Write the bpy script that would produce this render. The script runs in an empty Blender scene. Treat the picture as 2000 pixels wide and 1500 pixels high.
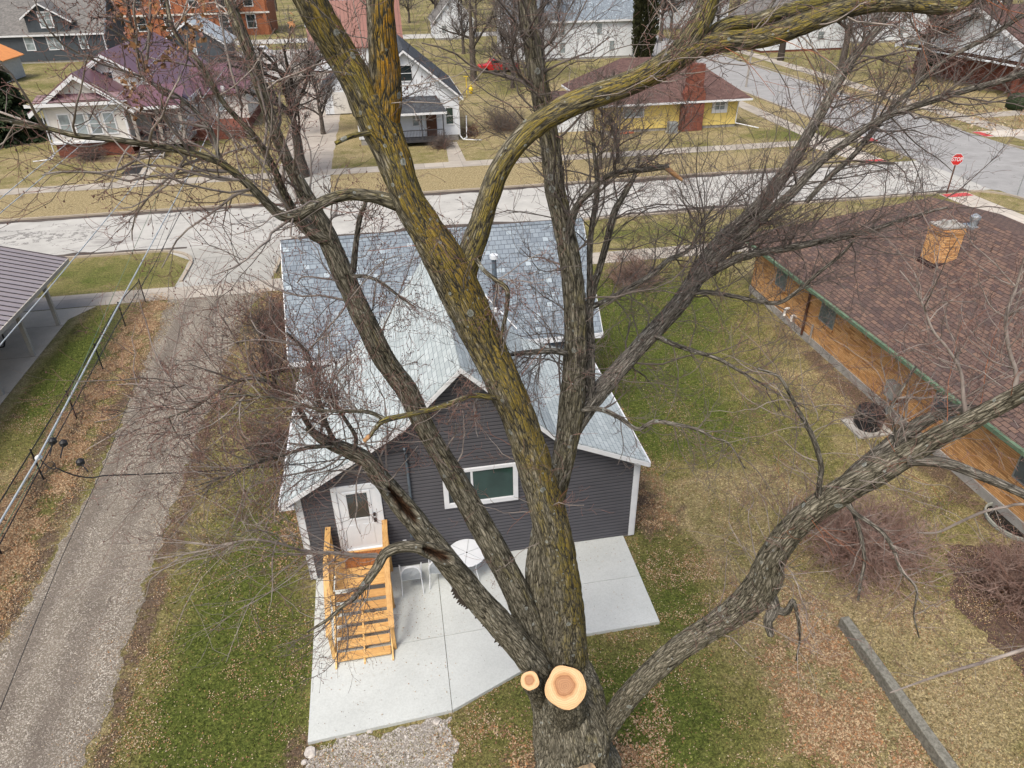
import bpy, math, random
import numpy as np
from mathutils import Vector, Matrix, noise
sc = bpy.context.scene
COL = sc.collection
random.seed(7)
RNG = np.random.default_rng(11)
rad = math.radians

# ------------------------------------------------------------------ camera, sky, sun, exposure
H = 14.7                                    # height of the viewpoint over the lawn
F, PITCH, ROLL, YAW = 1402.6, 0.54837, -0.018254, 0.166788
def _basis():
    f = np.array([math.sin(YAW)*math.cos(PITCH), math.cos(YAW)*math.cos(PITCH), -math.sin(PITCH)])
    rt = np.array([math.cos(YAW), -math.sin(YAW), 0.]); up = np.cross(rt, f)
    return rt*math.cos(ROLL)+up*math.sin(ROLL), -rt*math.sin(ROLL)+up*math.cos(ROLL), f
BR, BU, BF = _basis()
CAMP = np.array([0, 0, H])
cd = bpy.data.cameras.new('camera'); cam = bpy.data.objects.new('camera', cd); COL.objects.link(cam)
cd.sensor_width = 36; cd.lens = F/2000*36; cd.clip_end = 2000; cd.clip_start = 0.05
m = Matrix.Identity(4)
for i in range(3):
    m[i][0] = BR[i]; m[i][1] = BU[i]; m[i][2] = -BF[i]; m[i][3] = CAMP[i]
cam.matrix_world = m
sc.camera = cam
SUN_EL, SUN_AZ = rad(58), rad(218)           # high, behind and left of the viewpoint, veiled by cloud
w = bpy.data.worlds.new('World'); sc.world = w; w.use_nodes = True
bg = w.node_tree.nodes['Background']
sky = w.node_tree.nodes.new('ShaderNodeTexSky'); sky.sky_type = 'NISHITA'; sky.sun_disc = False
sky.sun_elevation = SUN_EL; sky.sun_rotation = SUN_AZ
sky.air_density = 1.0; sky.dust_density = 6.0; sky.ozone_density = 0.6
w.node_tree.links.new(sky.outputs[0], bg.inputs[0]); bg.inputs[1].default_value = 0.15
sl = bpy.data.lights.new('sun', 'SUN'); so = bpy.data.objects.new('sun', sl); COL.objects.link(so)
sl.energy = 1.6; sl.angle = rad(18); sl.color = (1.0, 0.97, 0.885)
sd = Vector((math.sin(SUN_AZ)*math.cos(SUN_EL), math.cos(SUN_AZ)*math.cos(SUN_EL), math.sin(SUN_EL)))
so.rotation_euler = sd.to_track_quat('Z', 'Y').to_euler()
sc.view_settings.view_transform = 'Standard'; sc.view_settings.look = 'None'
sc.view_settings.exposure = 0.40; sc.view_settings.gamma = 1.0

# ------------------------------------------------------------------ measuring helpers (where a sight line meets a plane of the real place)
def ray(px, py): return BR*(px-1000)/F - BU*(py-750)/F + BF
def G(px, py, z=0.0):
    d = ray(px, py); return CAMP + d*((z-H)/d[2])
def onY(px, py, Y):
    d = ray(px, py); return CAMP + d*(Y/d[1])
def onX(px, py, X):
    d = ray(px, py); return CAMP + d*(X/d[0])

# ------------------------------------------------------------------ object helpers
ORG = {}
def tag(o, label, cat, group=None, kind=None):
    if label: o['label'] = label
    if cat: o['category'] = cat
    if group: o['group'] = group
    if kind: o['kind'] = kind
    return o
def thing(name, label, cat, loc, group=None, rz=0):
    o = bpy.data.objects.new(name, None); COL.objects.link(o)
    o.location = loc; o.empty_display_size = .3
    ORG[o.name] = np.array(loc, float)
    return tag(o, label, cat, group)
def link_mesh(name, me, parent=None, label=None):
    o = bpy.data.objects.new(name, me); COL.objects.link(o)
    if parent is not None:
        o.parent = parent; ORG[o.name] = ORG[parent.name]
    else: ORG[o.name] = np.zeros(3)
    if label: o['label'] = label
    return o
class MB:
    def __init__(s): s.v = []; s.f = []; s.m = []
    def poly(s, pts, m=0):
        b = len(s.v); s.v += [tuple(map(float, p)) for p in pts]; s.f.append(tuple(range(b, b+len(pts)))); s.m.append(m); return s
    def box(s, x0, x1, y0, y1, z0, z1, m=0, R=None, o=(0, 0, 0)):
        P = [(x, y, z) for z in (z0, z1) for x, y in ((x0, y0), (x1, y0), (x1, y1), (x0, y1))]
        if R is not None: P = [tuple(Vector(o)+R@Vector(p)) for p in P]
        b = len(s.v); s.v += P
        for q in ((3, 2, 1, 0), (4, 5, 6, 7), (0, 1, 5, 4), (1, 2, 6, 5), (2, 3, 7, 6), (3, 0, 4, 7)):
            s.f.append(tuple(b+i for i in q)); s.m.append(m)
        return s
    def prism(s, pts, d, m=0):                # polygon pushed along vector d
        n = len(pts); b = len(s.v); d = np.array(d, float)
        s.v += [tuple(map(float, p)) for p in pts]+[tuple(map(float, np.array(p)+d)) for p in pts]
        s.f.append(tuple(range(b+n-1, b-1, -1))); s.f.append(tuple(range(b+n, b+2*n))); s.m += [m, m]
        for i in range(n):
            j = (i+1) % n; s.f.append((b+i, b+j, b+n+j, b+n+i)); s.m.append(m)
        return s
    def bar(s, a, b_, r0, r1=None, n=8, m=0, cap=True):
        r1 = r0 if r1 is None else r1
        a = Vector(a); b_ = Vector(b_); q = (b_-a).to_track_quat('Z', 'Y'); i0 = len(s.v)
        for c, r in ((a, r0), (b_, r1)):
            for k in range(n):
                t = 2*math.pi*k/n; s.v.append(tuple(c+q@Vector((r*math.cos(t), r*math.sin(t), 0))))
        for k in range(n):
            j = (k+1) % n; s.f.append((i0+k, i0+j, i0+n+j, i0+n+k)); s.m.append(m)
        if cap:
            s.f.append(tuple(i0+k for k in range(n-1, -1, -1))); s.f.append(tuple(i0+n+k for k in range(n))); s.m += [m, m]
        return s
    def path(s, pts, r, n=8, m=0):
        for a, b in zip(pts[:-1], pts[1:]): s.bar(a, b, r, r, n, m)
        return s
    def lathe(s, c, prof, n=20, m=0):
        i0 = len(s.v); c = np.array(c, float)
        for (r, z) in prof:
            for k in range(n):
                t = 2*math.pi*k/n; s.v.append((c[0]+r*math.cos(t), c[1]+r*math.sin(t), c[2]+z))
        for j in range(len(prof)-1):
            for k in range(n):
                k2 = (k+1) % n; s.f.append((i0+j*n+k, i0+j*n+k2, i0+(j+1)*n+k2, i0+(j+1)*n+k)); s.m.append(m)
        s.f.append(tuple(i0+(len(prof)-1)*n+k for k in range(n))); s.m.append(m)
        return s
    def build(s, name, mats, parent=None, smooth=False, label=None, bevel=0):
        if not isinstance(mats, (list, tuple)): mats = [mats]
        o = ORG[parent.name] if parent is not None else np.zeros(3)
        V = np.array(s.v)-o
        me = bpy.data.meshes.new(name); me.from_pydata(V.tolist(), [], s.f)
        for mt in mats: me.materials.append(mt)
        me.polygons.foreach_set('material_index', s.m)
        uv = me.uv_layers.new(name='UVMap'); U = []
        W = V+o
        for p in me.polygons:                 # metre-true coordinates: u level along the face, v up the slope
            n = p.normal
            if abs(n.z) > .999: ux = Vector((1, 0, 0)); vx = Vector((0, 1, 0))
            else:
                ux = Vector((0, 0, 1)).cross(n).normalized(); vx = n.cross(ux)
            for vi in p.vertices:
                q = Vector(W[vi]); U += [q.dot(ux), q.dot(vx)]
        uv.data.foreach_set('uv', U)
        if smooth: me.polygons.foreach_set('use_smooth', [True]*len(me.polygons))
        ob = link_mesh(name, me, parent, label)
        if bevel:
            b = ob.modifiers.new('bevel', 'BEVEL'); b.width = bevel; b.segments = 2; b.limit_method = 'ANGLE'
        return ob
def raw_mesh(name, V, Fq, mats, parent=None, mi=None, attrs=None, smooth=True, label=None, nv=4):
    """fast mesh from arrays: Fq is (n,nv) faces"""
    o = ORG[parent.name] if parent is not None else np.zeros(3)
    V = np.asarray(V, np.float32)-o.astype(np.float32); Fq = np.asarray(Fq, np.int32)
    me = bpy.data.meshes.new(name)
    me.vertices.add(len(V)); me.vertices.foreach_set('co', V.ravel())
    me.loops.add(Fq.size); me.loops.foreach_set('vertex_index', Fq.ravel())
    me.polygons.add(len(Fq)); me.polygons.foreach_set('loop_start', np.arange(0, Fq.size, nv, dtype=np.int32))
    me.polygons.foreach_set('loop_total', np.full(len(Fq), nv, np.int32))
    for mt in (mats if isinstance(mats, (list, tuple)) else [mats]): me.materials.append(mt)
    if mi is not None: me.polygons.foreach_set('material_index', np.asarray(mi, np.int32))
    me.polygons.foreach_set('use_smooth', np.full(len(Fq), smooth))
    me.update(calc_edges=True)
    for k, a in (attrs or {}).items():
        a = np.asarray(a, np.float32)
        if a.ndim == 1:
            at = me.attributes.new(k, 'FLOAT', 'POINT'); at.data.foreach_set('value', a)
        else:
            at = me.attributes.new(k, 'FLOAT_VECTOR', 'POINT'); at.data.foreach_set('vector', a.ravel())
    return link_mesh(name, me, parent, label)

# ------------------------------------------------------------------ materials
def nmat(name, rough=.8, spec=.3, metal=0):
    mt = bpy.data.materials.new(name); mt.use_nodes = True; nt = mt.node_tree
    b = nt.nodes['Principled BSDF']; b.inputs['Roughness'].default_value = rough
    b.inputs['Specular IOR Level'].default_value = spec; b.inputs['Metallic'].default_value = metal
    return mt, nt, b
def nd(nt, t, **kw):
    n = nt.nodes.new('ShaderNode'+t)
    for k, v in kw.items():
        if k.startswith('_'): setattr(n, k[1:], v)
        else:
            k2 = k.replace('_', ' ')
            n.inputs[k2 if k2 in n.inputs else k].default_value = v
    return n
def L(nt, a, b): nt.links.new(a, b)
def coord(nt, kind='Object', scale=(1, 1, 1), attr=None):
    mp = nt.nodes.new('ShaderNodeMapping'); mp.inputs['Scale'].default_value = scale
    if attr:
        a = nt.nodes.new('ShaderNodeAttribute'); a.attribute_name = attr; L(nt, a.outputs['Vector'], mp.inputs[0])
    elif kind == 'World':
        g = nt.nodes.new('ShaderNodeNewGeometry'); L(nt, g.outputs['Position'], mp.inputs[0])
    else:
        t = nt.nodes.new('ShaderNodeTexCoord'); L(nt, t.outputs[kind], mp.inputs[0])
    return mp.outputs[0]
def c4(c): return (c[0], c[1], c[2], 1)
def noisev(nt, vec, scale, detail=4, rough=.55, dist=0):
    n = nd(nt, 'TexNoise', Scale=scale, Detail=detail, Roughness=rough, Distortion=dist); L(nt, vec, n.inputs['Vector']); return n.outputs['Fac']
def ramp(nt, fac, stops, interp='LINEAR'):
    r = nt.nodes.new('ShaderNodeValToRGB'); e = r.color_ramp.elements; r.color_ramp.interpolation = interp
    while len(e) < len(stops): e.new(.5)
    for el, (p, c) in zip(e, stops):
        el.position = p; el.color = c4(c) if not isinstance(c, (int, float)) else (c, c, c, 1)
    L(nt, fac, r.inputs[0]); return r.outputs[0]
def mixc(nt, fac, a, b, mode='MIX'):
    n = nt.nodes.new('ShaderNodeMix'); n.data_type = 'RGBA'; n.blend_type = mode
    for s, i in ((fac, 0), (a, 6), (b, 7)):
        if isinstance(s, (int, float)): n.inputs[i].default_value = s
        elif isinstance(s, tuple): n.inputs[i].default_value = c4(s)
        else: L(nt, s, n.inputs[i])
    return n.outputs[2]
def mth(nt, op, a, b=0.0, clamp=False):
    n = nt.nodes.new('ShaderNodeMath'); n.operation = op; n.use_clamp = clamp
    for s, i in ((a, 0), (b, 1)):
        if isinstance(s, (int, float)): n.inputs[i].default_value = s
        else: L(nt, s, n.inputs[i])
    return n.outputs[0]
def bump(nt, b, h, strength=.3, dist=.01):
    n = nd(nt, 'Bump', Strength=strength, Distance=dist); L(nt, h, n.inputs['Height']); L(nt, n.outputs[0], b.inputs['Normal'])
def M(name, c1, c2=None, scale=4, rough=.7, bmp=0, spec=.3, metal=0, kind='Object', st=(1, 1, 1), contrast=(.35, .65), fine=0):
    mt, nt, b = nmat(name, rough, spec, metal)
    if c2 is None: c2 = tuple(x*.82 for x in c1)
    v = coord(nt, kind, st)
    n = noisev(nt, v, scale, 6, .6)
    c = ramp(nt, n, [(contrast[0], c2), (contrast[1], c1)])
    if fine:
        n2 = noisev(nt, v, scale*14, 3, .6); c = mixc(nt, fine, c, ramp(nt, n2, [(.3, .25), (.7, 1.0)]), 'MULTIPLY')
    L(nt, c, b.inputs['Base Color'])
    if bmp: bump(nt, b, n, bmp, .01)
    return mt
def brickmat(name, stops, mortar_or_shadow, bw, bh, ms=.008, off=.5, rough=.85, bs=.4, vary=.25, spec=.25, sq=1.0):
    """courses of bricks or shingle tabs laid in metres on the face's own coordinates"""
    mt, nt, b = nmat(name, rough, spec)
    v = coord(nt, 'UV')
    br = nd(nt, 'TexBrick', Scale=1, Mortar_Size=ms, Mortar_Smooth=.1, Bias=0, Brick_Width=bw, Row_Height=bh)
    br.offset = off; br.squash = sq
    br.inputs['Color1'].default_value = (0, 0, 0, 1); br.inputs['Color2'].default_value = (1, 1, 1, 1); br.inputs['Mortar'].default_value = (0, 0, 0, 1)
    L(nt, v, br.inputs['Vector'])
    c = ramp(nt, br.outputs['Color'], stops)
    n = noisev(nt, v, 1.3, 5, .6); n2 = noisev(nt, v, 60, 3, .6)
    c = mixc(nt, vary, c, ramp(nt, n, [(.3, .45), (.7, 1.0)]), 'MULTIPLY')
    c = mixc(nt, vary, c, ramp(nt, n2, [(.3, .4), (.75, 1.0)]), 'MULTIPLY')
    c = mixc(nt, br.outputs['Fac'], c, mortar_or_shadow)  # real mortar on brick; on shingles the course shadow painted as dark lines
    L(nt, c, b.inputs['Base Color'])
    h = mth(nt, 'SUBTRACT', mth(nt, 'MULTIPLY', br.outputs['Color'], .5), br.outputs['Fac'])
    bump(nt, b, mth(nt, 'ADD', h, mth(nt, 'MULTIPLY', n2, .3)), bs, .008)
    return mt

WHITE = M('white_vinyl', (.66, .69, .72), (.58, .62, .66), 2, .5)
TRIMW = M('white_trim', (.66, .68, .70), (.60, .62, .65), 3, .45)
OFFW = M('offwhite_paint', (.62, .61, .58), (.54, .53, .50), 2, .6)
GREYSID0 = M('charcoal_siding', (.066, .066, .076), (.054, .054, .063), 1.2, .5, fine=.15, kind='World', st=(1, 1, 6))
DARKSID = M('dark_grey_siding', (.060, .072, .085), (.048, .058, .068), 1.5, .55)
YELLOW = M('yellow_siding', (.72, .58, .20), (.64, .50, .16), 1.5, .6)
def siding_mat(name, c, seam, z0, step, frac):  # seam: shade under each board edge, painted as a dark line
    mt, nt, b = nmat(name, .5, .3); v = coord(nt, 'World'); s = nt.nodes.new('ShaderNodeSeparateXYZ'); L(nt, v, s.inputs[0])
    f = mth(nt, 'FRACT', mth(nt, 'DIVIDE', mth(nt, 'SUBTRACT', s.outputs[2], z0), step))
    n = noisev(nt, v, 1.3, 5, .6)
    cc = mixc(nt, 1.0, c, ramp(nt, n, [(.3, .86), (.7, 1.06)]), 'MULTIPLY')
    L(nt, mixc(nt, ramp(nt, f, [(1-frac-.10, 0.0), (1-frac, 1.0)]), cc, seam), b.inputs['Base Color']); return mt  # seam: painted shade, dark line at the top of each lap
GREYSID = siding_mat('charcoal_siding_lap_shade', (.082, .082, .092), (.026, .026, .031), .1, .112, .24)
LUMBER = M('new_pine_lumber', (.78, .54, .25), (.66, .43, .18), 3.0, .62, st=(3, .7, 6), fine=.30, bmp=.15)
LUMBER2 = M('new_pine_treads', (.74, .49, .22), (.60, .36, .15), 3.0, .62, st=(.7, 7, 6), fine=.32, bmp=.15)
for m_ in (LUMBER, LUMBER2):
    nt = m_.node_tree; bs_ = nt.nodes['Principled BSDF']; src = bs_.inputs['Base Color'].links[0].from_socket
    oi = nt.nodes.new('ShaderNodeObjectInfo'); gn = noisev(nt, coord(nt, 'UV', (1.2, 14, 1) if m_ == LUMBER2 else (14, 1.2, 1)), 3, 5, .65, 1.5)
    cc_ = mixc(nt, .8, src, ramp(nt, gn, [(.35, (.60, .48, .38)), (.6, (1.05, 1.05, 1.0))]), 'MULTIPLY')
    cc_ = mixc(nt, 1.0, cc_, ramp(nt, oi.outputs['Random'], [(0, (.82, .74, .66)), (.5, (1, .98, .9)), (1, (1.08, 1.08, 1.05))]), 'MULTIPLY'); L(nt, cc_, bs_.inputs['Base Color'])
GREYWOOD = M('weathered_wood', (.36, .34, .31), (.24, .22, .20), 4, .85, st=(1, 6, 1))
METALW = M('white_powder_coat', (.64, .67, .70), (.60, .63, .66), 5, .35, spec=.5)
STEEL = M('galvanised_steel', (.42, .45, .47), (.30, .33, .35), 6, .45, metal=.6)
BLACK = M('black_plastic', (.018, .019, .021), (.012, .012, .014), 6, .5)
DGREY = M('dark_grey_pipe', (.10, .13, .16), (.08, .10, .12), 6, .5)
PVC = M('white_pvc', (.8, .8, .78), (.68, .68, .66), 8, .4)
COPPERG = M('verdigris_gutter', (.15, .22, .14), (.085, .14, .09), 5, .7, fine=.3)
RUST = M('rusty_downspout', (.13, .055, .03), (.06, .03, .02), 5, .8, fine=.3)
CEMENT = M('foundation_concrete', (.40, .39, .36), (.27, .26, .24), 2.2, .9, bmp=.3, fine=.25)
REDP = M('red_paint', (.55, .03, .03), (.45, .02, .02), 5, .4)
REDPAD = M('red_tactile_paving', (.48, .07, .07), (.38, .05, .05), 5, .8)
YELP = M('yellow_plastic', (.75, .55, .04), (.65, .45, .03), 5, .5)
PINK = M('pink_red_plastic', (.62, .07, .13), (.5, .04, .07), 5, .5)
ORANGE = M('orange_roof_underlay', (.72, .30, .10), (.60, .24, .08), 2, .7)
SOIL = M('bare_soil', (.075, .055, .042), (.045, .033, .026), 3, .95, bmp=.4, fine=.4, kind='World')
MULCH = M('bark_mulch', (.14, .090, .068), (.055, .034, .027), 9, .95, bmp=.6, fine=.5, kind='World')
FLUE = M('white_flashing', (.75, .77, .80), (.6, .62, .65), 5, .4)
HEDGE = M('evergreen_foliage', (.030, .052, .018), (.012, .024, .008), 5, .8, fine=.4)
HEDGE2 = M('olive_evergreen_foliage', (.050, .055, .018), (.022, .026, .010), 5, .8, fine=.4)
ROCK = M('pale_limestone', (.52, .49, .45), (.36, .33, .30), 7, .9, bmp=.5)
def glassmat(name, c):
    mt, nt, b = nmat(name, .06, .6); v = coord(nt, 'Object')
    L(nt, ramp(nt, noisev(nt, v, 1.2, 3), [(.35, c), (.65, tuple(x*1.9 for x in c))]), b.inputs['Base Color']); return mt
GLASS = glassmat('window_glass', (.018, .024, .026))
GLASSG = glassmat('curtained_glass', (.014, .032, .028))
GLASSL = glassmat('pale_curtained_glass', (.16, .19, .20))

ROOFB = brickmat('blue_grey_shingles', [(0, (.185, .222, .262)), (.45, (.225, .268, .310)), (.93, (.26, .308, .35)), (.955, (.36, .425, .475)), (1, (.41, .48, .53))], (.095, .115, .14), .20, .165, .009, vary=.20, bs=.6)
ROOFL = brickmat('pale_grey_shingles', [(0, (.37, .42, .43)), (.5, (.42, .475, .485)), (1, (.49, .545, .555))], (.17, .20, .21), .30, .145, .008, vary=.2, bs=.5)
ROOFR = brickmat('red_brown_shingles', [(0, (.095, .068, .064)), (.3, (.140, .094, .080)), (.6, (.180, .118, .094)), (.85, (.215, .138, .104)), (1, (.12, .088, .082))], (.045, .030, .027), .29, .16, .013, vary=.32, bs=.8)
ROOFR2 = brickmat('brown_shingles', [(0, (.11, .065, .06)), (.5, (.145, .088, .078)), (1, (.18, .11, .098))], (.05, .03, .025), .3, .16, .01, vary=.35)
ROOFK = brickmat('charcoal_shingles', [(0, (.050, .055, .065)), (.5, (.065, .072, .084)), (1, (.09, .10, .11))], (.03, .033, .04), .3, .16, .01, vary=.3)
ROOFG = brickmat('grey_shingles', [(0, (.16, .155, .15)), (.5, (.20, .195, .185)), (1, (.25, .24, .23))], (.09, .088, .085), .3, .16, .01, vary=.35)
BRICKO = brickmat('orange_brick', [(0, (.38, .185, .07)), (.2, (.58, .30, .115)), (.55, (.70, .38, .155)), (1, (.78, .47, .21))], (.30, .175, .09), .40, .066, .007, off=.5, vary=.22, bs=.55)
BRICKR = brickmat('red_brick', [(0, (.13, .035, .025)), (.5, (.20, .055, .035)), (1, (.27, .085, .05))], (.17, .10, .08), .22, .075, .008, vary=.35)
BRICKF = brickmat('rust_orange_brick', [(0, (.33, .10, .045)), (.5, (.42, .14, .06)), (1, (.5, .19, .09))], (.3, .16, .1), .22, .075, .008, vary=.35)
def seammat(name, c, gap, rib=.30):
    mt, nt, b = nmat(name, .42, .5)
    v = coord(nt, 'UV'); br = nd(nt, 'TexBrick', Scale=1, Mortar_Size=gap, Mortar_Smooth=.2, Bias=0, Brick_Width=rib, Row_Height=50); br.offset = 0
    L(nt, v, br.inputs['Vector'])
    n = noisev(nt, v, 2, 5)
    cc = mixc(nt, .3, c, ramp(nt, n, [(.3, .5), (.7, 1.0)]), 'MULTIPLY')
    L(nt, mixc(nt, br.outputs['Fac'], cc, tuple(x*.45 for x in c)), b.inputs['Base Color'])
    bump(nt, b, br.outputs['Fac'], .6, .02); return mt
MAROON = seammat('maroon_metal_roofing', (.15, .075, .095), .008)
RUSTM = seammat('rusted_metal_roofing', (.20, .07, .05), .03, .5)
TAUPE = M('taupe_metal_roofing', (.26, .235, .245), (.235, .21, .22), 1.5, .4, spec=.5)

def ground_mat(name='winter_lawn', gain=1.0):
    mt, nt, b = nmat(name, .95, .15)
    v = coord(nt, 'World')
    big = noisev(nt, v, .16, 4, .6, .4); mid = noisev(nt, v, 1.1, 7, .72, .5); fine = noisev(nt, v, 6.5, 5, .75, .3); vf = noisev(nt, v, 17, 5, .9)
    green = ramp(nt, fine, [(.28, (.034, .052, .010)), (.52, (.078, .102, .020)), (.74, (.165, .175, .045))])
    tan = ramp(nt, fine, [(.28, (.140, .105, .046)), (.5, (.285, .232, .125)), (.74, (.46, .39, .235))])
    olive = ramp(nt, fine, [(.28, (.070, .068, .022)), (.5, (.158, .146, .052)), (.75, (.28, .255, .105))])
    # where the grass stays green: yards near the two houses; straw-coloured towards and beyond the street
    f = None
    for (x, y, rx, ry, s) in ((8.6, 20.5, 3.0, 3.0, .34), (11, 30, 5, 4.5, .30), (10, 39, 9, 2, .14), (-13.7, 29, 1.3, 6, .42), (-4.8, 14.5, 1.6, 5.5, .24), (-4.5, 10.5, 3.0, 3.2, .22), (3.4, 9.6, 2.6, 1.8, .32), (5.6, 8.6, 2.2, 3.4, .22), (6.4, 12.8, 1.2, 2.6, .26), (-15, 39, 3, 2, .15),
                              (10, 25, 5.5, 7, .26), (-5, 12, 2.5, 5, .1), (9, 15.5, 3.4, 4.5, -.10), (11.5, 9.5, 3.5, 3, -.16), (-20, 53, 40, 5, -.30), (10, 53.5, 30, 3, -.24), (30, 75, 60, 16, -.12), (-15.5, 61, 10, 4, -.10), (36, 61, 4, 3, .2), (60, 62, 9, 9, -.08)):
        d = nt.nodes.new('ShaderNodeVectorMath'); d.operation = 'SUBTRACT'; L(nt, v, d.inputs[0]); d.inputs[1].default_value = (x, y, 0)
        e = nt.nodes.new('ShaderNodeVectorMath'); e.operation = 'MULTIPLY'; L(nt, d.outputs[0], e.inputs[0]); e.inputs[1].default_value = (1/rx, 1/ry, 0)
        l = nt.nodes.new('ShaderNodeVectorMath'); l.operation = 'LENGTH'; L(nt, e.outputs[0], l.inputs[0])
        t = mth(nt, 'MULTIPLY', mth(nt, 'SUBTRACT', 1.25, l.outputs['Value'], True), s*.68)
        f = t if f is None else mth(nt, 'ADD', f, t)
    s = mth(nt, 'ADD', mth(nt, 'ADD', mth(nt, 'MULTIPLY', big, .40), mth(nt, 'ADD', mth(nt, 'MULTIPLY', mid, .42), mth(nt, 'MULTIPLY', fine, .18))), f)
    c = mixc(nt, ramp(nt, s, [(.42, 0.0), (.54, 1.0)]), tan, olive)
    c = mixc(nt, ramp(nt, s, [(.54, 0.0), (.68, .92)]), c, green)
    c = mixc(nt, .75, c, ramp(nt, vf, [(.38, .12), (.50, .88), (.63, 2.0)]), 'MULTIPLY')
    dirt = noisev(nt, v, .55, 6, .7, .6)
    c = mixc(nt, ramp(nt, dirt, [(.30, .85), (.38, 0.0)]), c, (.085, .060, .045))
    # bare earth along the drive, the walls and the fence, broken up by the grass
    ef = None
    for (x, y, rx, ry) in ((-10.85, 20, .5, 17), (-7.3, 18, .5, 18), (-12.2, 20, .7, 15), (-3.9, 21, 1.3, 4.5), (-5.2, 30.6, 2.3, 5.0), (6.6, 17.6, 1.1, 4.4), (16.6, 18, 1.0, 14), (15.4, 10.2, 2.5, 2.5), (12.0, 12.6, 2.0, 1.8), (-21.8, 65.8, 6.5, 1.6), (2.3, 8.2, 2.2, 1.6), (-3.1, 9.5, .6, 1.1)):
        d = nt.nodes.new('ShaderNodeVectorMath'); d.operation = 'SUBTRACT'; L(nt, v, d.inputs[0]); d.inputs[1].default_value = (x, y, 0)
        e = nt.nodes.new('ShaderNodeVectorMath'); e.operation = 'MULTIPLY'; L(nt, d.outputs[0], e.inputs[0]); e.inputs[1].default_value = (1/rx, 1/ry, 0)
        l = nt.nodes.new('ShaderNodeVectorMath'); l.operation = 'LENGTH'; L(nt, e.outputs[0], l.inputs[0])
        q = mth(nt, 'MULTIPLY', mth(nt, 'SUBTRACT', 1.0, l.outputs['Value'], True), 1.6, True); ef = q if ef is None else mth(nt, 'MAXIMUM', ef, q)
    es = mth(nt, 'ADD', mth(nt, 'MULTIPLY', ef, .50), mth(nt, 'MULTIPLY', mth(nt, 'SUBTRACT', mth(nt, 'ADD', mth(nt, 'MULTIPLY', mid, .55), mth(nt, 'MULTIPLY', fine, .45)), .5), 3.0))
    soil = ramp(nt, vf, [(.34, (.045, .031, .024)), (.5, (.115, .080, .058)), (.68, (.25, .185, .135))])
    c = mixc(nt, mth(nt, 'MULTIPLY', ramp(nt, es, [(.26, 0.0), (.50, .95)]), mth(nt, 'MULTIPLY', ef, 3.0, True)), c, soil)
    if gain != 1.0: c = mixc(nt, 1.0, c, (gain, gain, gain*.95), 'MULTIPLY')
    L(nt, c, b.inputs['Base Color'])
    bump(nt, b, mth(nt, 'ADD', fine, mth(nt, 'MULTIPLY', vf, .8)), .9, .03); return mt
LAWN = ground_mat(); LAWNB = ground_mat('winter_lawn_bright_blades', 1.55); LAWND = ground_mat('winter_lawn_dull_blades', .62)
def big0(nt, v): return noisev(nt, v, .35, 3, .6)
def gravel_mat(name, base, lo, hi, sc_=38):
    mt, nt, b = nmat(name, .95, .2)
    v = coord(nt, 'World')
    vo = nd(nt, 'TexVoronoi', Scale=sc_); L(nt, v, vo.inputs['Vector'])
    bw = nt.nodes.new('ShaderNodeSeparateColor'); L(nt, vo.outputs['Color'], bw.inputs[0])
    st = ramp(nt, bw.outputs[0], [(0, lo), (.6, base), (.82, hi), (1, tuple(min(.75, x*1.6) for x in hi))])
    big = noisev(nt, v, .5, 6, .65, .5); str_ = noisev(nt, coord(nt, 'World', (2.2, .25, 1)), 1.0, 4, .6)
    c = mixc(nt, ramp(nt, str_, [(.36, .95), (.60, .45)]), tuple(x*.9 for x in base), st)
    if name == 'drive_gravel':
        sx = nt.nodes.new('ShaderNodeSeparateXYZ'); L(nt, v, sx.inputs[0])
        for xc in (-8.75, -10.05):
            dx = mth(nt, 'ABSOLUTE', mth(nt, 'ADD', mth(nt, 'SUBTRACT', sx.outputs[0], xc), mth(nt, 'MULTIPLY', mth(nt, 'SUBTRACT', big0(nt, v), .5), 1.2)))
            c = mixc(nt, ramp(nt, dx, [(.12, .55), (.42, 0.0)]), c, (.125, .105, .088))
    c = mixc(nt, .5, c, ramp(nt, big, [(.3, .62), (.7, 1.1)]), 'MULTIPLY')
    L(nt, c, b.inputs['Base Color']); bump(nt, b, mth(nt, 'SUBTRACT', bw.outputs[0], vo.outputs['Distance']), .6, .015); return mt
GRAVEL = gravel_mat('drive_gravel', (.225, .197, .160), (.12, .10, .08), (.36, .335, .29))
GRAVEL2 = gravel_mat('patio_gravel', (.32, .295, .265), (.14, .12, .10), (.46, .44, .41), 30)
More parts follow.
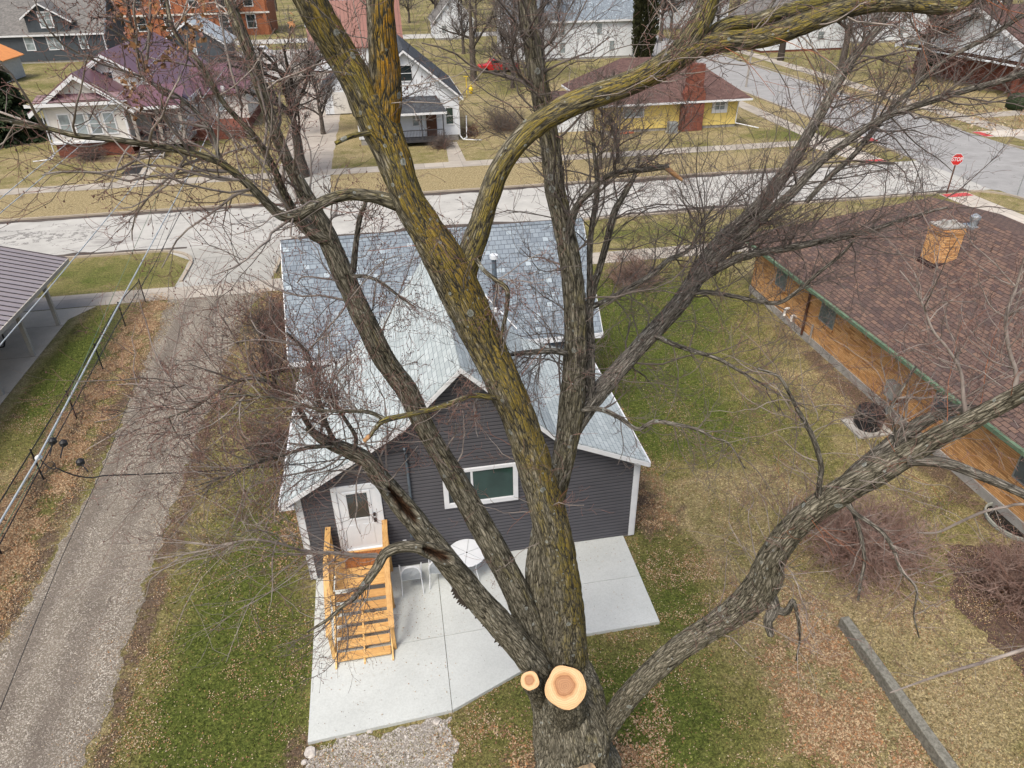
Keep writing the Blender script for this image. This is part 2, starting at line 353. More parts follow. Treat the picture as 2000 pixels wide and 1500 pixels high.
def concrete_mat(name, c, jx=1.5, jy=1.5, specks=False, crack=0, joint=(.14, .13, .12), dark=.75):
    mt, nt, b = nmat(name, .85, .25)
    v = coord(nt, 'World')
    n = noisev(nt, v, .7, 6, .65); n2 = noisev(nt, v, 26, 4, .6)
    cc = mixc(nt, 1.0, c, ramp(nt, n, [(.3, dark), (.7, 1.0)]), 'MULTIPLY')
    cc = mixc(nt, .5, cc, ramp(nt, n2, [(.3, .75), (.6, 1.0)]), 'MULTIPLY')
    if jx:
        br = nd(nt, 'TexBrick', Scale=1, Mortar_Size=.012, Mortar_Smooth=.1, Bias=0, Brick_Width=jx, Row_Height=jy); br.offset = 0
        br.inputs['Color1'].default_value = (.78, .78, .78, 1); br.inputs['Color2'].default_value = (1, 1, 1, 1); L(nt, v, br.inputs['Vector'])
        cc = mixc(nt, 1.0, cc, br.outputs['Color'], 'MULTIPLY'); cc = mixc(nt, br.outputs['Fac'], cc, joint)
    if specks:
        vo = nd(nt, 'TexVoronoi', Scale=7.0); L(nt, v, vo.inputs['Vector'])
        cc = mixc(nt, ramp(nt, vo.outputs['Distance'], [(.045, 1.0), (.065, 0.0)]), cc, (.09, .075, .06))
        vo2 = nd(nt, 'TexVoronoi', Scale=19.0); L(nt, v, vo2.inputs['Vector'])
        cc = mixc(nt, ramp(nt, vo2.outputs['Distance'], [(.05, .8), (.09, 0.0)]), cc, (.30, .27, .22))
    if crack:
        q = nt.nodes.new('ShaderNodeVectorMath'); q.operation = 'ADD'; L(nt, v, q.inputs[0])
        nn = nd(nt, 'TexNoise', Scale=1.2, Detail=5, Roughness=.7); L(nt, v, nn.inputs['Vector'])
        sc2 = nt.nodes.new('ShaderNodeVectorMath'); sc2.operation = 'SCALE'; L(nt, nn.outputs['Color'], sc2.inputs[0]); sc2.inputs['Scale'].default_value = 1.4; L(nt, sc2.outputs[0], q.inputs[1])
        mp = nt.nodes.new('ShaderNodeMapping'); mp.inputs['Scale'].default_value = (.5, 1.15, 1); L(nt, q.outputs[0], mp.inputs[0])
        vo = nd(nt, 'TexVoronoi', Scale=.34); vo.feature = 'DISTANCE_TO_EDGE'; L(nt, mp.outputs[0], vo.inputs['Vector'])
        wn = noisev(nt, v, .35, 4, .6)
        wd = mth(nt, 'MULTIPLY', mth(nt, 'SUBTRACT', wn, .36, True), crack)
        f = mth(nt, 'LESS_THAN', vo.outputs['Distance'], wd)
        cc = mixc(nt, mth(nt, 'MULTIPLY', f, .75), cc, (.12, .115, .11))
        es = coord(nt, 'World', (.25, 1, 1)); pn = noisev(nt, es, .55, 6, .7)
        cc = mixc(nt, ramp(nt, pn, [(.60, 0.0), (.66, .55)]), cc, (.17, .16, .155))
    L(nt, cc, b.inputs['Base Color']); bump(nt, b, n2, .2, .004); return mt
PATIO = concrete_mat('new_white_concrete', (.525, .555, .54), 0, 0, True, dark=.86)
WALK = concrete_mat('sidewalk_concrete', (.46, .42, .36), 1.5, 1.5)
ROAD = concrete_mat('cracked_chip_seal', (.47, .465, .435), 0, 0, False, .075)
ROAD2 = concrete_mat('side_street_asphalt', (.33, .33, .325), 0, 0, False, .02)
APRON = concrete_mat('apron_concrete', (.43, .425, .39), 3.2, 2.7, False, .03)
NEWC = concrete_mat('new_ramp_concrete', (.60, .55, .48), 1.8, 1.8)
KERBM = concrete_mat('kerb_concrete', (.40, .35, .28), 0, 0)
SLABM = concrete_mat('carport_slab_concrete', (.62, .55, .44), 3.0, 3.0)
GUTTER = M('gutter_stain', (.12, .10, .085), (.055, .045, .04), 1.0, .9, kind='World', st=(.6, 2, 1), fine=.4)

def bark_mat(name, c_lo, c_mid, c_hi, moss=(.225, .190, .042), orange=(.44, .215, .010), lich=1.0, plain=False):
    mt, nt, b = nmat(name, .92, .1)
    v = coord(nt, attr='bk')
    vs_ = coord(nt, attr='bk', scale=(1, 1, .24))
    dn = nd(nt, 'TexNoise', Scale=16, Detail=4, Roughness=.6); L(nt, vs_, dn.inputs['Vector'])
    ds = nt.nodes.new('ShaderNodeVectorMath'); ds.operation = 'SCALE'; L(nt, dn.outputs['Color'], ds.inputs[0]); ds.inputs['Scale'].default_value = .055
    da = nt.nodes.new('ShaderNodeVectorMath'); da.operation = 'ADD'; L(nt, vs_, da.inputs[0]); L(nt, ds.outputs[0], da.inputs[1])
    e1 = nd(nt, 'TexVoronoi', Scale=23); e1.feature = 'DISTANCE_TO_EDGE'; L(nt, da.outputs[0], e1.inputs['Vector'])
    e2 = nd(nt, 'TexVoronoi', Scale=47); e2.feature = 'DISTANCE_TO_EDGE'; L(nt, da.outputs[0], e2.inputs['Vector'])
    pl = ramp(nt, e1.outputs['Distance'], [(.0, 0.0), (.10, .62), (.32, 1.0)]); p2 = ramp(nt, e2.outputs['Distance'], [(.0, .2), (.16, 1.0)])
    n1 = noisev(nt, vs_, 60, 5, .7, .3); n2 = noisev(nt, v, 120, 3, .65); nb = noisev(nt, v, 3.2, 4, .6)
    at = nt.nodes.new('ShaderNodeAttribute'); at.attribute_name = 'crk'
    h = mth(nt, 'MULTIPLY', mth(nt, 'MULTIPLY', pl, p2), .62)
    h = mth(nt, 'ADD', h, mth(nt, 'ADD', mth(nt, 'MULTIPLY', n1, .34), mth(nt, 'MULTIPLY', at.outputs['Fac'], .12)))
    c = ramp(nt, h, [(.20, c_lo), (.46, c_mid), (.86, c_hi)])
    c = mixc(nt, .55, c, ramp(nt, nb, [(.3, .62), (.7, 1.15)]), 'MULTIPLY')
    c = mixc(nt, .45, c, ramp(nt, n2, [(.3, .5), (.7, 1.2)]), 'MULTIPLY')
    if not plain:
        ms = nt.nodes.new('ShaderNodeAttribute'); ms.attribute_name = 'moss'
        og = nt.nodes.new('ShaderNodeAttribute'); og.attribute_name = 'orange'
        mn = noisev(nt, coord(nt, attr='bk', scale=(1, 1, .5)), 7, 6, .72, .5)
        hm = ramp(nt, h, [(.34, 0.0), (.52, 1.0)])
        sp = mth(nt, 'ADD', mn, mth(nt, 'MULTIPLY', mth(nt, 'SUBTRACT', ms.outputs['Fac'], .5), .42))
        f = mth(nt, 'MULTIPLY', mth(nt, 'MULTIPLY', hm, ramp(nt, sp, [(.44, 0.0), (.60, .92)])), mth(nt, 'MULTIPLY', ms.outputs['Fac'], 1.6, True))
        mc = mixc(nt, mth(nt, 'MULTIPLY', og.outputs['Fac'], ramp(nt, noisev(nt, v, 5, 4, .6), [(.35, .35), (.6, 1.25)]), True), moss, orange)
        c = mixc(nt, f, c, mixc(nt, .55, mc, ramp(nt, n2, [(.3, .4), (.7, 1.35)]), 'MULTIPLY'))
        for (S_, am, th_) in ((5.5, .24, .50), (13.0, .26, .62)):
            vo = nd(nt, 'TexVoronoi', Scale=S_, Randomness=1.0); L(nt, coord(nt, attr='bk', scale=(1, 1, 1.5)), vo.inputs['Vector'])
            vs = nt.nodes.new('ShaderNodeSeparateColor'); L(nt, vo.outputs['Color'], vs.inputs[0])
            rr = mth(nt, 'MULTIPLY', vs.outputs[0], am*lich)
            dd = mth(nt, 'ADD', vo.outputs['Distance'], mth(nt, 'MULTIPLY', mth(nt, 'SUBTRACT', n1, .5), .28))
            ed = mth(nt, 'SUBTRACT', rr, dd)
            lf = mth(nt, 'MULTIPLY', ramp(nt, ed, [(.0, 0.0), (.03, .8)]), mth(nt, 'GREATER_THAN', vs.outputs[1], th_))
            lc = mixc(nt, ramp(nt, ed, [(.03, 1.0), (.12, .35)]), (.16, .18, .15), (.40, .43, .41))
            c = mixc(nt, lf, c, mixc(nt, .6, lc, ramp(nt, n2, [(.3, .45), (.7, 1.2)]), 'MULTIPLY'))
        ho = nt.nodes.new('ShaderNodeAttribute'); ho.attribute_name = 'hol'
        c = mixc(nt, ho.outputs['Fac'], c, ramp(nt, n1, [(.40, (.010, .006, .004)), (.62, (.075, .038, .020)), (.75, (.24, .15, .085))]))
    L(nt, c, b.inputs['Base Color']); bump(nt, b, h, 1.0, .022); return mt
BARK = bark_mat('maple_bark', (.024, .021, .016), (.170, .158, .118), (.36, .335, .265))
BARKD = bark_mat('dark_bark', (.030, .027, .023), (.165, .154, .130), (.33, .31, .27), lich=.8)
BARKF = bark_mat('street_tree_bark', (.03, .025, .022), (.115, .098, .082), (.21, .185, .16), plain=True)
TWIG = M('grey_twigs', (.32, .285, .255), (.15, .125, .112), 3, .8, kind='World')
TWIGD = M('dark_twigs', (.165, .142, .128), (.078, .064, .058), 3, .8, kind='World')
TWIGR = M('red_twig_tips', (.25, .150, .125), (.145, .075, .065), 3, .7, kind='World')
TWIGO = M('orange_shoots', (.36, .14, .065), (.26, .095, .05), 3, .7, kind='World')
SHRUB = M('barberry_twigs', (.27, .165, .125), (.13, .070, .055), 3, .8, kind='World')
SHRUB2X = M('pale_barberry_twigs', (.34, .25, .21), (.19, .115, .092), 2, .8, kind='World')
SHRUB2 = M('tan_shrub_twigs', (.24, .16, .11), (.15, .085, .06), 3, .8, kind='World')
LEAFS = [M('leaf_tan', (.42, .315, .19), (.32, .235, .14), 9, .8, kind='World'), M('leaf_brown', (.25, .155, .085), (.17, .10, .055), 9, .8, kind='World'),
         M('leaf_pale', (.56, .47, .35), (.46, .37, .26), 9, .8, kind='World'), M('leaf_rust', (.36, .19, .085), (.26, .13, .06), 9, .8, kind='World')]
def wood_cut_mat():
    mt, nt, b = nmat('fresh_cut_wood', .8, .2)
    v = coord(nt, 'Object'); nn = nd(nt, 'TexNoise', Scale=5, Detail=3); L(nt, v, nn.inputs['Vector'])
    s = nt.nodes.new('ShaderNodeVectorMath'); s.operation = 'SCALE'; L(nt, nn.outputs['Color'], s.inputs[0]); s.inputs['Scale'].default_value = .10
    a = nt.nodes.new('ShaderNodeVectorMath'); a.operation = 'ADD'; L(nt, v, a.inputs[0]); L(nt, s.outputs[0], a.inputs[1])
    a2 = nt.nodes.new('ShaderNodeVectorMath'); a2.operation = 'MULTIPLY'; L(nt, a.outputs[0], a2.inputs[0]); a2.inputs[1].default_value = (1, 1, 0)
    a3 = nt.nodes.new('ShaderNodeVectorMath'); a3.operation = 'SUBTRACT'; L(nt, a2.outputs[0], a3.inputs[0]); a3.inputs[1].default_value = (.035, .07, 0)
    l = nt.nodes.new('ShaderNodeVectorMath'); l.operation = 'LENGTH'; L(nt, a3.outputs[0], l.inputs[0])
    d = l.outputs['Value']
    c = ramp(nt, d, [(.0, (.40, .22, .12)), (.10, (.44, .24, .13)), (.145, (.36, .18, .09)), (.17, (.58, .34, .17)), (.22, (.72, .49, .28)), (.31, (.66, .42, .22))])
    rg = mth(nt, 'SINE', mth(nt, 'MULTIPLY', d, 210.0)); c = mixc(nt, .38, c, ramp(nt, rg, [(0, .55), (.6, 1.0)]), 'MULTIPLY')
    sw = noisev(nt, coord(nt, 'Object', (1, 14, 1)), 5, 3, .6); c = mixc(nt, .35, c, ramp(nt, sw, [(.35, .7), (.6, 1.0)]), 'MULTIPLY')
    bl = noisev(nt, v, 6, 4, .7); c = mixc(nt, ramp(nt, bl, [(.56, 0.0), (.70, .6)]), c, (.42, .26, .14))
    n = noisev(nt, v, 90, 3, .7); c = mixc(nt, .35, c, ramp(nt, n, [(.35, .6), (.6, 1.05)]), 'MULTIPLY')
    L(nt, c, b.inputs['Base Color']); bump(nt, b, n, .4, .004); return mt
CUT = wood_cut_mat()
SAWD = M('sawdust', (.62, .42, .26), (.40, .25, .15), 20, .95)
def mat_mat():
    mt, nt, b = nmat('coir_mat', .95, .1); v = coord(nt, 'UV')
    ck = nd(nt, 'TexChecker', Scale=9.0); L(nt, v, ck.inputs['Vector'])
    wv = nd(nt, 'TexWave', Scale=9.0); L(nt, v, wv.inputs['Vector']); w2 = nd(nt, 'TexWave', Scale=9.0); w2.bands_direction = 'Y'; L(nt, v, w2.inputs['Vector'])
    f = nt.nodes.new('ShaderNodeMix'); L(nt, ck.outputs['Fac'], f.inputs[0]); L(nt, wv.outputs['Fac'], f.inputs[2]); L(nt, w2.outputs['Fac'], f.inputs[3])
    L(nt, ramp(nt, f.outputs[0], [(.2, (.03, .02, .015)), (.35, (.34, .13, .045))]), b.inputs['Base Color']); return mt
COIR = mat_mat()

# ------------------------------------------------------------------ ground, street, walks
def struct(o): o['kind'] = 'structure'; return o
def sheet(name, pts, z, mat):
    return struct(MB().poly([(p[0], p[1], z) for p in pts]).build(name, mat))
def grid_sheet(name, x0, x1, y0, y1, mat):
    return sheet(name, [(x0, y0), (x1, y0), (x1, y1), (x0, y1)], 0, mat)
grid_sheet('ground', -900, 900, -60, 1500, LAWN)
def wob(pts, amp, step, z, freq=1.0):       # polygon with wandering edges
    out = []
    n = len(pts)
    for i in range(n):
        a = np.array(pts[i], float); b = np.array(pts[(i+1) % n], float); d = b-a; l = np.hypot(*d)
        k = max(1, int(l/step)); nn = np.array([-d[1], d[0]])/max(l, 1e-6)
        for j in range(k):
            p = a+d*j/k; s = noise.noise(Vector((p[0]*freq, p[1]*freq, 3)))+.5*noise.noise(Vector((p[0]*freq*3, p[1]*freq*3, 9)))
            q = p+nn*amp*s; out.append((q[0], q[1]))
    return out
S_NEAR, S_FAR = 42.2, 50.1
sheet('street', [(-260, S_NEAR), (320, S_NEAR), (320, S_FAR), (-260, S_FAR)], .004, ROAD)
sheet('side_street', [(40.5, S_FAR), (50.7, S_FAR), (54, 230), (43.2, 230)], .006, ROAD2)
sheet('side_street', [(40.8, -60), (50.6, -60), (50.6, S_NEAR), (40.8, S_NEAR)], .006, ROAD2)
sheet('street', wob([(40.5, S_NEAR-.3), (50.7, S_NEAR-.3), (50.7, S_FAR+.3), (40.5, S_FAR+.3)], .3, .8, 0), .010, ROAD2)
for (a, b) in (((-260, S_NEAR+.02), (-11.6, S_NEAR+.02)), ((-6.6, S_NEAR+.02), (39.2, S_NEAR+.02)), ((-260, S_FAR-.02), (38.6, S_FAR-.02))):
    s = 1 if a[1] < 45 else -1
    xs_ = np.arange(max(a[0], -60), b[0], .45); inner = [(x, a[1]+s*max(.06, .55+.55*noise.noise(Vector((x*.13, s, 0)))+.35*noise.noise(Vector((x*.7, s, 4)))+.12*noise.noise(Vector((x*2.6, s, 8))))) for x in xs_]
    sheet('street_gutter', ([(xs_[0], a[1]), (xs_[-1], a[1])]+inner[::-1])[::s], .012, GUTTER)
kb = MB()
def kerb(pts, wd=.16, h=.11):
    for (a, b) in zip(pts[:-1], pts[1:]):
        a = Vector((*a, 0)); b = Vector((*b, 0)); d = (b-a); l = d.length; R = Matrix.Rotation(math.atan2(d.y, d.x), 3, 'Z')
        kb.box(-.01, l+.01, -wd/2, wd/2, -.1, h, 0, R, a)
def arc(cx, cy, r, a0, a1, n=8): return [(cx+r*math.cos(rad(a0+(a1-a0)*i/n)), cy+r*math.sin(rad(a0+(a1-a0)*i/n))) for i in range(n+1)]
kerb([(-260, S_NEAR-.08), (-13.6, S_NEAR-.08)]+arc(-13.6, 39.6, 2.52, 90, 0, 8)+[(-11.1, 37.2)])
kerb([(-6.4, 37.4), (-6.2, 40.4)]+arc(-4.4, 40.4, 1.72, 180, 90, 5)+[(36.2, S_NEAR-.08)])
kerb([(-260, S_FAR+.08), (-9.0, S_FAR+.08)]); kerb([(-3.4, S_FAR+.08), (36.2, S_FAR+.08)])
kerb(arc(38.0, 52.7, 2.5, -60, 0, 5)+[(40.5, 55.5)]); kerb([(40.7, 57.8), (41.8, 130)])
kerb(arc(53.2, 52.7, 2.5, 180, 262, 6)+[(320, S_FAR+.08)]); kerb([(50.9, 58.5), (52.9, 130)])
kerb(arc(38.3, 39.6, 2.5, 80, 0, 6)+[(40.8, 36), (40.8, -20)])
struct(kb.build('kerb', KERBM))
sheet('sidewalk', [(-200, 35.0), (36.6, 35.0), (36.6, 36.6), (-200, 36.6)], .016, WALK)
sheet('sidewalk', [(-200, 56.5), (40.2, 56.5), (40.6, 58.2), (-200, 58.2)], .016, WALK)
sheet('sidewalk', [(36.3, S_NEAR-.2), (36.3, -20), (38.4, -20), (38.4, S_NEAR-.2)], .020, NEWC)
sheet('sidewalk', [(36.2, S_FAR+.2), (38.2, S_FAR+.2), (38.2, 56.4), (40.4, 56.4), (41.6, 58.3), (36.0, 58.3), (34.5, 57.4)], .022, NEWC)
sheet('sidewalk', [(36.3, 58.3), (37.9, 58.3), (40.2, 130), (38.6, 130)], .018, WALK)
sheet('sidewalk', [(53.0, S_FAR+.2), (55.3, S_FAR+.2), (58.2, 130), (56.2, 130)], .018, WALK)
sheet('sidewalk', [(51.0, 55.6), (53.4, 55.2), (120, 55.4), (120, 57.2), (51.2, 57.6)], .022, NEWC)
for q in (((36.3, 50.35), (38.1, 50.35), (38.1, 51.05), (36.3, 51.05)), ((40.8, 56.5), (41.5, 56.5), (41.6, 58.1), (40.9, 58.1)), ((51.1, 55.8), (51.9, 55.7), (51.9, 57.4), (51.2, 57.5)), ((36.4, 41.2), (38.3, 41.2), (38.3, 41.9), (36.4, 41.9))):
    sheet('kerb_ramp', q, .028, REDPAD)
sheet('driveway_apron', wob([(-11.3, 36.5), (-6.5, 36.5), (-6.2, 40.6), (-4.6, S_NEAR+.1), (-13.2, S_NEAR+.1), (-11.3, 40.3)], .04, .6, 0), .020, APRON)
sheet('driveway_apron', wob([(-8.8, S_FAR-.1), (-3.6, S_FAR-.1), (-4.0, 52), (-4.2, 56.6), (-8.2, 56.6), (-8.3, 52)], .04, .6, 0), .020, APRON)
sheet('driveway', wob([(-8.2, 58.1), (-4.2, 58.1), (-4.0, 84), (-6, 120), (-12, 120), (-9.0, 84)], .15, 1, 0), .012, concrete_mat('pale_drive_concrete', (.44, .40, .35), 4, 4, False, .05))
sheet('cross_street', [(-240, 150), (300, 150), (300, 158), (-240, 158)], .006, ROAD)
sheet('parking_lot', [(-40, 104), (-8, 104), (-6, 140), (-44, 140)], .010, concrete_mat('lot_concrete', (.46, .44, .41), 5, 5, False, .02))
DR = [(-11.3, 35.1), (-10.65, 27), (-10.35, 20), (-10.5, 16.5), (-10.75, 13), (-11.2, 9), (-12.4, 2), (-12.4, -6), (-7.0, -6), (-7.6, 4), (-8.0, 9), (-7.45, 11.4), (-7.65, 15.5), (-7.6, 19), (-7.5, 25), (-7.4, 28.5), (-7.1, 33.5), (-6.5, 35.1)]
dirt = [(p[0]-.35 if i < 8 else p[0]+.30, p[1]) for i, p in enumerate(DR)]
sheet('gravel_driveway', wob(DR, .17, .07, 0, 2.3), .010, GRAVEL)
sheet('gravel_patch', wob([(-2.8, 9.75), (.2, 9.95), (.15, 8.9), (-.6, 7.6), (-.7, 4), (-3.3, 4), (-3.0, 8)], .22, .08, 0, 2.2), .010, GRAVEL2)
sheet('planting_bed', wob([(-6.5, 26.6), (-3.6, 26.6), (-3.6, 34.6), (-6.3, 34.6)], .30, .12, 0, 2.5), .008, MULCH)
sheet('planting_bed', wob([(13.4, 8.2), (16.2, 8.2), (16.6, 12.3), (14.6, 12.6), (13.3, 10.8)], .22, .1, 0, 2.5), .0085, MULCH)
sheet('front_walk', [(5.0, 58.2), (6.4, 58.2), (6.4, 65), (5.4, 65)], .014, WALK)
sheet('front_walk', [(-20.0, 58.2), (-18.0, 58.2), (-18.0, 62.2), (-20.0, 62.2)], .014, WALK)
sheet('front_walk', [(56.5, 62.5), (66, 63), (66, 65.2), (56.5, 64.2)], .014, WALK)

LEAFK = 2.3
# leaves lying about (nobody could count them)
def scatter_leaves(name, label, zones, size=(.016, .042), mats=LEAFS, z0=.012):
    C = []; 
    for (x0, x1, y0, y1, n, soft) in zones:
        n = int(n*LEAFK); x = RNG.uniform(x0, x1, n*2); y = RNG.uniform(y0, y1, n*2)
        x = x+RNG.normal(0, min(.16*(x1-x0), .7), n*2); y = y+RNG.normal(0, min(.16*(y1-y0), .7), n*2)
        k = np.array([noise.noise(Vector((a*.8, b*.8, 5)))+.6*noise.noise(Vector((a*2.6, b*2.6, 1))) for a, b in zip(x, y)])
        keep = RNG.random(n*2) < np.clip(.42+(k-np.quantile(k, soft+.08))*1.5, .10, 1)**1.3
        C.append(np.c_[x, y][keep])
    C = np.concatenate(C); n = len(C)
    a = RNG.uniform(0, 6.283, n); s = RNG.uniform(*size, n); tl = RNG.normal(0, .35, (n, 2))
    P = np.zeros((n, 4, 3))
    for i, (u, v_) in enumerate(((-.5, 0), (0, -.38), (.5, 0), (0, .38))):
        P[:, i, 0] = C[:, 0]+s*(u*np.cos(a)-v_*np.sin(a)); P[:, i, 1] = C[:, 1]+s*(u*np.sin(a)+v_*np.cos(a))
        P[:, i, 2] = z0+s*.35+s*(u*tl[:, 0]+v_*tl[:, 1])+(s*.2 if i in (0, 2) else 0)
    F4 = np.arange(n*4).reshape(n, 4)
    o = raw_mesh(name, P.reshape(-1, 3), F4, mats, mi=RNG.choice(4, n, p=[.40, .30, .12, .18]), smooth=False)
    tag(o, label, 'leaves', kind='stuff'); return o
scatter_leaves('fallen_leaves', 'dry brown maple leaves scattered over the lawns and along the fence', [
    (-12.6, -10.9, 8, 34.5, 14000, .3), (-14.8, -12.2, 8, 27, 9000, .45), (-11.6, -10.5, 8, 26, 2600, .5), (-16, -14.5, 10, 26, 900, .5), (3, 16, 12, 34.5, 6500, .3), (-7.6, -3, 8, 20, 3000, .3), (.3, 16, 5, 14, 6000, .3), (-7.6, -6.2, 7, 24, 1600, .5),
    (-7.4, -3.1, 5.5, 15, 2600, .55), (.3, 4.6, 6, 11.4, 4200, .5), (3.8, 9.6, 5.5, 15, 9500, .5), (6.0, 7.6, 14, 24, 2800, .4),
    (5.8, 12, 12, 21, 4600, .55), (7.5, 10.2, 5.5, 12, 5600, .4), (10.1, 16, 6, 12.5, 3200, .55), (6.5, 15, 20, 34, 2500, .5), (-6.8, -3.6, 25, 34.8, 2200, .4),
    (-12, -3, 50.5, 56, 400, .5), (14.8, 16.9, 13, 29, 1200, .4), (-3.4, .6, 8.6, 9.9, 500, .6)])
scatter_leaves('leaf_drift', 'rust brown leaf drift heaped along the chain link fence', [(-12.55, -11.25, 12, 34.6, 15000, .2), (-12.9, -12.3, 10, 26, 5000, .3), (-4.4, -3.2, 16, 30, 3000, .3), (-7.0, -3.6, 27, 34.8, 4500, .3), (6.0, 7.4, 15, 25, 3000, .25), (7.5, 9.9, 5.5, 11, 4500, .35), (1.0, 4.4, 6.5, 9.4, 2200, .4)], (.035, .075), [LEAFS[0], LEAFS[1], LEAFS[3], LEAFS[1]])
scatter_leaves('patio_debris', 'specks of dry leaf and seed lying on the white patio', [(-2.6, .2, 10.6, 14.2, 160, .2), (.4, 5.2, 12.2, 14.2, 140, .2)], (.012, .035), LEAFS, .112)
scatter_leaves('raked_leaves', 'rust coloured leaf drifts on the lawns across the side street', [(46, 60, 66, 80, 700, .5), (52, 64, 56, 66, 500, .5), (-28, -5, 90, 104, 500, .5)], (.12, .25))
def scatter_blades(name, label, x0, x1, y0, y1, n):
    x = RNG.uniform(x0, x1, n); y = y0+(y1-y0)*RNG.uniform(0, 1, n)**1.25
    ok = ~((x > -3.1) & (x < 6.0) & (y > 10.2+np.clip((x-.2)*.42, 0, 1.4)) & (y < 28)) & ~((x > -3.0) & (x < .2) & (y > 9.8) & (y < 15)) & ~((x > 16.9) & (y < 30)) & ~((x > -10.5) & (x < -7.65) & (y < 35)) & ~(x < -14.9)
    x = x[ok]; y = y[ok]; n = len(x); a = RNG.uniform(0, 6.283, n); h = RNG.uniform(.02, .06, n); w2 = RNG.uniform(.006, .016, n); lx = RNG.normal(0, .035, (n, 2))
    V = np.zeros((n, 3, 3)); V[:, 0] = np.c_[x-w2*np.cos(a), y-w2*np.sin(a), np.zeros(n)]; V[:, 1] = np.c_[x+w2*np.cos(a), y+w2*np.sin(a), np.zeros(n)]; V[:, 2] = np.c_[x+lx[:, 0], y+lx[:, 1], h]
    o = raw_mesh(name, V.reshape(-1, 3), np.arange(n*3).reshape(n, 3), [LAWN, LAWNB, LAWND], mi=RNG.choice(3, n, p=[.3, .42, .28]), smooth=False, nv=3); tag(o, label, 'grass', kind='stuff')
scatter_blades('grass', 'short winter grass standing in tufts on the near lawns', -15, 17, 5, 34.8, 420000)
def scatter_stones(name, label, zones, mat, z0=.008):
    C = np.concatenate([np.c_[RNG.uniform(a, b, n), RNG.uniform(c, d, n)] for (a, b, c, d, n) in zones]); n = len(C)
    s = RNG.uniform(.008, .02, n)*np.where(RNG.random(n) < .05, 1.8, 1)
    o8 = np.array([(1, 0, 0), (0, 1, 0), (-1, 0, 0), (0, -1, 0), (0, 0, .7), (0, 0, -.5)])
    V = C[:, None, :].repeat(6, 1); V = np.concatenate([V, np.full((n, 6, 1), z0)], 2)+o8[None]*s[:, None, None]*RNG.uniform(.6, 1.3, (n, 6, 1))
    f = np.array([(0, 1, 4), (1, 2, 4), (2, 3, 4), (3, 0, 4)])
    Fa = (np.arange(n)*6)[:, None, None]+f[None]
    o = raw_mesh(name, V.reshape(-1, 3), Fa.reshape(-1, 3), mat, smooth=False, nv=3); tag(o, label, 'gravel', kind='stuff')
STONE = [M('stone_pale', (.43, .40, .345), (.31, .28, .24), 30, .9, kind='World'), M('stone_mid', (.33, .30, .27), (.24, .22, .2), 30, .9, kind='World')]
scatter_stones('loose_gravel', 'loose pale stones on the gravel driveway', [(-10.75, -7.5, 9, 34.8, 6000), (-9.3, -8.0, 13, 33, 3500), (-11.2, -7.0, 9, 34.6, 2500)], STONE[0])
scatter_stones('loose_stones', 'grey limestone chips at the foot of the patio', [(-2.7, .0, 8.2, 9.8, 4200), (-2.9, -.5, 6.5, 8.3, 1500)], STONE[0])
rk = None
for i, (px, py, s) in enumerate(((607, 1470, .15), (722, 1428, .07), (765, 1405, .09), (735, 1408, .05), (852, 1410, .09), (860, 1425, .07), (990, 1294, .13), (594, 1488, .08), (693, 1442, .07), (800, 1392, .06))):
    p = G(px, py, .03); mb = MB(); rr = random.Random(i)
    mb.lathe((0, 0, 0), [(s*.5, -s*.2), (s*.9, 0), (s*.75, s*.35), (s*.3, s*.5)], 8)
    for j in range(len(mb.v)):
        v = Vector(mb.v[j]); k = 1+.45*noise.noise(v*6/s*.3+Vector((i*7, 0, 0))); mb.v[j] = tuple(v*k+Vector((p[0], p[1], .02)))
    o = mb.build('rock', ROCK)
    tag(o, ['pale rock at the left front corner of the patio', 'small stone along the front patio edge, left of the middle', 'rounded stone against the middle of the front patio edge', 'small rock touching the front patio edge near the middle', 'rock below the bend of the patio edge', 'rock in the gravel below the patio bend', 'pinkish rock at the slanting patio edge beside the big tree',
            'grey rock in the gravel left of the patio corner', 'small stone at the patio edge nearest its left corner', 'stone at the patio edge nearest its bend'][i], 'rock', 'rocks along the patio edge')

# ------------------------------------------------------------------ shared building parts
def window(parent, face, at, u, z0, wd, h, fr=.09, frame=TRIMW, glass=GLASS, style='plain', sill=False, name='window'):
    """face S: wall plane y=at, u=x ; W/E: wall plane x=at, u=y"""
    def bx(mb, u0, u1, d0, d1, a, b):
        if face == 'S': mb.box(u0, u1, at-d1, at-d0, a, b)
        elif face == 'W': mb.box(at-d1, at-d0, u0, u1, a, b)
        else: mb.box(at+d0, at+d1, u0, u1, a, b)
    f = MB(); D = .055
    bx(f, u-wd/2, u-wd/2+fr, 0, D, z0, z0+h); bx(f, u+wd/2-fr, u+wd/2, 0, D, z0, z0+h)
    bx(f, u-wd/2+fr, u+wd/2-fr, 0, D, z0, z0+fr); bx(f, u-wd/2+fr, u+wd/2-fr, 0, D, z0+h-fr, z0+h)
    if style in ('hung', 'grid'): bx(f, u-wd/2+fr, u+wd/2-fr, 0, D-.012, z0+h/2-.025, z0+h/2+.025)
    if style in ('slide', 'grid', 'pair'): bx(f, u-.03, u+.03, 0, D-.008, z0+fr, z0+h-fr)
    if style == 'pair': bx(f, u-wd/2+fr, u-.03, 0, D-.02, z0+h/2-.025, z0+h/2+.025); bx(f, u+.03, u+wd/2-fr, 0, D-.02, z0+h/2-.025, z0+h/2+.025)
    if sill: bx(f, u-wd/2-.05, u+wd/2+.05, 0, D+.04, z0-.06, z0-.001)
    o = f.build(name, frame, parent)
    g = MB(); bx(g, u-wd/2+fr*.5, u+wd/2-fr*.5, 0, .016, z0+fr*.5, z0+h-fr*.5); g.build('pane', glass, o)
    return o
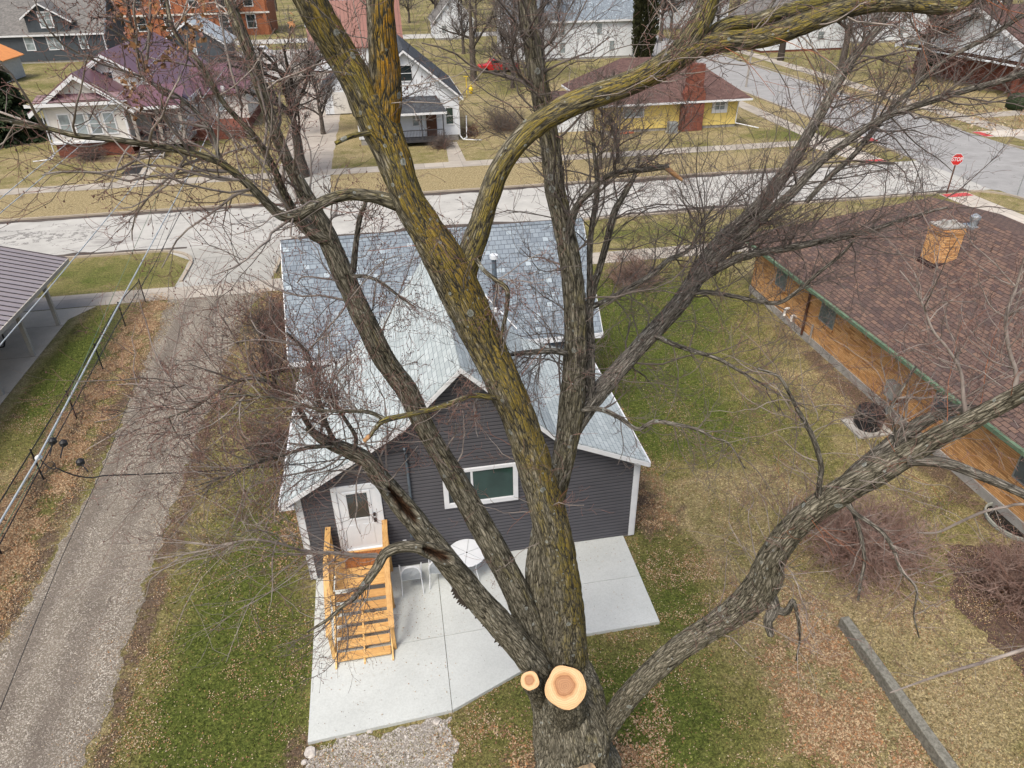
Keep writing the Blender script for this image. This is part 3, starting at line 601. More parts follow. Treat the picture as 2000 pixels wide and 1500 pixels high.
def lap_wall(mb, outline, along, step, depth, m=0):
    """clapboards: outline(z)->(u0,u1) at height z; along(u,z,d)->point, d = distance proud of the wall"""
    z0, z1 = outline.range; z = z0
    while z < z1-1e-4:
        t = min(z+step, z1); a0, a1 = outline(z); b0, b1 = outline(t-1e-5)
        s_ = z+(t-z)*.60; c0, c1 = outline(s_)
        mb.poly([along(a0, z, depth), along(a1, z, depth), along(c1, s_, depth*.86), along(c0, s_, depth*.86)], m)
        mb.poly([along(c0, s_, depth*.86), along(c1, s_, depth*.86), along(b1, t, .002), along(b0, t, .002)], m)
        mb.poly([along(a0, z, 0), along(a1, z, 0), along(a1, z, depth), along(a0, z, depth)], m)
        z = t
class Outl:
    def __init__(s, left, right, z0, z1): s.l = left; s.r = right; s.range = (z0, z1)   # lists of (z,u)
    def __call__(s, z): return (np.interp(z, [a for a, b in s.l], [b for a, b in s.l]), np.interp(z, [a for a, b in s.r], [b for a, b in s.r]))
def gable_roof(mb, x0, x1, y0, y1, ez, rz, axis='y', over=.35, th=.10, m=0, hip=0, rx=None):
    """two slopes (or four with hip) with thickness; ridge along axis; returns ridge"""
    if axis == 'y':
        c = (x0+x1)/2 if rx is None else rx
        for (xe, s) in ((x0, -1), (x1, 1)):
            sl = (rz-ez)/abs(c-xe); X = xe+s*over; Z = ez-over*sl
            P = [(X, y0-over, Z), (X, y1+over, Z), (c, y1+over-hip, rz), (c, y0-over+hip, rz)]
            if s > 0: P = P[::-1]
            mb.prism([(p[0], p[1], p[2]) for p in P], (0, 0, th), m)
        if hip:
            sl = (rz-ez)/((x1-x0)/2)
            for (ye, s) in ((y0-over, 1), (y1+over, -1)):
                X0 = x0-over; X1 = x1+over; Z = ez-over*sl
                mb.prism([(X0, ye, Z), (c, ye+s*hip, rz), (X1, ye, Z)][::s], (0, 0, th), m)
    else:
        c = (y0+y1)/2 if rx is None else rx
        for (ye, s) in ((y0, -1), (y1, 1)):
            sl = (rz-ez)/abs(c-ye); Y = ye+s*over; Z = ez-over*sl
            P = [(x0-over, Y, Z), (x1+over, Y, Z), (x1+over-hip, c, rz), (x0-over+hip, c, rz)]
            if s < 0: P = P[::-1]
            mb.prism([(p[0], p[1], p[2]) for p in P], (0, 0, th), m)
        if hip:
            sl = (rz-ez)/((y1-y0)/2)
            for (xe, s) in ((x0-over, 1), (x1+over, -1)):
                Z = ez-over*sl
                mb.prism([(xe, y0-over, Z), (xe+s*hip, c, rz), (xe, y1+over, Z)][::-s], (0, 0, th), m)
def wall_box(mb, x0, x1, y0, y1, z0, ez, rz=None, axis='y', rx=None, step=.2, depth=.015, m=0):
    """four clapboard walls with gable tops"""
    cx = (x0+x1)/2 if rx is None else rx; cy = (y0+y1)/2 if rx is None else rx
    S = lambda u, z, d: (u, y0-d, z); Nn = lambda u, z, d: (u, y1+d, z); W = lambda u, z, d: (x0-d, u, z); E_ = lambda u, z, d: (x1+d, u, z)
    def o(a, b, gab, c): 
        if gab: return Outl([(z0, a), (ez, a), (rz, c)], [(z0, b), (ez, b), (rz, c)], z0, rz)
        return Outl([(z0, a), (ez, a)], [(z0, b), (ez, b)], z0, ez)
    lap_wall(mb, o(x0, x1, rz and axis == 'y', cx), S, step, depth, m); lap_wall(mb, o(x0, x1, rz and axis == 'y', cx), Nn, step, depth, m)
    lap_wall(mb, o(y0, y1, rz and axis == 'x', cy), W, step, depth, m); lap_wall(mb, o(y0, y1, rz and axis == 'x', cy), E_, step, depth, m)
def fascia(mb, x0, x1, y0, y1, ez, rz, axis='y', over=.35, hh=.16, rx=None):
    """white barge boards on the gable facing the viewer and boards under the eaves"""
    if axis == 'y':
        c = (x0+x1)/2 if rx is None else rx
        for xe, s in ((x0, -1), (x1, 1)):
            sl = (rz-ez)/abs(c-xe); X = xe+s*over; Z = ez-over*sl; y = y0-over
            mb.prism([(X, y-.03, Z-hh), (c, y-.03, rz-hh), (c, y-.03, rz-.002), (X, y-.03, Z-.002)], (0, .028, 0))
            mb.box(min(X, X+s*.03), max(X, X+s*.03), y0-over, y1+over, Z-hh*.6, Z+.1)
    else:
        c = (y0+y1)/2 if rx is None else rx
        for ye, s in ((y0, -1), (y1, 1)):
            sl = (rz-ez)/abs(c-ye); Y = ye+s*over; Z = ez-over*sl
            mb.box(x0-over, x1+over, min(Y, Y+s*.03), max(Y, Y+s*.03), Z-hh*.6, Z+.1)
            for X in (x0-over-.03, x1+over+.002):
                mb.prism([(X, Y, Z-hh), (X, c, rz-hh), (X, c, rz-.002), (X, Y, Z-.002)], (.028, 0, 0))
# ------------------------------------------------------------------ the charcoal cottage
t = thing('cottage', 'charcoal clapboard cottage with blue grey shingle roofs beside the white patio', 'house', (1.4, 14.7, 0))
WY = 14.7; XL, XR = -3.12, 5.92
PROF = [(-3.12, 3.10), (-.25, 4.86), (1.22, 6.30), (3.62, 3.94), (5.92, 2.92)]
wl = MB()
Lz = [(0.1, XL), (3.10, XL), (4.86, -.25), (6.30, 1.22)]; Rz = [(0.1, XR), (2.92, XR), (3.94, 3.62), (6.30, 1.22)]
lap_wall(wl, Outl(Lz, Rz, .1, 6.29), lambda u, z, d: (u, WY-d, z), .112, .028)
lap_wall(wl, Outl([(0.1, 14.7), (3.1, 14.7)], [(0.1, 20.6), (3.1, 20.6)], .1, 3.08), lambda u, z, d: (XL-d, u, z), .112, .028)
lap_wall(wl, Outl([(0.1, 14.7), (2.9, 14.7)], [(0.1, 20.6), (2.9, 20.6)], .1, 2.90), lambda u, z, d: (XR+d, u, z), .112, .028)
for (x0_, x1_) in ((-3.3, 6.1),):
    wl.box(x0_, x1_, 20.6, 27.6, .1, 3.6)
wl.prism([(-3.3, 20.6, 3.6), (-3.3, 27.6, 3.6), (-3.3, 23.3, 6.35)], (9.4, 0, 0))
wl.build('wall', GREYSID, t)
MB().box(XL+.02, XR-.02, WY+.02, 20.6, -.05, .1).box(-3.28, 6.08, 20.6, 27.58, -.05, .1).build('foundation', CEMENT, t)
rf = MB(); TH = .07; OVW = .32
def rear_z(x): return np.interp(x, [-3.44, -.25, 1.22, 3.62, 6.08], [2.93, 4.88, 6.34, 3.97, 2.86])
xs = [-3.44, -.25, 1.22, 3.62, 6.08]
for a, b in zip(xs[:-1], xs[1:]):
    # the low wings tuck under the front roof, the steep middle runs on to meet it
    y1 = 21.4 if (a < -.3 or b > 3.7) else 23.2
    rf.prism([(a, WY-OVW, rear_z(a)), (b, WY-OVW, rear_z(b)), (b, y1, rear_z(b)), (a, y1, rear_z(a))], (0, 0, TH))
ro = rf.build('roof', ROOFL, t, label='pale grey shingles over the rear wing')
RX0, RX1 = -3.55, 6.38; EY, EZ, RY, RZ = 20.0, 3.85, 22.9, 6.65
fr_ = MB()
sl = (RZ-EZ)/(RY-EY)
fr_.prism([(RX0, EY, EZ), (RX1, EY, EZ), (RX1, RY, RZ), (RX0, RY, RZ)], (0, 0, .09))
fr_.prism([(RX0, RY, RZ), (RX1, RY, RZ), (RX1, 28.2, 3.2), (RX0, 28.2, 3.2)], (0, 0, .09))
fr_.bar((RX0, RY, RZ+.06), (RX1, RY, RZ+.06), .07, n=6)
ro2 = fr_.build('roof', ROOFB, t, label='blue grey shingles over the front of the house')
tr = MB()
for a, b in zip(xs[:-1], xs[1:]):
    tr.prism([(a, WY-OVW-.025, rear_z(a)-.10), (b, WY-OVW-.025, rear_z(b)-.10), (b, WY-OVW-.025, rear_z(b)+.035), (a, WY-OVW-.025, rear_z(a)+.035)], (0, .022, 0))
    tr.prism([(a, WY-OVW, rear_z(a)-.03), (b, WY-OVW, rear_z(b)-.03), (b, WY-.02, rear_z(b)-.03), (a, WY-.02, rear_z(a)-.03)], (0, 0, .024))
tr.box(XL-.025, XL+.13, WY-.045, WY-.018, .08, 3.02); tr.box(XL-.045, XL-.018, WY-.045, WY+.12, .08, 3.02)
tr.box(XR-.13, XR+.025, WY-.045, WY-.018, .08, 2.86); tr.box(XR+.018, XR+.045, WY-.045, WY+.12, .08, 2.86)
tr.box(-3.49, -3.445, WY-OVW, 20.4, 2.80, 2.98); tr.box(6.09, 6.135, WY-OVW, 20.4, 2.74, 2.90)
tr.box(-3.45, -3.13, WY-OVW, WY-.05, 2.80, 2.90)
tr.prism([(RX0-.03, EY, EZ-.12), (RX0-.03, RY, RZ-.12), (RX0-.03, RY, RZ+.05), (RX0-.03, EY, EZ+.05)], (.025, 0, 0))
tr.prism([(RX1+.005, EY, EZ-.12), (RX1+.005, RY, RZ-.12), (RX1+.005, RY, RZ+.05), (RX1+.005, EY, EZ+.05)], (.025, 0, 0))
tr.box(RX0, RX1, EY-.03, EY-.003, EZ-.12, EZ+.06)
tr.build('trim', TRIMW, t)
fl = MB()
for k in range(12):                          # white valley flashing on the right
    u = k/12; x = 1.6+(3.55-1.6)*u; x2 = 1.6+(3.55-1.6)*(u+1/12)
    def vp(x):
        z = rear_z(x)+TH; y = EY+(z-EZ-.09)/sl; return np.array([x, y, z])
    a, b = vp(x), vp(x2); e = np.array([.05, -.06, .035])
    fl.poly([a+e*(1, -1, 1), b+e*(1, -1, 1), b+np.array([.06, .09, .115]), a+np.array([.06, .09, .115])])
fl.build('flashing', FLUE, t)
pb = G(973, 640, 4.55); pb = np.array([3.0, 20.75, 4.6]); ptop = onY(973, 503, 20.75)
fp = MB().bar((pb[0], pb[1], 4.4), (pb[0], pb[1], ptop[2]), .075, n=14).build('flue_pipe', DGREY, t, smooth=False)
MB().bar((pb[0], pb[1], ptop[2]-.02), (pb[0], pb[1], ptop[2]+.10), .13, .13, 14).build('flue_cap', METALW, fp)
MB().bar((pb[0], pb[1]-.02, 4.62), (pb[0], pb[1]-.02, 4.82), .13, .085, 14).build('flue_collar', FLUE, fp)
# window and door on the rear wall
wo = MB(); wx0, wx1, wz0, wz1 = .60, 2.58, 1.98, 3.22
for b_ in ((wx0, wx0+.13, wz0, wz1), (wx1-.13, wx1, wz0, wz1), (wx0+.13, wx1-.13, wz0, wz0+.15), (wx0+.13, wx1-.13, wz1-.10, wz1)):
    wo.box(b_[0], b_[1], WY-.075, WY-.018, b_[2], b_[3])
wo.box(1.33, 1.39, WY-.062, WY-.02, wz0+.15, wz1-.10)
wo = wo.build('window', TRIMW, t, bevel=.006)
MB().box(wx0+.1, 1.36, WY-.034, WY-.02, wz0+.1, wz1-.06).build('pane', GLASS, wo)
MB().box(1.36, wx1-.1, WY-.040, WY-.02, wz0+.1, wz1-.06).build('pane', GLASSG, wo, label='pane with a green curtain behind it')
dr = MB()
for b_ in ((-2.23, -2.10, .95, 3.13), (-1.13, -1.00, .95, 3.13), (-2.10, -1.13, 3.0, 3.13)): dr.box(b_[0], b_[1], WY-.075, WY-.018, b_[2], b_[3])
dr.box(-2.10, -1.13, WY-.045, WY-.02, .99, 3.0); dr.box(-2.10, -1.13, WY-.10, WY-.02, .95, .99)
for b_ in ((-1.95, -1.87, 1.98, 2.93), (-1.35, -1.27, 1.98, 2.93), (-1.87, -1.35, 1.98, 2.05), (-1.87, -1.35, 2.86, 2.93)): dr.box(b_[0], b_[1], WY-.062, WY-.044, b_[2], b_[3])
for (a, b) in ((-1.93, -1.66), (-1.56, -1.29)): dr.box(a, b, WY-.055, WY-.044, 1.12, 1.82)
do = dr.build('door', WHITE, t, bevel=.005)
MB().box(-1.87, -1.35, WY-.052, WY-.046, 2.05, 2.86).build('pane', GLASS, do)
MB().box(-1.26, -1.20, WY-.10, WY-.045, 2.08, 2.16).build('deadbolt', BLACK, do)
MB().box(-1.27, -1.19, WY-.07, WY-.045, 1.86, 1.98).bar((-1.23, WY-.07, 1.92), (-1.23, WY-.12, 1.92), .03).build('handle', BLACK, do)
mt_ = onY(791, 876, WY-.07); mb_ = onY(800, 985, WY-.07)
MB().bar((mt_[0], WY-.08, 1.9), (mt_[0], WY-.08, mt_[2]), .035, n=10).bar((mt_[0], WY-.08, mt_[2]), (mt_[0]-.02, WY-.2, mt_[2]+.08), .055, .03, 10).box(mt_[0]-.13, mt_[0]+.13, WY-.14, WY-.02, 1.2, 1.9).build('service_mast', DGREY, t)
mb = MB()
for k in range(9): a0 = k*.7; a1 = a0+.7; c = np.array([mt_[0]+.13, WY-.12, mt_[2]-.25]); mb.bar(c+.17*np.array([math.cos(a0), 0, math.sin(a0)*1.3]), c+.17*np.array([math.cos(a1), 0, math.sin(a1)*1.3]), .012, n=5)
mb.build('cable_loop', BLACK, t)
MB().box(-.6, -.5, WY-.05, WY-.018, .9, 1.05).build('outlet_cover', TRIMW, t)

# patio slabs
pp = [(-2.95, 9.86), (.2, 10.04), (3.69, 11.5), (5.60, 11.52), (5.64, 14.66), (-3.02, 14.66)]
g = .006; slabs = [[(-2.95, 9.86), (.2-g, 10.04), (.22-g, 12.1-g), (-2.97, 12.02-g)], [(-2.97, 12.02+g), (.22-g, 12.1+g), (.25-g, 14.66), (-3.02, 14.66)],
    [(.2+g, 10.04), (3.69-g, 11.5), (3.69-g, 12.2-g), (.22+g, 12.1-g)], [(.22+g, 12.1+g), (3.69-g, 12.2+g), (3.7-g, 14.66), (.25+g, 14.66)],
    [(3.69+g, 11.5), (5.60, 11.52), (5.62, 13.1-g), (3.7+g, 13.1-g)], [(3.7+g, 13.1+g), (5.62, 13.1+g), (5.64, 14.66), (3.7+g, 14.66)]]
mb = MB()
for s_ in slabs: mb.prism([(x, y, -.06) for x, y in s_], (0, 0, .16))
tag(mb.build('patio', PATIO), 'white concrete patio with saw cut joints behind the charcoal cottage', 'patio')

# deck steps
t = thing('deck_stairs', 'new yellow pine landing and steps leading up to the white door', 'stairs', (-1.7, 13, .1))
X0, X1 = -2.45, -1.0; mb = MB()
for k in range(8): mb.box(X0+.09, X1-.09, 13.32+k*.172, 13.32+k*.172+.166, .93, .97)
mb.build('landing', LUMBER2, t, bevel=.004)
n = 6; ys = 13.30; run = .255; rise = .128
for k in range(n):
    z = .97-rise*(k+1)+.0; y = ys-run*(k+1)
    MB().box(X0+.10, X1-.10, y-.012, y+run-.03, z-.04, z).build('tread', LUMBER2, t, bevel=.004)
mb = MB()
for x in (X0+.055, (X0+X1)/2, X1-.055):
    P = [(x-.02, ys, .92), (x-.02, ys, .62), (x-.02, ys-run*n-.02, .10), (x-.02, ys-run*n-.16, .10), (x-.02, ys-run*n-.16, .14)]
    mb.prism([(p[0], p[1], p[2]-(.05 if x < -1.1 and x > -2 else 0)) for p in P], (.04, 0, 0))
mb.build('stringer', LUMBER, t)
for x in (X0, X1):
    for (y_, z_) in ((14.52, 1.86), (13.22, 1.86), (11.92, .98)): MB().box(x-.045, x+.045, y_, y_+.09, .1, z_).build('post', LUMBER, t, bevel=.004)
for x in (X0, X1):
    R = MB(); s = -1 if x == X0 else 1; xa, xb = x-.07, x+.07
    R.prism([(xa, 14.62, 1.86), (xb, 14.62, 1.86), (xb, 13.24, 1.86), (xa, 13.24, 1.86)], (0, 0, .04))
    R.prism([(xa, 13.26, 1.865), (xb, 13.26, 1.865), (xb, 11.84, .965), (xa, 11.84, .965)], (0, 0, .04))
    R.build('handrail', LUMBER, t, bevel=.004)
    r2 = MB()
    for zz in (1.45,):
        r2.box(x-.02, x+.02, 13.31, 14.52, zz, zz+.14); r2.prism([(x-.02, 13.24, zz), (x-.02, 13.24, zz+.14), (x-.02, 12.0, zz-.66), (x-.02, 12.0, zz-.80)], (.04, 0, 0))
    for k in range(7): r2.box(x-.018, x+.018, 13.38+k*.16, 13.41+k*.16, .97, 1.45)
    r2.box(x-.02, x+.02, 13.24, 14.6, .78, .93)
    r2.build('rail_infill', LUMBER, t)
tag(MB().box(-2.12, -1.16, 13.98, 14.52, .972, .987).build('doormat', COIR), 'brown and black woven doormat in front of the white door', 'doormat')

# patio table and chairs
tb = G(912, 1085, .72)
t = thing('patio_table', 'round white metal patio table with an umbrella hole', 'table', (tb[0], tb[1], .1))
mb = MB(); R0 = .52
mb.lathe((tb[0], tb[1], .80), [(.06, 0), (R0-.02, 0), (R0, .01), (R0, .03), (R0-.02, .035), (.03, .035)], 40)
mb.build('tabletop', METALW, t, bevel=0)
mb = MB()
for k in range(6):
    a = k*math.pi/3+.3; mb.bar((tb[0]+.05*math.cos(a), tb[1]+.05*math.sin(a), .838), (tb[0]+(R0-.03)*math.cos(a), tb[1]+(R0-.03)*math.sin(a), .838), .006, n=5)
mb.build('rib', STEEL, t)
MB().lathe((tb[0], tb[1], .836), [(.026, 0), (.026, .004)], 14).build('umbrella_hole', BLACK, t)
for k in range(4):
    a = k*math.pi/2+.6; MB().path([(tb[0]+.42*math.cos(a), tb[1]+.42*math.sin(a), .79), (tb[0]+.34*math.cos(a), tb[1]+.34*math.sin(a), .5), (tb[0]+.46*math.cos(a), tb[1]+.46*math.sin(a), .10)], .014, 8).build('leg', METALW, t)
def make_chair(label, loc):
    t = thing('patio_chair', label, 'chair', loc, 'white patio chairs')
    x, y, z = loc; w2 = .26
    b = MB(); 
    arch = [(x-w2, y-.24, z+.42)]+[(x-w2*math.cos(a), y-.36+.02*math.sin(a), z+.72+.26*math.sin(a)) for a in np.linspace(0, math.pi, 11)]+[(x+w2, y-.24, z+.42)]
    b.path(arch, .019, 8); b.build('back_frame', METALW, t)
    s = MB(); s.prism([(x-w2+.02, y-.24, z+.42), (x+w2-.02, y-.24, z+.42), (x+w2-.03, y-.355, z+.74), (x+w2*.7, y-.36, z+.90), (x+w2*.3, y-.36, z+.95), (x-w2*.3, y-.36, z+.95), (x-w2*.7, y-.36, z+.90), (x-w2+.03, y-.355, z+.74)], (0, .008, 0)); s.build('backrest', M('sling_mesh', (.40, .43, .46), (.34, .37, .40), 20, .6), t)
    s = MB(); s.prism([(x-w2+.02, y-.24, z+.41), (x+w2-.02, y-.24, z+.41), (x+w2-.02, y+.22, z+.44), (x-w2+.02, y+.22, z+.44)], (0, 0, .012)); s.build('seat', METALW, t)
    for sx in (-1, 1):
        MB().path([(x+sx*w2, y-.24, z+.42), (x+sx*(w2+.02), y-.42, z)], .013).build('leg', METALW, t)
        MB().path([(x+sx*w2, y+.22, z+.44), (x+sx*(w2+.01), y+.27, z)], .013).build('leg', METALW, t)
        MB().path([(x+sx*w2, y-.33, z+.64), (x+sx*(w2+.03), y+.1, z+.64), (x+sx*w2, y+.22, z+.44)], .014).build('armrest', METALW, t)
    return t
c1 = G(806, 1165, .1)
ch = make_chair('white metal patio chair nearest the wooden steps', (c1[0]+.02, c1[1]+.44, .1))
def copy_tree(o, parent=None):
    c = o.copy(); COL.objects.link(c); c.parent = parent
    for q in list(o.children): copy_tree(q, c)
    return c
c2 = copy_tree(ch); c2.location = (ch.location.x+.78, ch.location.y+.08, .1); c2.rotation_euler = (0, 0, rad(-8)); c2['label'] = 'white metal patio chair half hidden behind the low hollow limb'
# ------------------------------------------------------------------ brick ranch on the right
BX = 17.0; BY1 = 30.0; BY0 = 4.0
t = thing('brick_ranch_house', 'long orange brick house with red brown shingle roof and green gutter', 'house', (20, 20, 0))
wl = MB().box(BX, 29.8, BY0, BY1, .32, 2.72)
wl.build('wall', BRICKO, t)
MB().box(BX-.05, 29.85, BY0-.05, BY1+.05, -.1, .32).build('foundation', CEMENT, t)
rf = MB(); E0 = 16.42; EZ_ = 2.62; RXR, RZR = 23.4, 4.92; FY = 30.6; HIPY = 27.4
rf.prism([(E0, BY0-2, EZ_), (E0, FY, EZ_), (RXR, HIPY, RZR), (RXR, BY0-2, RZR)][::-1], (0, 0, .09))
rf.prism([(RXR*2-E0, BY0-2, EZ_), (RXR*2-E0, FY, EZ_), (RXR, HIPY, RZR), (RXR, BY0-2, RZR)], (0, 0, .09))
rf.prism([(E0, FY, EZ_), (RXR*2-E0, FY, EZ_), (RXR, HIPY, RZR)][::-1], (0, 0, .09))
ro = rf.build('roof', ROOFR, t)
MB().box(E0-.02, BX, BY0-2, FY, EZ_-.07, EZ_-.01).build('soffit', M('brown_soffit', (.07, .05, .035), None, 4, .8), t)
gt = MB().box(E0-.13, E0-.01, BY0-2, FY, EZ_-.04, EZ_+.085)
for k in range(26): gt.box(E0-.14, E0-.005, BY0+k*1.02, BY0+k*1.02+.03, EZ_+.085, EZ_+.10)
gt.build('gutter', COPPERG, t)
for (yc, w_) in ((27.45, .92), (23.65, 1.06), (16.68, 1.05), (13.15, 1.02), (8.2, 1.0)):
    o = MB()
    for (u0, u1, z0, z1) in ((yc-w_/2, yc-w_/2+.05, 1.30, 2.18), (yc+w_/2-.05, yc+w_/2, 1.30, 2.18), (yc-w_/2+.05, yc+w_/2-.05, 1.30, 1.35), (yc-w_/2+.05, yc+w_/2-.05, 2.13, 2.18)): o.box(BX-.03, BX-.002, u0, u1, z0, z1)
    o = o.build('window', STEEL, t)
    MB().box(BX-.018, BX-.003, yc-w_/2+.04, yc+w_/2-.04, 1.34, 2.14).build('pane', glassmat('screened_glass', (.085, .105, .115)), o)
    MB().box(BX-.07, BX-.002, yc-w_/2-.03, yc+w_/2+.03, 1.20, 1.295).build('sill', BRICKO, o)
MB().path([(BX-.12, 25.0, 2.6), (BX-.08, 25.0, 2.3), (BX-.08, 25.0, .15)], .055, 8).build('downspout', RUST, t)
MB().path([(BX-.08, 24.35, .95), (BX-.08, 24.35, .1)], .045, 8).build('drain_pipe', GREYWOOD, t)
for i, y in enumerate((26.4, 25.75)):
    MB().path([(BX, y, .75), (BX-.16, y, .75), (BX-.19, y, .70), (BX-.19, y-.0, .50), (BX-.22, y-.06, .42)] if i == 0 else [(BX, y, .62), (BX-.16, y, .72), (BX-.22, y, .68), (BX-.22, y, .45)], .055, 10).build('vent_pipe', PVC, t)
# chimney
cx, cy = 20.6, 22.9; zc = 3.9
mb = MB().box(cx-.47, cx+.47, cy-.38, cy+.38, 3.4, 5.45).box(cx-.50, cx+.50, cy-.41, cy+.41, 5.22, 5.36)
ch_ = mb.build('chimney', BRICKO, ro)
MB().box(cx-.53, cx+.53, cy-.43, cy+.43, 3.2, 4.12).build('chimney_flashing', M('brown_flashing', (.045, .022, .022), None, 5, .6), ch_)
MB().box(cx-.49, cx+.49, cy-.40, cy+.40, 5.45, 5.51).bar((cx-.2, cy, 5.51), (cx-.2, cy, 5.68), .10).bar((cx+.2, cy, 5.51), (cx+.2, cy, 5.64), .10).build('chimney_cap', CEMENT, ch_)
p = G(1965, 462, 4.75)
vx, vy = 22.9, 24.2
MB().box(vx-.28, vx+.28, vy-.28, vy+.28, 4.6, 4.86).lathe((vx, vy, 4.86), [(.14, 0), (.16, .2), (.2, .25), (.2, .36), (.05, .46)], 14).build('roof_vent', STEEL, ro)
# window well
t2 = thing('window_well', 'half round corrugated steel window well against the brick house', 'window well', (BX, 13.0, 0))
mb = MB(); P = [(BX-.04-.62*math.sin(a), 13.05-.80*math.cos(a)) for a in np.linspace(0, math.pi, 16)]
for a, b in zip(P[:-1], P[1:]):
    mb.prism([(a[0], a[1], -.02), (b[0], b[1], -.02), (b[0], b[1], .13), (a[0], a[1], .13)], (0.03, 0, 0))
    mb.bar((a[0], a[1], .13), (b[0], b[1], .13), .03, n=6); mb.bar((a[0], a[1], .07), (b[0], b[1], .07), .025, n=6)
mb.build('rim', M('aged_galvanised_rim', (.36, .37, .33), (.26, .27, .24), 5, .6), t2)
mb = MB().poly([(x, y, .022) for x, y in P]); mb.build('pit', M('dark_pit', (.012, .010, .009), None, 4, .95), t2)
# air conditioner
ac = (15.75, 18.35)
t2 = thing('air_conditioner', 'round black air conditioning unit on a concrete pad by the brick house', 'air conditioner', (*ac, 0))
MB().box(ac[0]-.68, ac[0]+.62, ac[1]-.62, ac[1]+.55, -.02, .07).build('pad', CEMENT, t2)
mb = MB().lathe((*ac, .07), [(.44, 0), (.45, .05), (.45, .62), (.43, .70), (.36, .74), (.34, .70), (.1, .68)], 28)
mb.build('casing', BLACK, t2, smooth=False)
mb = MB()
for k in range(20): a = k*math.pi/10; mb.bar((ac[0]+.08*math.cos(a), ac[1]+.08*math.sin(a), .80), (ac[0]+.37*math.cos(a), ac[1]+.37*math.sin(a), .81), .006, n=4)
for r_ in (.16, .26, .36): mb.path([(ac[0]+r_*math.cos(a), ac[1]+r_*math.sin(a), .805) for a in np.linspace(0, 2*math.pi, 24)], .006, 4)
for k in range(26): a = k*math.pi/13; mb.bar((ac[0]+.465*math.cos(a), ac[1]+.465*math.sin(a), .12), (ac[0]+.465*math.cos(a), ac[1]+.465*math.sin(a), .66), .006, n=4)
mb.build('fan_grille', BLACK, t2)
t2 = thing('utility_box', 'grey meter box and pipes on the brick wall beside the air conditioner', 'meter box', (16.8, 18.9, 0))
MB().box(16.72, 16.98, 18.7, 19.2, .75, 1.35).build('box', STEEL, t2, bevel=.01); MB().path([(16.85, 18.95, .75), (16.85, 18.95, .1)], .03).path([(16.85, 18.3, .9), (16.6, 18.3, .9), (16.4, 18.4, .4)], .025).build('pipe', STEEL, t2)
MB().bar((16.62, 18.35, .95), (16.98, 18.35, .95), .07).build('fitting', RUST, t2)

# ------------------------------------------------------------------ carport on the left
t = thing('carport', 'open carport with taupe standing seam metal roof on square grey posts', 'carport', (-19, 29, 0))
CE = -15.25; sl = .30; ez = 2.32; W_ = 7.2; CY1, CY0 = 35.3, 14
mb = MB().prism([(CE, CY0, ez), (CE, CY1, ez), (CE-W_/2, CY1, ez+sl*W_/2), (CE-W_/2, CY0, ez+sl*W_/2)][::-1], (0, 0, .06)).prism([(CE-W_, CY0, ez), (CE-W_, CY1, ez), (CE-W_/2, CY1, ez+sl*W_/2), (CE-W_/2, CY0, ez+sl*W_/2)], (0, 0, .06))
mb.build('roof', TAUPE, t)
mb = MB()
for k in range(54):
    y = CY0+.1+k*.40
    if y > CY1: break
    mb.prism([(CE, y, ez+.06), (CE, y+.03, ez+.06), (CE-W_/2, y+.03, ez+.06+sl*W_/2), (CE-W_/2, y, ez+.06+sl*W_/2)], (0, 0, .035))
mb.build('roof_seams', M('dark_seam_metal', (.05, .045, .05), None, 4, .5), t)
MB().prism([(CE, CY1, ez-.06), (CE-W_/2, CY1, ez-.06+sl*W_/2), (CE-W_/2, CY1, ez+.10+sl*W_/2), (CE, CY1, ez+.10)], (0, .05, 0)).build('gable_trim', M('dark_taupe_trim', (.10, .088, .092), None, 4, .5), t)
BEIGE = M('beige_painted_steel', (.42, .40, .35), (.34, .32, .28), 2, .6)
MB().box(CE-.02, CE+.03, CY0, CY1, ez-.10, ez+.07).box(-15.75, -15.6, CY0, 34.6, ez-.2, ez-.04).build('beam', BEIGE, t)
for y in (33.1, 30.1, 26.9, 23.7, 20.5):
    MB().box(-15.76, -15.60, y-.08, y+.08, .02, ez-.2).build('post', BEIGE, t, bevel=.006)
tag(MB().prism([(-22.8, 13, -.05), (-15.5, 13, -.05), (-15.45, 33.6, -.05), (-14.6, 34.9, -.05), (-22.8, 34.9, -.05)], (0, 0, .075)).build('carport_slab', SLABM), 'pale concrete slab under the open carport', 'slab')
p = G(4, 660, .6)
t = thing('utility_trailer', 'black wheel fender end of a trailer parked under the carport', 'trailer', (p[0]-.6, p[1], 0))
MB().box(p[0]-2.6, p[0]-.55, p[1]-.7, p[1]+.7, .35, .62).build('bed', M('navy_metal', (.03, .035, .05), None, 4, .5), t)
mb = MB(); mb.path([(p[0]-.5, p[1]+.35, .68), (p[0]-.1, p[1]+.32, .68), (p[0]+.03, p[1]+.05, .45), (p[0]+.02, p[1]-.15, .25), (p[0]-.4, p[1]-.2, .22)], .035).build('frame_tube', BLACK, t)
for sy in (-1, 1): MB().bar((p[0]-1.5, p[1]+sy*.72, .28), (p[0]-1.5, p[1]+sy*.86, .28), .27, n=18).build('wheel', BLACK, t)

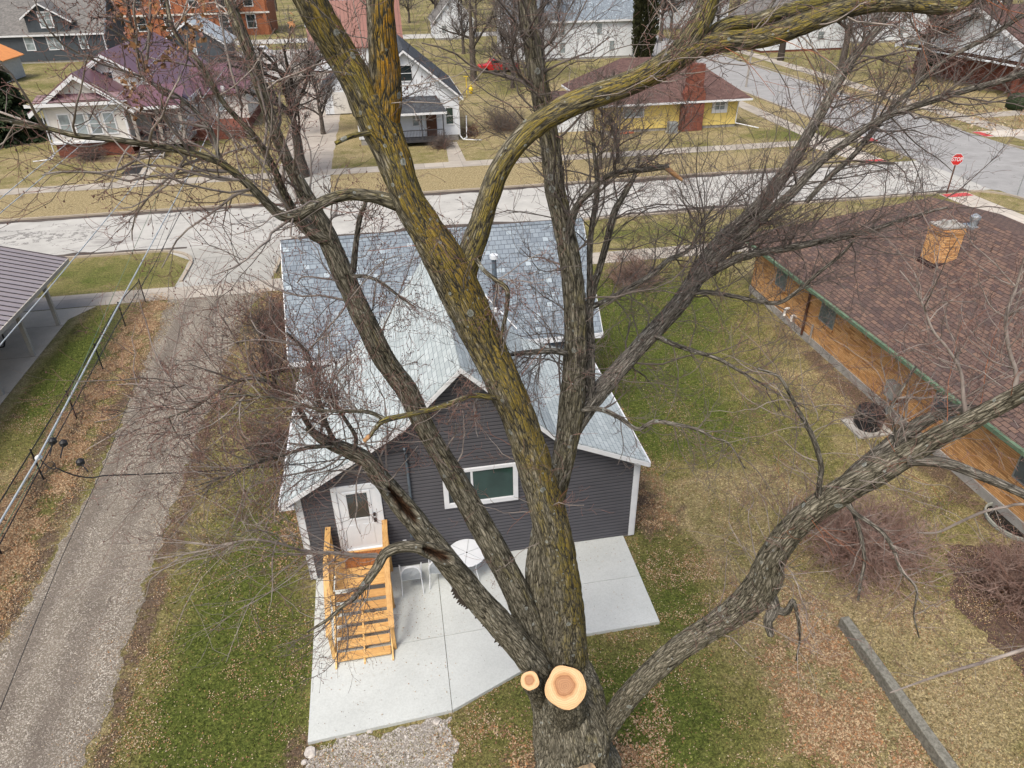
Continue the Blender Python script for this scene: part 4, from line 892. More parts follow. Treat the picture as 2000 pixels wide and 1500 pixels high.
# ------------------------------------------------------------------ chain link fence along the drive
t = thing('chain_link_fence', 'black chain link fence running beside the gravel driveway', 'fence', (-12.2, 22, 0))
fp = [(-12.3, 34.9), (-12.55, 32.3), (-12.35, 28.2), (-12.2, 24.5), (-12.1, 20.9), (-12.0, 17.4), (-11.9, 14), (-11.85, 10.6), (-11.8, 7)]
for (x, y) in fp: MB().bar((x, y, -.1), (x, y, 1.2), .028, n=8).lathe((x, y, 1.2), [(.034, 0), (.03, .03), (.01, .05)], 8).build('post', BLACK, t)
MB().path([(x, y, 1.15) for x, y in fp], .021, 6).build('top_rail', BLACK, t)
V = []; Fc = []; D_ = []
for (a, b) in zip(fp[:-1], fp[1:]):
    a = np.array(a); b = np.array(b); l = np.hypot(*(b-a)); u = (b-a)/l; s = .075
    for k in np.arange(-1.1, l, s):
        for sg in (1, -1):
            t0 = k; t1 = k+1.1
            if sg < 0: t0, t1 = t1, t0
            z0, z1 = .03, 1.13
            c0, c1 = np.clip(t0, 0, l), np.clip(t1, 0, l)
            if abs(t1-t0) < 1e-6: continue
            za = z0+(z1-z0)*(c0-t0)/(t1-t0); zb = z0+(z1-z0)*(c1-t0)/(t1-t0)
            if abs(zb-za) < .02: continue
            D_.append((np.array([*(a+u*c0), za]), np.array([*(a+u*c1), zb])))
# wires gathered into one mesh below, once the tube builder exists

# ------------------------------------------------------------------ low wall, stop sign, street furniture
t = thing('low_retaining_wall', 'low mossy concrete retaining wall end on the lower right lawn', 'wall', (10.05, 8, 0))
mb = MB().box(9.95, 10.18, -4, 10.62, -.1, .34); ob = mb.build('wall', M('lichened_concrete', (.27, .262, .22), (.16, .155, .13), 16, .95, .5, contrast=(.40, .60), fine=.5), t, bevel=.02)
def stop_sign(x, y):
    t = thing('stop_sign', 'red octagonal STOP sign on a brown post at the street corner', 'stop sign', (x, y, 0))
    MB().box(x-.04, x+.04, y-.02, y+.02, 0, 2.0).build('post', RUST, t)
    mb = MB(); R = .40
    a = [(x+R*math.cos(rad(22.5+45*k)), y-.035, 2.28+R*math.sin(rad(22.5+45*k))) for k in range(8)]
    mb.prism(a, (0, .012, 0)); mb.build('plate_border', TRIMW, t)
    R = .375; a = [(x+R*math.cos(rad(22.5+45*k)), y-.041, 2.28+R*math.sin(rad(22.5+45*k))) for k in range(8)]
    face = MB().prism(a, (0, .005, 0)).build('plate', REDP, t)
    cu = bpy.data.curves.new('stop_text', 'FONT'); cu.body = 'STOP'; cu.size = .30; cu.align_x = 'CENTER'; cu.align_y = 'CENTER'; cu.extrude = .002; cu.offset = .006
    tmp = bpy.data.objects.new('lettering', cu); COL.objects.link(tmp)
    bpy.context.view_layer.update(); me = bpy.data.meshes.new_from_object(tmp.evaluated_get(bpy.context.evaluated_depsgraph_get())); bpy.data.objects.remove(tmp)
    me.materials.clear(); me.materials.append(TRIMW)
    me.transform(Matrix.Translation((0, -.046, 2.28)) @ Matrix.Rotation(math.pi/2, 4, 'X') @ Matrix.Diagonal((.95, 1.15, 1, 1)))
    o = bpy.data.objects.new('lettering', me); COL.objects.link(o); o.parent = face
    t.rotation_euler = (0, 0, rad(-14))
stop_sign(36.9, 42.0)
q = G(1985, 385)
t = thing('street_name_post', 'thin steel post with a green street name blade at the right edge', 'sign', (q[0], q[1], 0))
MB().bar((q[0], q[1], 0), (q[0], q[1], 2.4), .03).build('post', STEEL, t); MB().box(q[0]-.02, q[0]+.35, q[1]-.01, q[1]+.01, 2.3, 2.5).build('blade', M('green_sign', (.02, .16, .08), None, 4, .5), t)
q = G(1457, 170)
t = thing('utility_pole', 'slender brown wooden pole beside the side street', 'utility pole', (q[0], q[1], 0))
MB().bar((q[0], q[1], 0), (q[0]+.1, q[1], 4.4), .13, .10, 10).build('pole', GREYWOOD, t)
q = G(1524, 118)
tag(MB().bar((q[0], q[1], -.1), (q[0], q[1], 2.6), .5, .42, 14).build('dead_stump', BARKF), 'tall cut off tree trunk beyond the side street', 'stump')
# ------------------------------------------------------------------ houses across the street
def corner_trim(mb, x0, x1, y0, y1, z0, ez):
    for x in (x0, x1): mb.box(x-.09, x+.09, y0-.035, y0+.09, z0, ez)
# maroon roofed bungalow
t = thing('maroon_roofed_bungalow', 'white bungalow with maroon metal roof, brick base and row of porch windows', 'house', (-22, 72, 0))
mb = MB(); wall_box(mb, -27.6, -17.0, 71, 88, .9, 4.0, 7.35, 'y', -22.5); wall_box(mb, -26.9, -20.9, 67.2, 71, 1.25, 3.95, 6.35, 'y', -23.8); wall_box(mb, -17.0, -12.4, 76, 84, .9, 3.4, 5.2, 'x')
mb.build('wall', OFFW, t)
MB().box(-26.85, -20.95, 67.22, 71.2, -.1, 1.25).box(-27.55, -12.45, 71.1, 87.9, -.1, .9).build('foundation', BRICKR, t)
rf = MB(); gable_roof(rf, -28.0, -17.0, 71, 88, 4.0, 7.5, 'y', .6, .1, rx=-22.5); gable_roof(rf, -27.4, -20.4, 67.2, 71.0, 4.05, 6.5, 'y', .55, .1, rx=-23.8); gable_roof(rf, -16.9, -12.4, 76, 84, 3.4, 5.3, 'x', .5, .09)
rf.prism([(-20.5, 66.8, 3.75), (-16.3, 66.8, 3.75), (-16.3, 70.6, 4.9), (-20.5, 70.6, 4.9)], (0, 0, .08))
rf.prism([(-27.4, 66.62, 4.45), (-20.4, 66.62, 4.45), (-20.8, 67.15, 4.95), (-27.0, 67.15, 4.95)], (0, 0, .05))
rf.build('roof', MAROON, t)
tr = MB(); fascia(tr, -28.0, -17.0, 71, 88, 4.0, 7.5, 'y', .6, .42, rx=-22.5); fascia(tr, -27.4, -20.4, 67.2, 71.0, 4.05, 6.5, 'y', .55, .36, rx=-23.8)
tr.box(-28, -20.2, 66.50, 66.58, 4.15, 4.4).box(-20.5, -16.3, 66.72, 66.79, 3.6, 3.82); corner_trim(tr, -26.9, -20.9, 67.2, 71, 1.2, 3.95); tr.box(-27.1, -20.7, 66.98, 67.2, 1.15, 1.3); tr.box(-14.4, -14.1, 75.4, 75.7, 3.4, 3.9)
tr.build('trim', TRIMW, t)
for u in (-25.6, -24.45, -23.3, -22.15): window(t, 'S', 67.18, u, 1.75, .95, 1.75, .09, glass=GLASSL, style='hung')
window(t, 'S', 70.98, -22.5, 5.3, .9, .8, .08, style='plain')
window(t, 'S', 75.9, -14.8, 1.6, .9, 1.2, glass=GLASSL)
pr = MB()
for x in (-20.2, -18.3, -16.5): pr.box(x-.13, x+.13, 66.9, 67.16, .9, 3.75)
pr.box(-20.9, -16.4, 66.8, 71, .72, .9)
for k in range(18): pr.box(-17.9+k*.08, -17.87+k*.08, 66.95, 66.98, .9, 1.7)
pr.box(-18.0, -16.5, 66.92, 67.02, 1.7, 1.78)
pr.build('porch', GREYWOOD, t)
MB().box(-19.9, -18.9, 70.9, 70.98, .9, 2.9).build('door', DARKSID, t)
mb = MB()
for k in range(5): mb.box(-20.1, -18.2, 66.8-.34*(k+1), 66.8-.34*k-.06, .72-.15*(k+1)+.03, .72-.15*(k+1)+.08)
for x in (-20.15, -18.15): mb.prism([(x-.03, 66.8, .7), (x-.03, 66.8, .5), (x-.03, 65.1, -.02), (x-.03, 65.1, .16)], (.06, 0, 0))
mb.build('steps', GREYWOOD, t)
MB().path([(-27.1, 67.0, 3.9), (-27.1, 67.0, .4), (-27.2, 66.3, .15), (-28.6, 66.2, .08)], .05, 6).build('downspout', TRIMW, t)
tag(MB().poly([(-20.3, 60.6, .03), (-18.9, 60.3, .03), (-19.2, 63.6, .03), (-20.2, 63.4, .03)]).build('landscape_fabric', BLACK), 'black landscape fabric laid in front of the bungalow steps', 'fabric')
t = thing('child_slide', 'small yellow plastic slide leaning on the brick base of the bungalow', 'slide', (-25.1, 66, 0))
q = G(152, 305)
MB().prism([(q[0]-.22, q[1]+.5, .8), (q[0]+.22, q[1]+.5, .8), (q[0]+.22, q[1]-.3, .05), (q[0]-.22, q[1]-.3, .05)], (0, -.03, .05)).build('chute', YELP, t)
# white front gable house
t = thing('white_gabled_house', 'white clapboard house with charcoal roof and small front porch', 'house', (2, 66, 0))
mb = MB(); wall_box(mb, -1.9, 6.7, 65.6, 77, .5, 3.95, 7.45, 'y', 2.4, .15); mb.build('wall', WHITE, t)
MB().box(-1.85, 6.65, 65.65, 76.9, -.1, .5).build('foundation', CEMENT, t)
rf = MB(); gable_roof(rf, -1.9, 6.7, 65.6, 77, 3.95, 7.5, 'y', .45, .09, rx=2.4)
rf.prism([(-.8, 63.9, 2.75), (5.6, 63.9, 2.75), (4.9, 65.55, 3.75), (-.1, 65.55, 3.75)], (0, 0, .08))
rf.build('roof', ROOFK, t)
tr = MB(); fascia(tr, -1.9, 6.7, 65.6, 77, 3.95, 7.5, 'y', .45, .2, rx=2.4); corner_trim(tr, -1.9, 6.7, 65.6, 77, .5, 3.95); tr.box(-.8, 5.6, 63.86, 63.9, 2.6, 2.78); tr.path([(7.1, 65.2, 3.6), (6.78, 65.5, 3.2), (6.78, 65.5, .4), (7.0, 64.9, .2), (8.6, 64.7, .1)], .05, 6); tr.build('trim', TRIMW, t)
window(t, 'S', 65.58, 2.5, 5.0, 1.1, 1.35, style='hung'); window(t, 'S', 65.58, 5.95, 1.35, .78, 1.5, style='hung', glass=GLASSG); window(t, 'S', 65.58, 3.0, 1.35, .7, 1.2, style='hung', glass=GLASSL)
pr = MB().box(-.6, 5.4, 64.0, 65.55, .35, .5)
for x in (-.5, 1.4, 3.4, 5.25): pr.box(x-.05, x+.05, 64.05, 64.15, .5, 2.6)
for k in range(30): pr.box(1.5+k*.125, 1.53+k*.125, 64.08, 64.11, .5, 1.3)
pr.box(1.4, 5.25, 64.06, 64.13, 1.3, 1.36); pr.build('porch', M('charcoal_porch', (.05, .05, .055), None, 4, .6), t)
MB().box(3.9, 4.8, 65.5, 65.58, .5, 2.5).build('door', M('dark_wood_door', (.10, .04, .02), None, 3, .5), t)
MB().box(-.5, -.2, 63.9, 64, .1, .2).build('step', CEMENT, t)
# garage / side house left of it, mostly behind the trees
t = thing('white_garage', 'low white garage with dark shingle roof left of the white gabled house', 'garage', (-2, 84, 0))
mb = MB(); wall_box(mb, -5.5, -1.2, 80, 86, .1, 2.6, 4.2, 'y'); mb.build('wall', WHITE, t); rf = MB(); gable_roof(rf, -5.5, -1.2, 80, 86, 2.6, 4.2, 'y', .3, .1); rf.build('roof', ROOFK, t)
MB().box(-4.6, -2.1, 79.92, 79.98, .1, 2.2).build('door', OFFW, t)
# yellow ranch
t = thing('yellow_ranch_house', 'yellow clapboard house with brown hip roof and tall red brick chimney', 'house', (26, 66, 0))
mb = MB(); wall_box(mb, 19.3, 32.4, 64.8, 75, .25, 2.9, step=.22); mb.build('wall', YELLOW, t)
MB().box(19.35, 32.35, 64.85, 74.9, -.1, .25).build('foundation', CEMENT, t)
rf = MB(); gable_roof(rf, 19.3, 32.4, 64.8, 75, 2.95, 5.5, 'x', .85, .09, hip=4.2); rf.build('roof', ROOFR2, t)
tr = MB(); tr.box(18.4, 33.3, 63.88, 63.97, 2.42, 2.58).box(18.38, 18.46, 63.9, 75.8, 2.42, 2.58).path([(32.35, 64.2, 2.5), (32.3, 64.6, 2.2), (32.3, 64.7, .35), (33.9, 63.2, .12)], .05, 6).path([(19.4, 64.2, 2.5), (19.4, 64.7, 2.2), (19.4, 64.7, .35), (20.0, 62.6, .12)], .05, 6); tr.build('trim', TRIMW, t)
MB().box(26.8, 28.75, 63.95, 64.78, -.1, 3.2).prism([(26.8, 63.95, 3.2), (28.75, 63.95, 3.2), (28.45, 63.95, 3.7), (27.1, 63.95, 3.7)], (0, .83, 0)).box(27.1, 28.45, 63.97, 64.9, 3.7, 5.6).build('chimney', BRICKR, t)
window(t, 'S', 64.78, 22.4, 1.25, 2.0, 1.3, .12, style='pair', glass=GLASSL, name='window'); window(t, 'S', 64.78, 30.6, 1.3, 1.5, 1.3, .3, style='grid', glass=GLASSL)
t = thing('heat_pump', 'grey air conditioner standing left of the red chimney of the yellow house', 'air conditioner', (25.8, 63.8, 0))
MB().box(25.3, 26.3, 63.4, 64.2, 0, .1).build('pad', CEMENT, t); mb = MB().box(25.4, 26.2, 63.45, 64.1, .1, .95)
for k in range(8): mb.box(25.38, 25.4, 63.5, 64.05, .2+k*.09, .23+k*.09); mb.box(25.45, 26.15, 63.43, 63.45, .2+k*.09, .23+k*.09)
mb.build('casing', STEEL, t, bevel=.02)
t = thing('white_annex', 'small white flat fronted annex at the left end of the yellow house', 'annex', (17.5, 69, 0))
MB().box(15.9, 19.2, 66.4, 72, 0, 2.5).build('wall', WHITE, t); MB().box(15.7, 19.35, 66.2, 72.2, 2.5, 2.6).build('roof', ROOFR2, t)
tag(MB().path([(21.0, 64.3, .06), (21.6, 64.1, .1), (22.4, 64.3, .08), (22.0, 64.5, .1), (21.3, 64.45, .07)], .06, 6).build('garden_hose', M('orange_hose', (.8, .18, .05), None, 5, .5)), 'orange hose coiled by the wall of the yellow house', 'hose')

def far_house(name, label, x0, x1, y0, y1, ez, rz, axis, wmat, rmat, wins=(), over=.4, dormer=None, base=None, lap=.22):
    t = thing(name, label, 'house', ((x0+x1)/2, (y0+y1)/2, 0))
    mb = MB(); wall_box(mb, x0, x1, y0, y1, .3, ez, rz-.12, axis, step=lap); w_ = mb.build('wall', wmat, t)
    MB().box(x0+.05, x1-.05, y0+.05, y1-.05, -.1, .3 if base is None else .3).build('foundation', base or CEMENT, t)
    rf = MB(); gable_roof(rf, x0, x1, y0, y1, ez, rz, axis, over, .12); rf.build('roof', rmat, t)
    tr = MB(); fascia(tr, x0, x1, y0, y1, ez, rz, axis, over, .25); corner_trim(tr, x0, x1, y0, y1, .3, ez); tr.build('trim', TRIMW, t)
    for (f, u, z, w2, h) in wins: window(t, f, {'S': y0-.02, 'W': x0-.02, 'E': x1+.02}[f], u, z, w2, h, .12, glass=GLASSL, style='pair' if w2 > 1.4 else 'hung')
    return t
t = far_house('dark_grey_house', 'dark grey clapboard house with grey roof and front wall dormer', -62, -41.5, 134, 146, 4.3, 9.4, 'x', DARKSID, ROOFG, (('S', -48.8, 1.8, 2.1, 2.0), ('S', -44.6, 1.8, 1.2, 2.0), ('S', -52.4, 1.8, 1.4, 2.0)))
mb = MB(); lap_wall(mb, Outl([(3.5, -52), (6.6, -52), (8.3, -49.4)], [(3.5, -46.0), (6.0, -46.0), (8.3, -49.4)], 3.5, 8.28), lambda u, z, d: (u, 133.94-d, z), .22, .015)
mb.poly([(-46.0, 133.94, 4.2), (-46.0, 137.6, 5.6), (-46, 137.6, 6.0), (-46, 133.94, 6.0)]).poly([(-52, 133.94, 4.2), (-52, 138, 5.6), (-52, 138, 6.6), (-52, 133.94, 6.6)]); mb.build('dormer', DARKSID, t)
MB().prism([(-52.5, 133.4, 6.3), (-49.4, 133.4, 8.35), (-49.4, 141, 8.35), (-52.5, 141, 6.3)][::-1], (0, 0, .12)).prism([(-49.4, 133.4, 8.35), (-45.2, 133.4, 5.7), (-45.2, 141, 5.7), (-49.4, 141, 8.35)][::-1], (0, 0, .12)).build('dormer_roof', ROOFG, t)
MB().prism([(-52.5, 133.35, 6.1), (-49.4, 133.35, 8.15), (-49.4, 133.35, 8.4), (-52.5, 133.35, 6.35)], (0, .05, 0)).prism([(-49.4, 133.35, 8.15), (-45.2, 133.35, 5.5), (-45.2, 133.35, 5.75), (-49.4, 133.35, 8.4)], (0, .05, 0)).build('dormer_trim', TRIMW, t)
window(t, 'S', 133.9, -49.0, 4.9, 2.0, 2.3, .18, style='pair', glass=GLASSL)
t = thing('tarped_shed', 'small grey shed with bright orange roof underlay beside the evergreen', 'shed', (-53, 117, 0))
mb = MB(); wall_box(mb, -55, -48.4, 113, 119, .1, 3.0, 4.6, 'y'); mb.build('wall', M('pale_grey_siding', (.42, .44, .43), None, 3, .6), t); rf = MB(); gable_roof(rf, -55, -48.4, 113, 119, 3.0, 4.8, 'y', .5, .1); rf.build('roof', ORANGE, t)
t = thing('orange_brick_building', 'tall rust orange brick building with dark windows at the top left', 'building', (-38, 172, 0))
MB().box(-52, -20, 168, 182, 0, 13).build('wall', BRICKF, t)
for k in range(6):
    for j in range(3): window(t, 'S', 167.98, -49.5+k*5.2, 1.2+j*3.9, 1.9, 2.6, .16, glass=GLASS, style='hung')
mb = MB()
for k in range(7): mb.box(-52.2+k*5.2, -51.5+k*5.2, 167.7, 167.98, 0, 13)
mb.build('pilaster', BRICKF, t); MB().box(-52.3, -19.7, 167.6, 167.98, 3.9, 4.2).build('band_course', OFFW, t)
MB().box(-52.4, -19.6, 167.4, 182.4, 13, 13.4).build('cornice', OFFW, t)
far_house('small_grey_house', 'small grey house with pale blue metal roof behind the maroon bungalow', -30.5, -21.5, 122, 131, 3.2, 6.2, 'y', DARKSID, M('pale_blue_metal_roof', (.42, .47, .50), None, 3, .4), (('S', -26, 1.2, 1.0, 1.4),))
t = thing('rusted_barn', 'white building with a rusty red metal roof behind the forked stem', 'barn', (-9, 128, 0))
mb = MB(); wall_box(mb, -8.5, 4.0, 112, 120, .1, 3.2, 6.8, 'x', step=.25); mb.build('wall', WHITE, t); rf = MB(); gable_roof(rf, -8.5, 4.0, 112, 120, 3.2, 8.4, 'x', .3, .12); rf.build('roof', RUSTM, t)
far_house('white_farmhouse', 'large two storey white house with slate blue shingle roof at the top', 19.5, 38.2, 113, 124, 5.5, 10.5, 'x', WHITE, ROOFB, (('S', 22, 3.3, 1.0, 1.6), ('S', 27.5, 3.3, 1.0, 1.6), ('S', 33, 3.3, 1.0, 1.6), ('S', 22, .9, 1.0, 1.6), ('S', 27.5, .9, 1.0, 1.6), ('S', 35, .9, 1.0, 1.6)))
t = thing('porch_shelter', 'small white post porch with grey hip roof right of the white farmhouse', 'porch', (40, 112, 0))
mb = MB()
for x in (38.6, 41.2):
    for y in (110.4, 113.4): MB().box(x-.08, x+.08, y, y+.16, 0, 2.3).build('post', TRIMW, t)
rf = MB(); gable_roof(rf, 38.5, 41.3, 110.4, 113.6, 2.4, 3.4, 'x', .3, .1, hip=1.6); rf.build('roof', ROOFG, t)
far_house('white_cottage', 'white cottage with grey roof behind the parkway trees at top centre', 11.5, 18.6, 146, 156, 3.4, 7.4, 'y', WHITE, ROOFG, (('S', 13.2, 1.0, 1.0, 1.5), ('S', 16.8, 1.0, 1.0, 1.5)))
t = thing('brick_bungalow', 'red brick bungalow with brown shingle roof and deep porch at the right edge', 'house', (76, 80, 0))
mb = MB().box(68.5, 84, 71, 90, .0, 3.3).box(66.3, 72, 66.3, 71, 0, .9).box(66.3, 72.8, 66.3, 66.6, .9, 1.5).box(66.3, 66.6, 66.6, 70.9, .9, 1.5)
for (x, y) in ((66.45, 66.45), (69.8, 66.45), (72.8, 66.45), (66.45, 70.4)): mb.box(x-.4, x+.4, y-.4, y+.4, 0, 2.2); mb.prism([(x-.38, y-.38, 2.2), (x+.38, y-.38, 2.2), (x+.25, y-.25, 3.4), (x-.25, y-.25, 3.4)], (0, .5, 0))
mb.build('wall', BRICKR, t); rf = MB(); gable_roof(rf, 66.2, 86, 66.2, 90, 3.5, 8.2, 'x', .6, .14); rf.build('roof', ROOFR2, t)
tr = MB(); fascia(tr, 66.2, 86, 66.2, 90, 3.5, 8.2, 'x', .6, .45); tr.build('trim', TRIMW, t)
MB().box(65.6, 66.18, 65.7, 90.4, 3.05, 3.15).prism([(66.2, 66.3, 3.5), (66.2, 90, 3.5), (66.2, 78, 7.9)], (.1, 0, 0)).build('gable_siding', WHITE, t)
window(t, 'S', 70.98, 71.5, 1.3, 1.2, 1.5, .1, style='hung'); MB().box(69, 70, 70.9, 70.98, .9, 3).build('door', TRIMW, t)
for (x, y, s, lb) in ((62.7, 65.3, 1.35, 'clipped dark green boxy shrub left of the brick bungalow porch'), (70.2, 60.6, 2.2, 'long clipped hedge in front of the brick bungalow')):
    mb = MB(); n_ = 14
    for i in range(n_):
        for j in range(n_):
            for k in range(5): pass
    mb.lathe((x, y, 0), [(.8*s, 0), (s, .2), (s*1.02, .8), (s*.95, 1.2), (s*.7, 1.4), (.1, 1.45)], 26)
    for i in range(len(mb.v)):
        v = Vector(mb.v[i]); k = 1+.08*noise.noise(v*3); mb.v[i] = (x+(v.x-x)*k, y+(v.y-y)*k*.9, v.z*k)
    tag(mb.build('clipped_shrub', HEDGE, smooth=True), lb, 'shrub')
far_house('pale_house', 'white house with grey roof and brick base seen under the long mossy limb', 58.5, 72, 112, 126, 3.6, 8.0, 'y', WHITE, ROOFG, (('S', 61.5, 1.4, 1.2, 1.4), ('S', 68, 1.4, 1.2, 1.4)), base=BRICKR)
far_house('white_corner_house', 'white house behind the trees right of the side street', 78, 92, 118, 132, 5.4, 9.5, 'x', WHITE, ROOFG, (('S', 81, 3.2, 1.0, 1.5), ('S', 86, 3.2, 1.0, 1.5), ('S', 81, .9, 1.0, 1.5), ('S', 86, .9, 1.0, 1.5)))
far_house('brown_roofed_house', 'far white house with a brown roof beyond the side street', 56, 70, 150, 162, 5.5, 9.5, 'x', WHITE, ROOFR2, (('S', 59, 3.2, 1.0, 1.5), ('S', 64, 3.2, 1.0, 1.5)))
far_house('grey_far_house', 'far grey house with dark roof above the yellow house', 40, 52, 175, 187, 5, 9, 'x', M('light_grey_siding', (.45, .46, .47), None, 2, .6), ROOFK, (('S', 43, 1, 1, 1.5), ('S', 48, 1, 1, 1.5)))
far_house('far_white_house', 'far white house near the top edge between the left stems', -14, -2, 178, 190, 5, 9.5, 'y', WHITE, ROOFG, (('S', -10, 1, 1.2, 1.5), ('S', -6, 1, 1.2, 1.5), ('S', -8, 4.5, 1.2, 1.5)))
far_house('far_tan_house', 'far tan house with brown roof at the top right corner', 98, 112, 128, 142, 5, 9, 'x', OFFW, ROOFR2, (('S', 101, 3, 1, 1.5), ('S', 106, 3, 1, 1.5)))
t = thing('parked_pickup', 'bright red pickup truck parked behind the white gabled house', 'pickup truck', (16.5, 104.5, 0))
def car(t, x, y, Lc, Wc, mat, truck=False):
    b = MB(); P = [(-Lc/2, .35), (-Lc/2, .95), (-Lc/2+1.2, 1.05), (-Lc/2+1.9, 1.05), (Lc/2, .98), (Lc/2, .35)]
    b.prism([(x+u, y-Wc/2, z) for u, z in P], (0, Wc, 0)); b.build('body', mat, t, bevel=.06)
    c = MB(); a, e = ((-Lc/2+1.2, -Lc/2+3.0) if truck else (-Lc/2+1.1, Lc/2-.5))
    c.prism([(x+a, y-Wc/2+.08, 1.04), (x+e, y-Wc/2+.08, 1.02), (x+e-.35, y-Wc/2+.22, 1.62), (x+a+.5, y-Wc/2+.22, 1.62)], (0, Wc-.3, 0)); c.build('cab', mat, t, bevel=.05)
    MB().box(x+a+.45, x+e-.3, y-Wc/2+.12, y-Wc/2+.19, 1.15, 1.5).build('window', GLASS, t)
    for sx in (-Lc/2+.9, Lc/2-1.0):
        for sy in (-1, 1): MB().bar((x+sx, y+sy*(Wc/2-.2), .34), (x+sx, y+sy*(Wc/2+.02), .34), .34, n=16).build('wheel', BLACK, t)
car(t, 16.5, 104.5, 5.4, 1.9, REDP, True)
t = thing('parked_car', 'dark grey car parked at the far edge of the concrete lot', 'car', (-20, 150, 0))
q = G(585, 62); car(t, q[0]-14, q[1]-4, 4.5, 1.8, M('dark_car_paint', (.05, .055, .065), None, 4, .3))
t = thing('parked_car', 'white car parked in the lot behind the small grey house', 'car', (-25, 116, 0))
q = G(505, 112); car(t, q[0], q[1], 4.5, 1.8, M('white_car_paint', (.6, .61, .63), None, 4, .3))
t = thing('yellow_marker', 'yellow plastic figure on the lawn right of the white gabled house', 'lawn ornament', (10.5, 71, 0))
q = G(920, 183); MB().lathe((q[0], q[1], 0), [(.12, 0), (.22, .2), (.25, .6), (.12, .75), (.16, .9), (.05, 1.05)], 10).build('body', YELP, t)
q = G(912, 190); tag(MB().bar((q[0], q[1], 0), (q[0], q[1], 2.2), .04).box(q[0]-.3, q[0]+.3, q[1]-.03, q[1]+.03, 2.15, 2.22).build('clothes_post', YELP), 'thin pale yellow clothes line post behind the white house', 'post')
q = G(912, 272); t = thing('lawn_cart', 'white two wheeled cart frame at the corner of the white house', 'cart', (q[0], q[1], 0))
mb = MB(); mb.path([(q[0]+.1, q[1]+.6, 1.9), (q[0], q[1], .15), (q[0]-.3, q[1]-.2, .1)], .05, 6); mb.build('frame', METALW, t)
mb = MB()
for k in range(12): a = k*math.pi/6; a2 = a+math.pi/6; mb.bar((q[0]+.5+.5*math.cos(a), q[1], .5+.5*math.sin(a)), (q[0]+.5+.5*math.cos(a2), q[1], .5+.5*math.sin(a2)), .03, n=5)
mb.build('wheel', RUST, t)

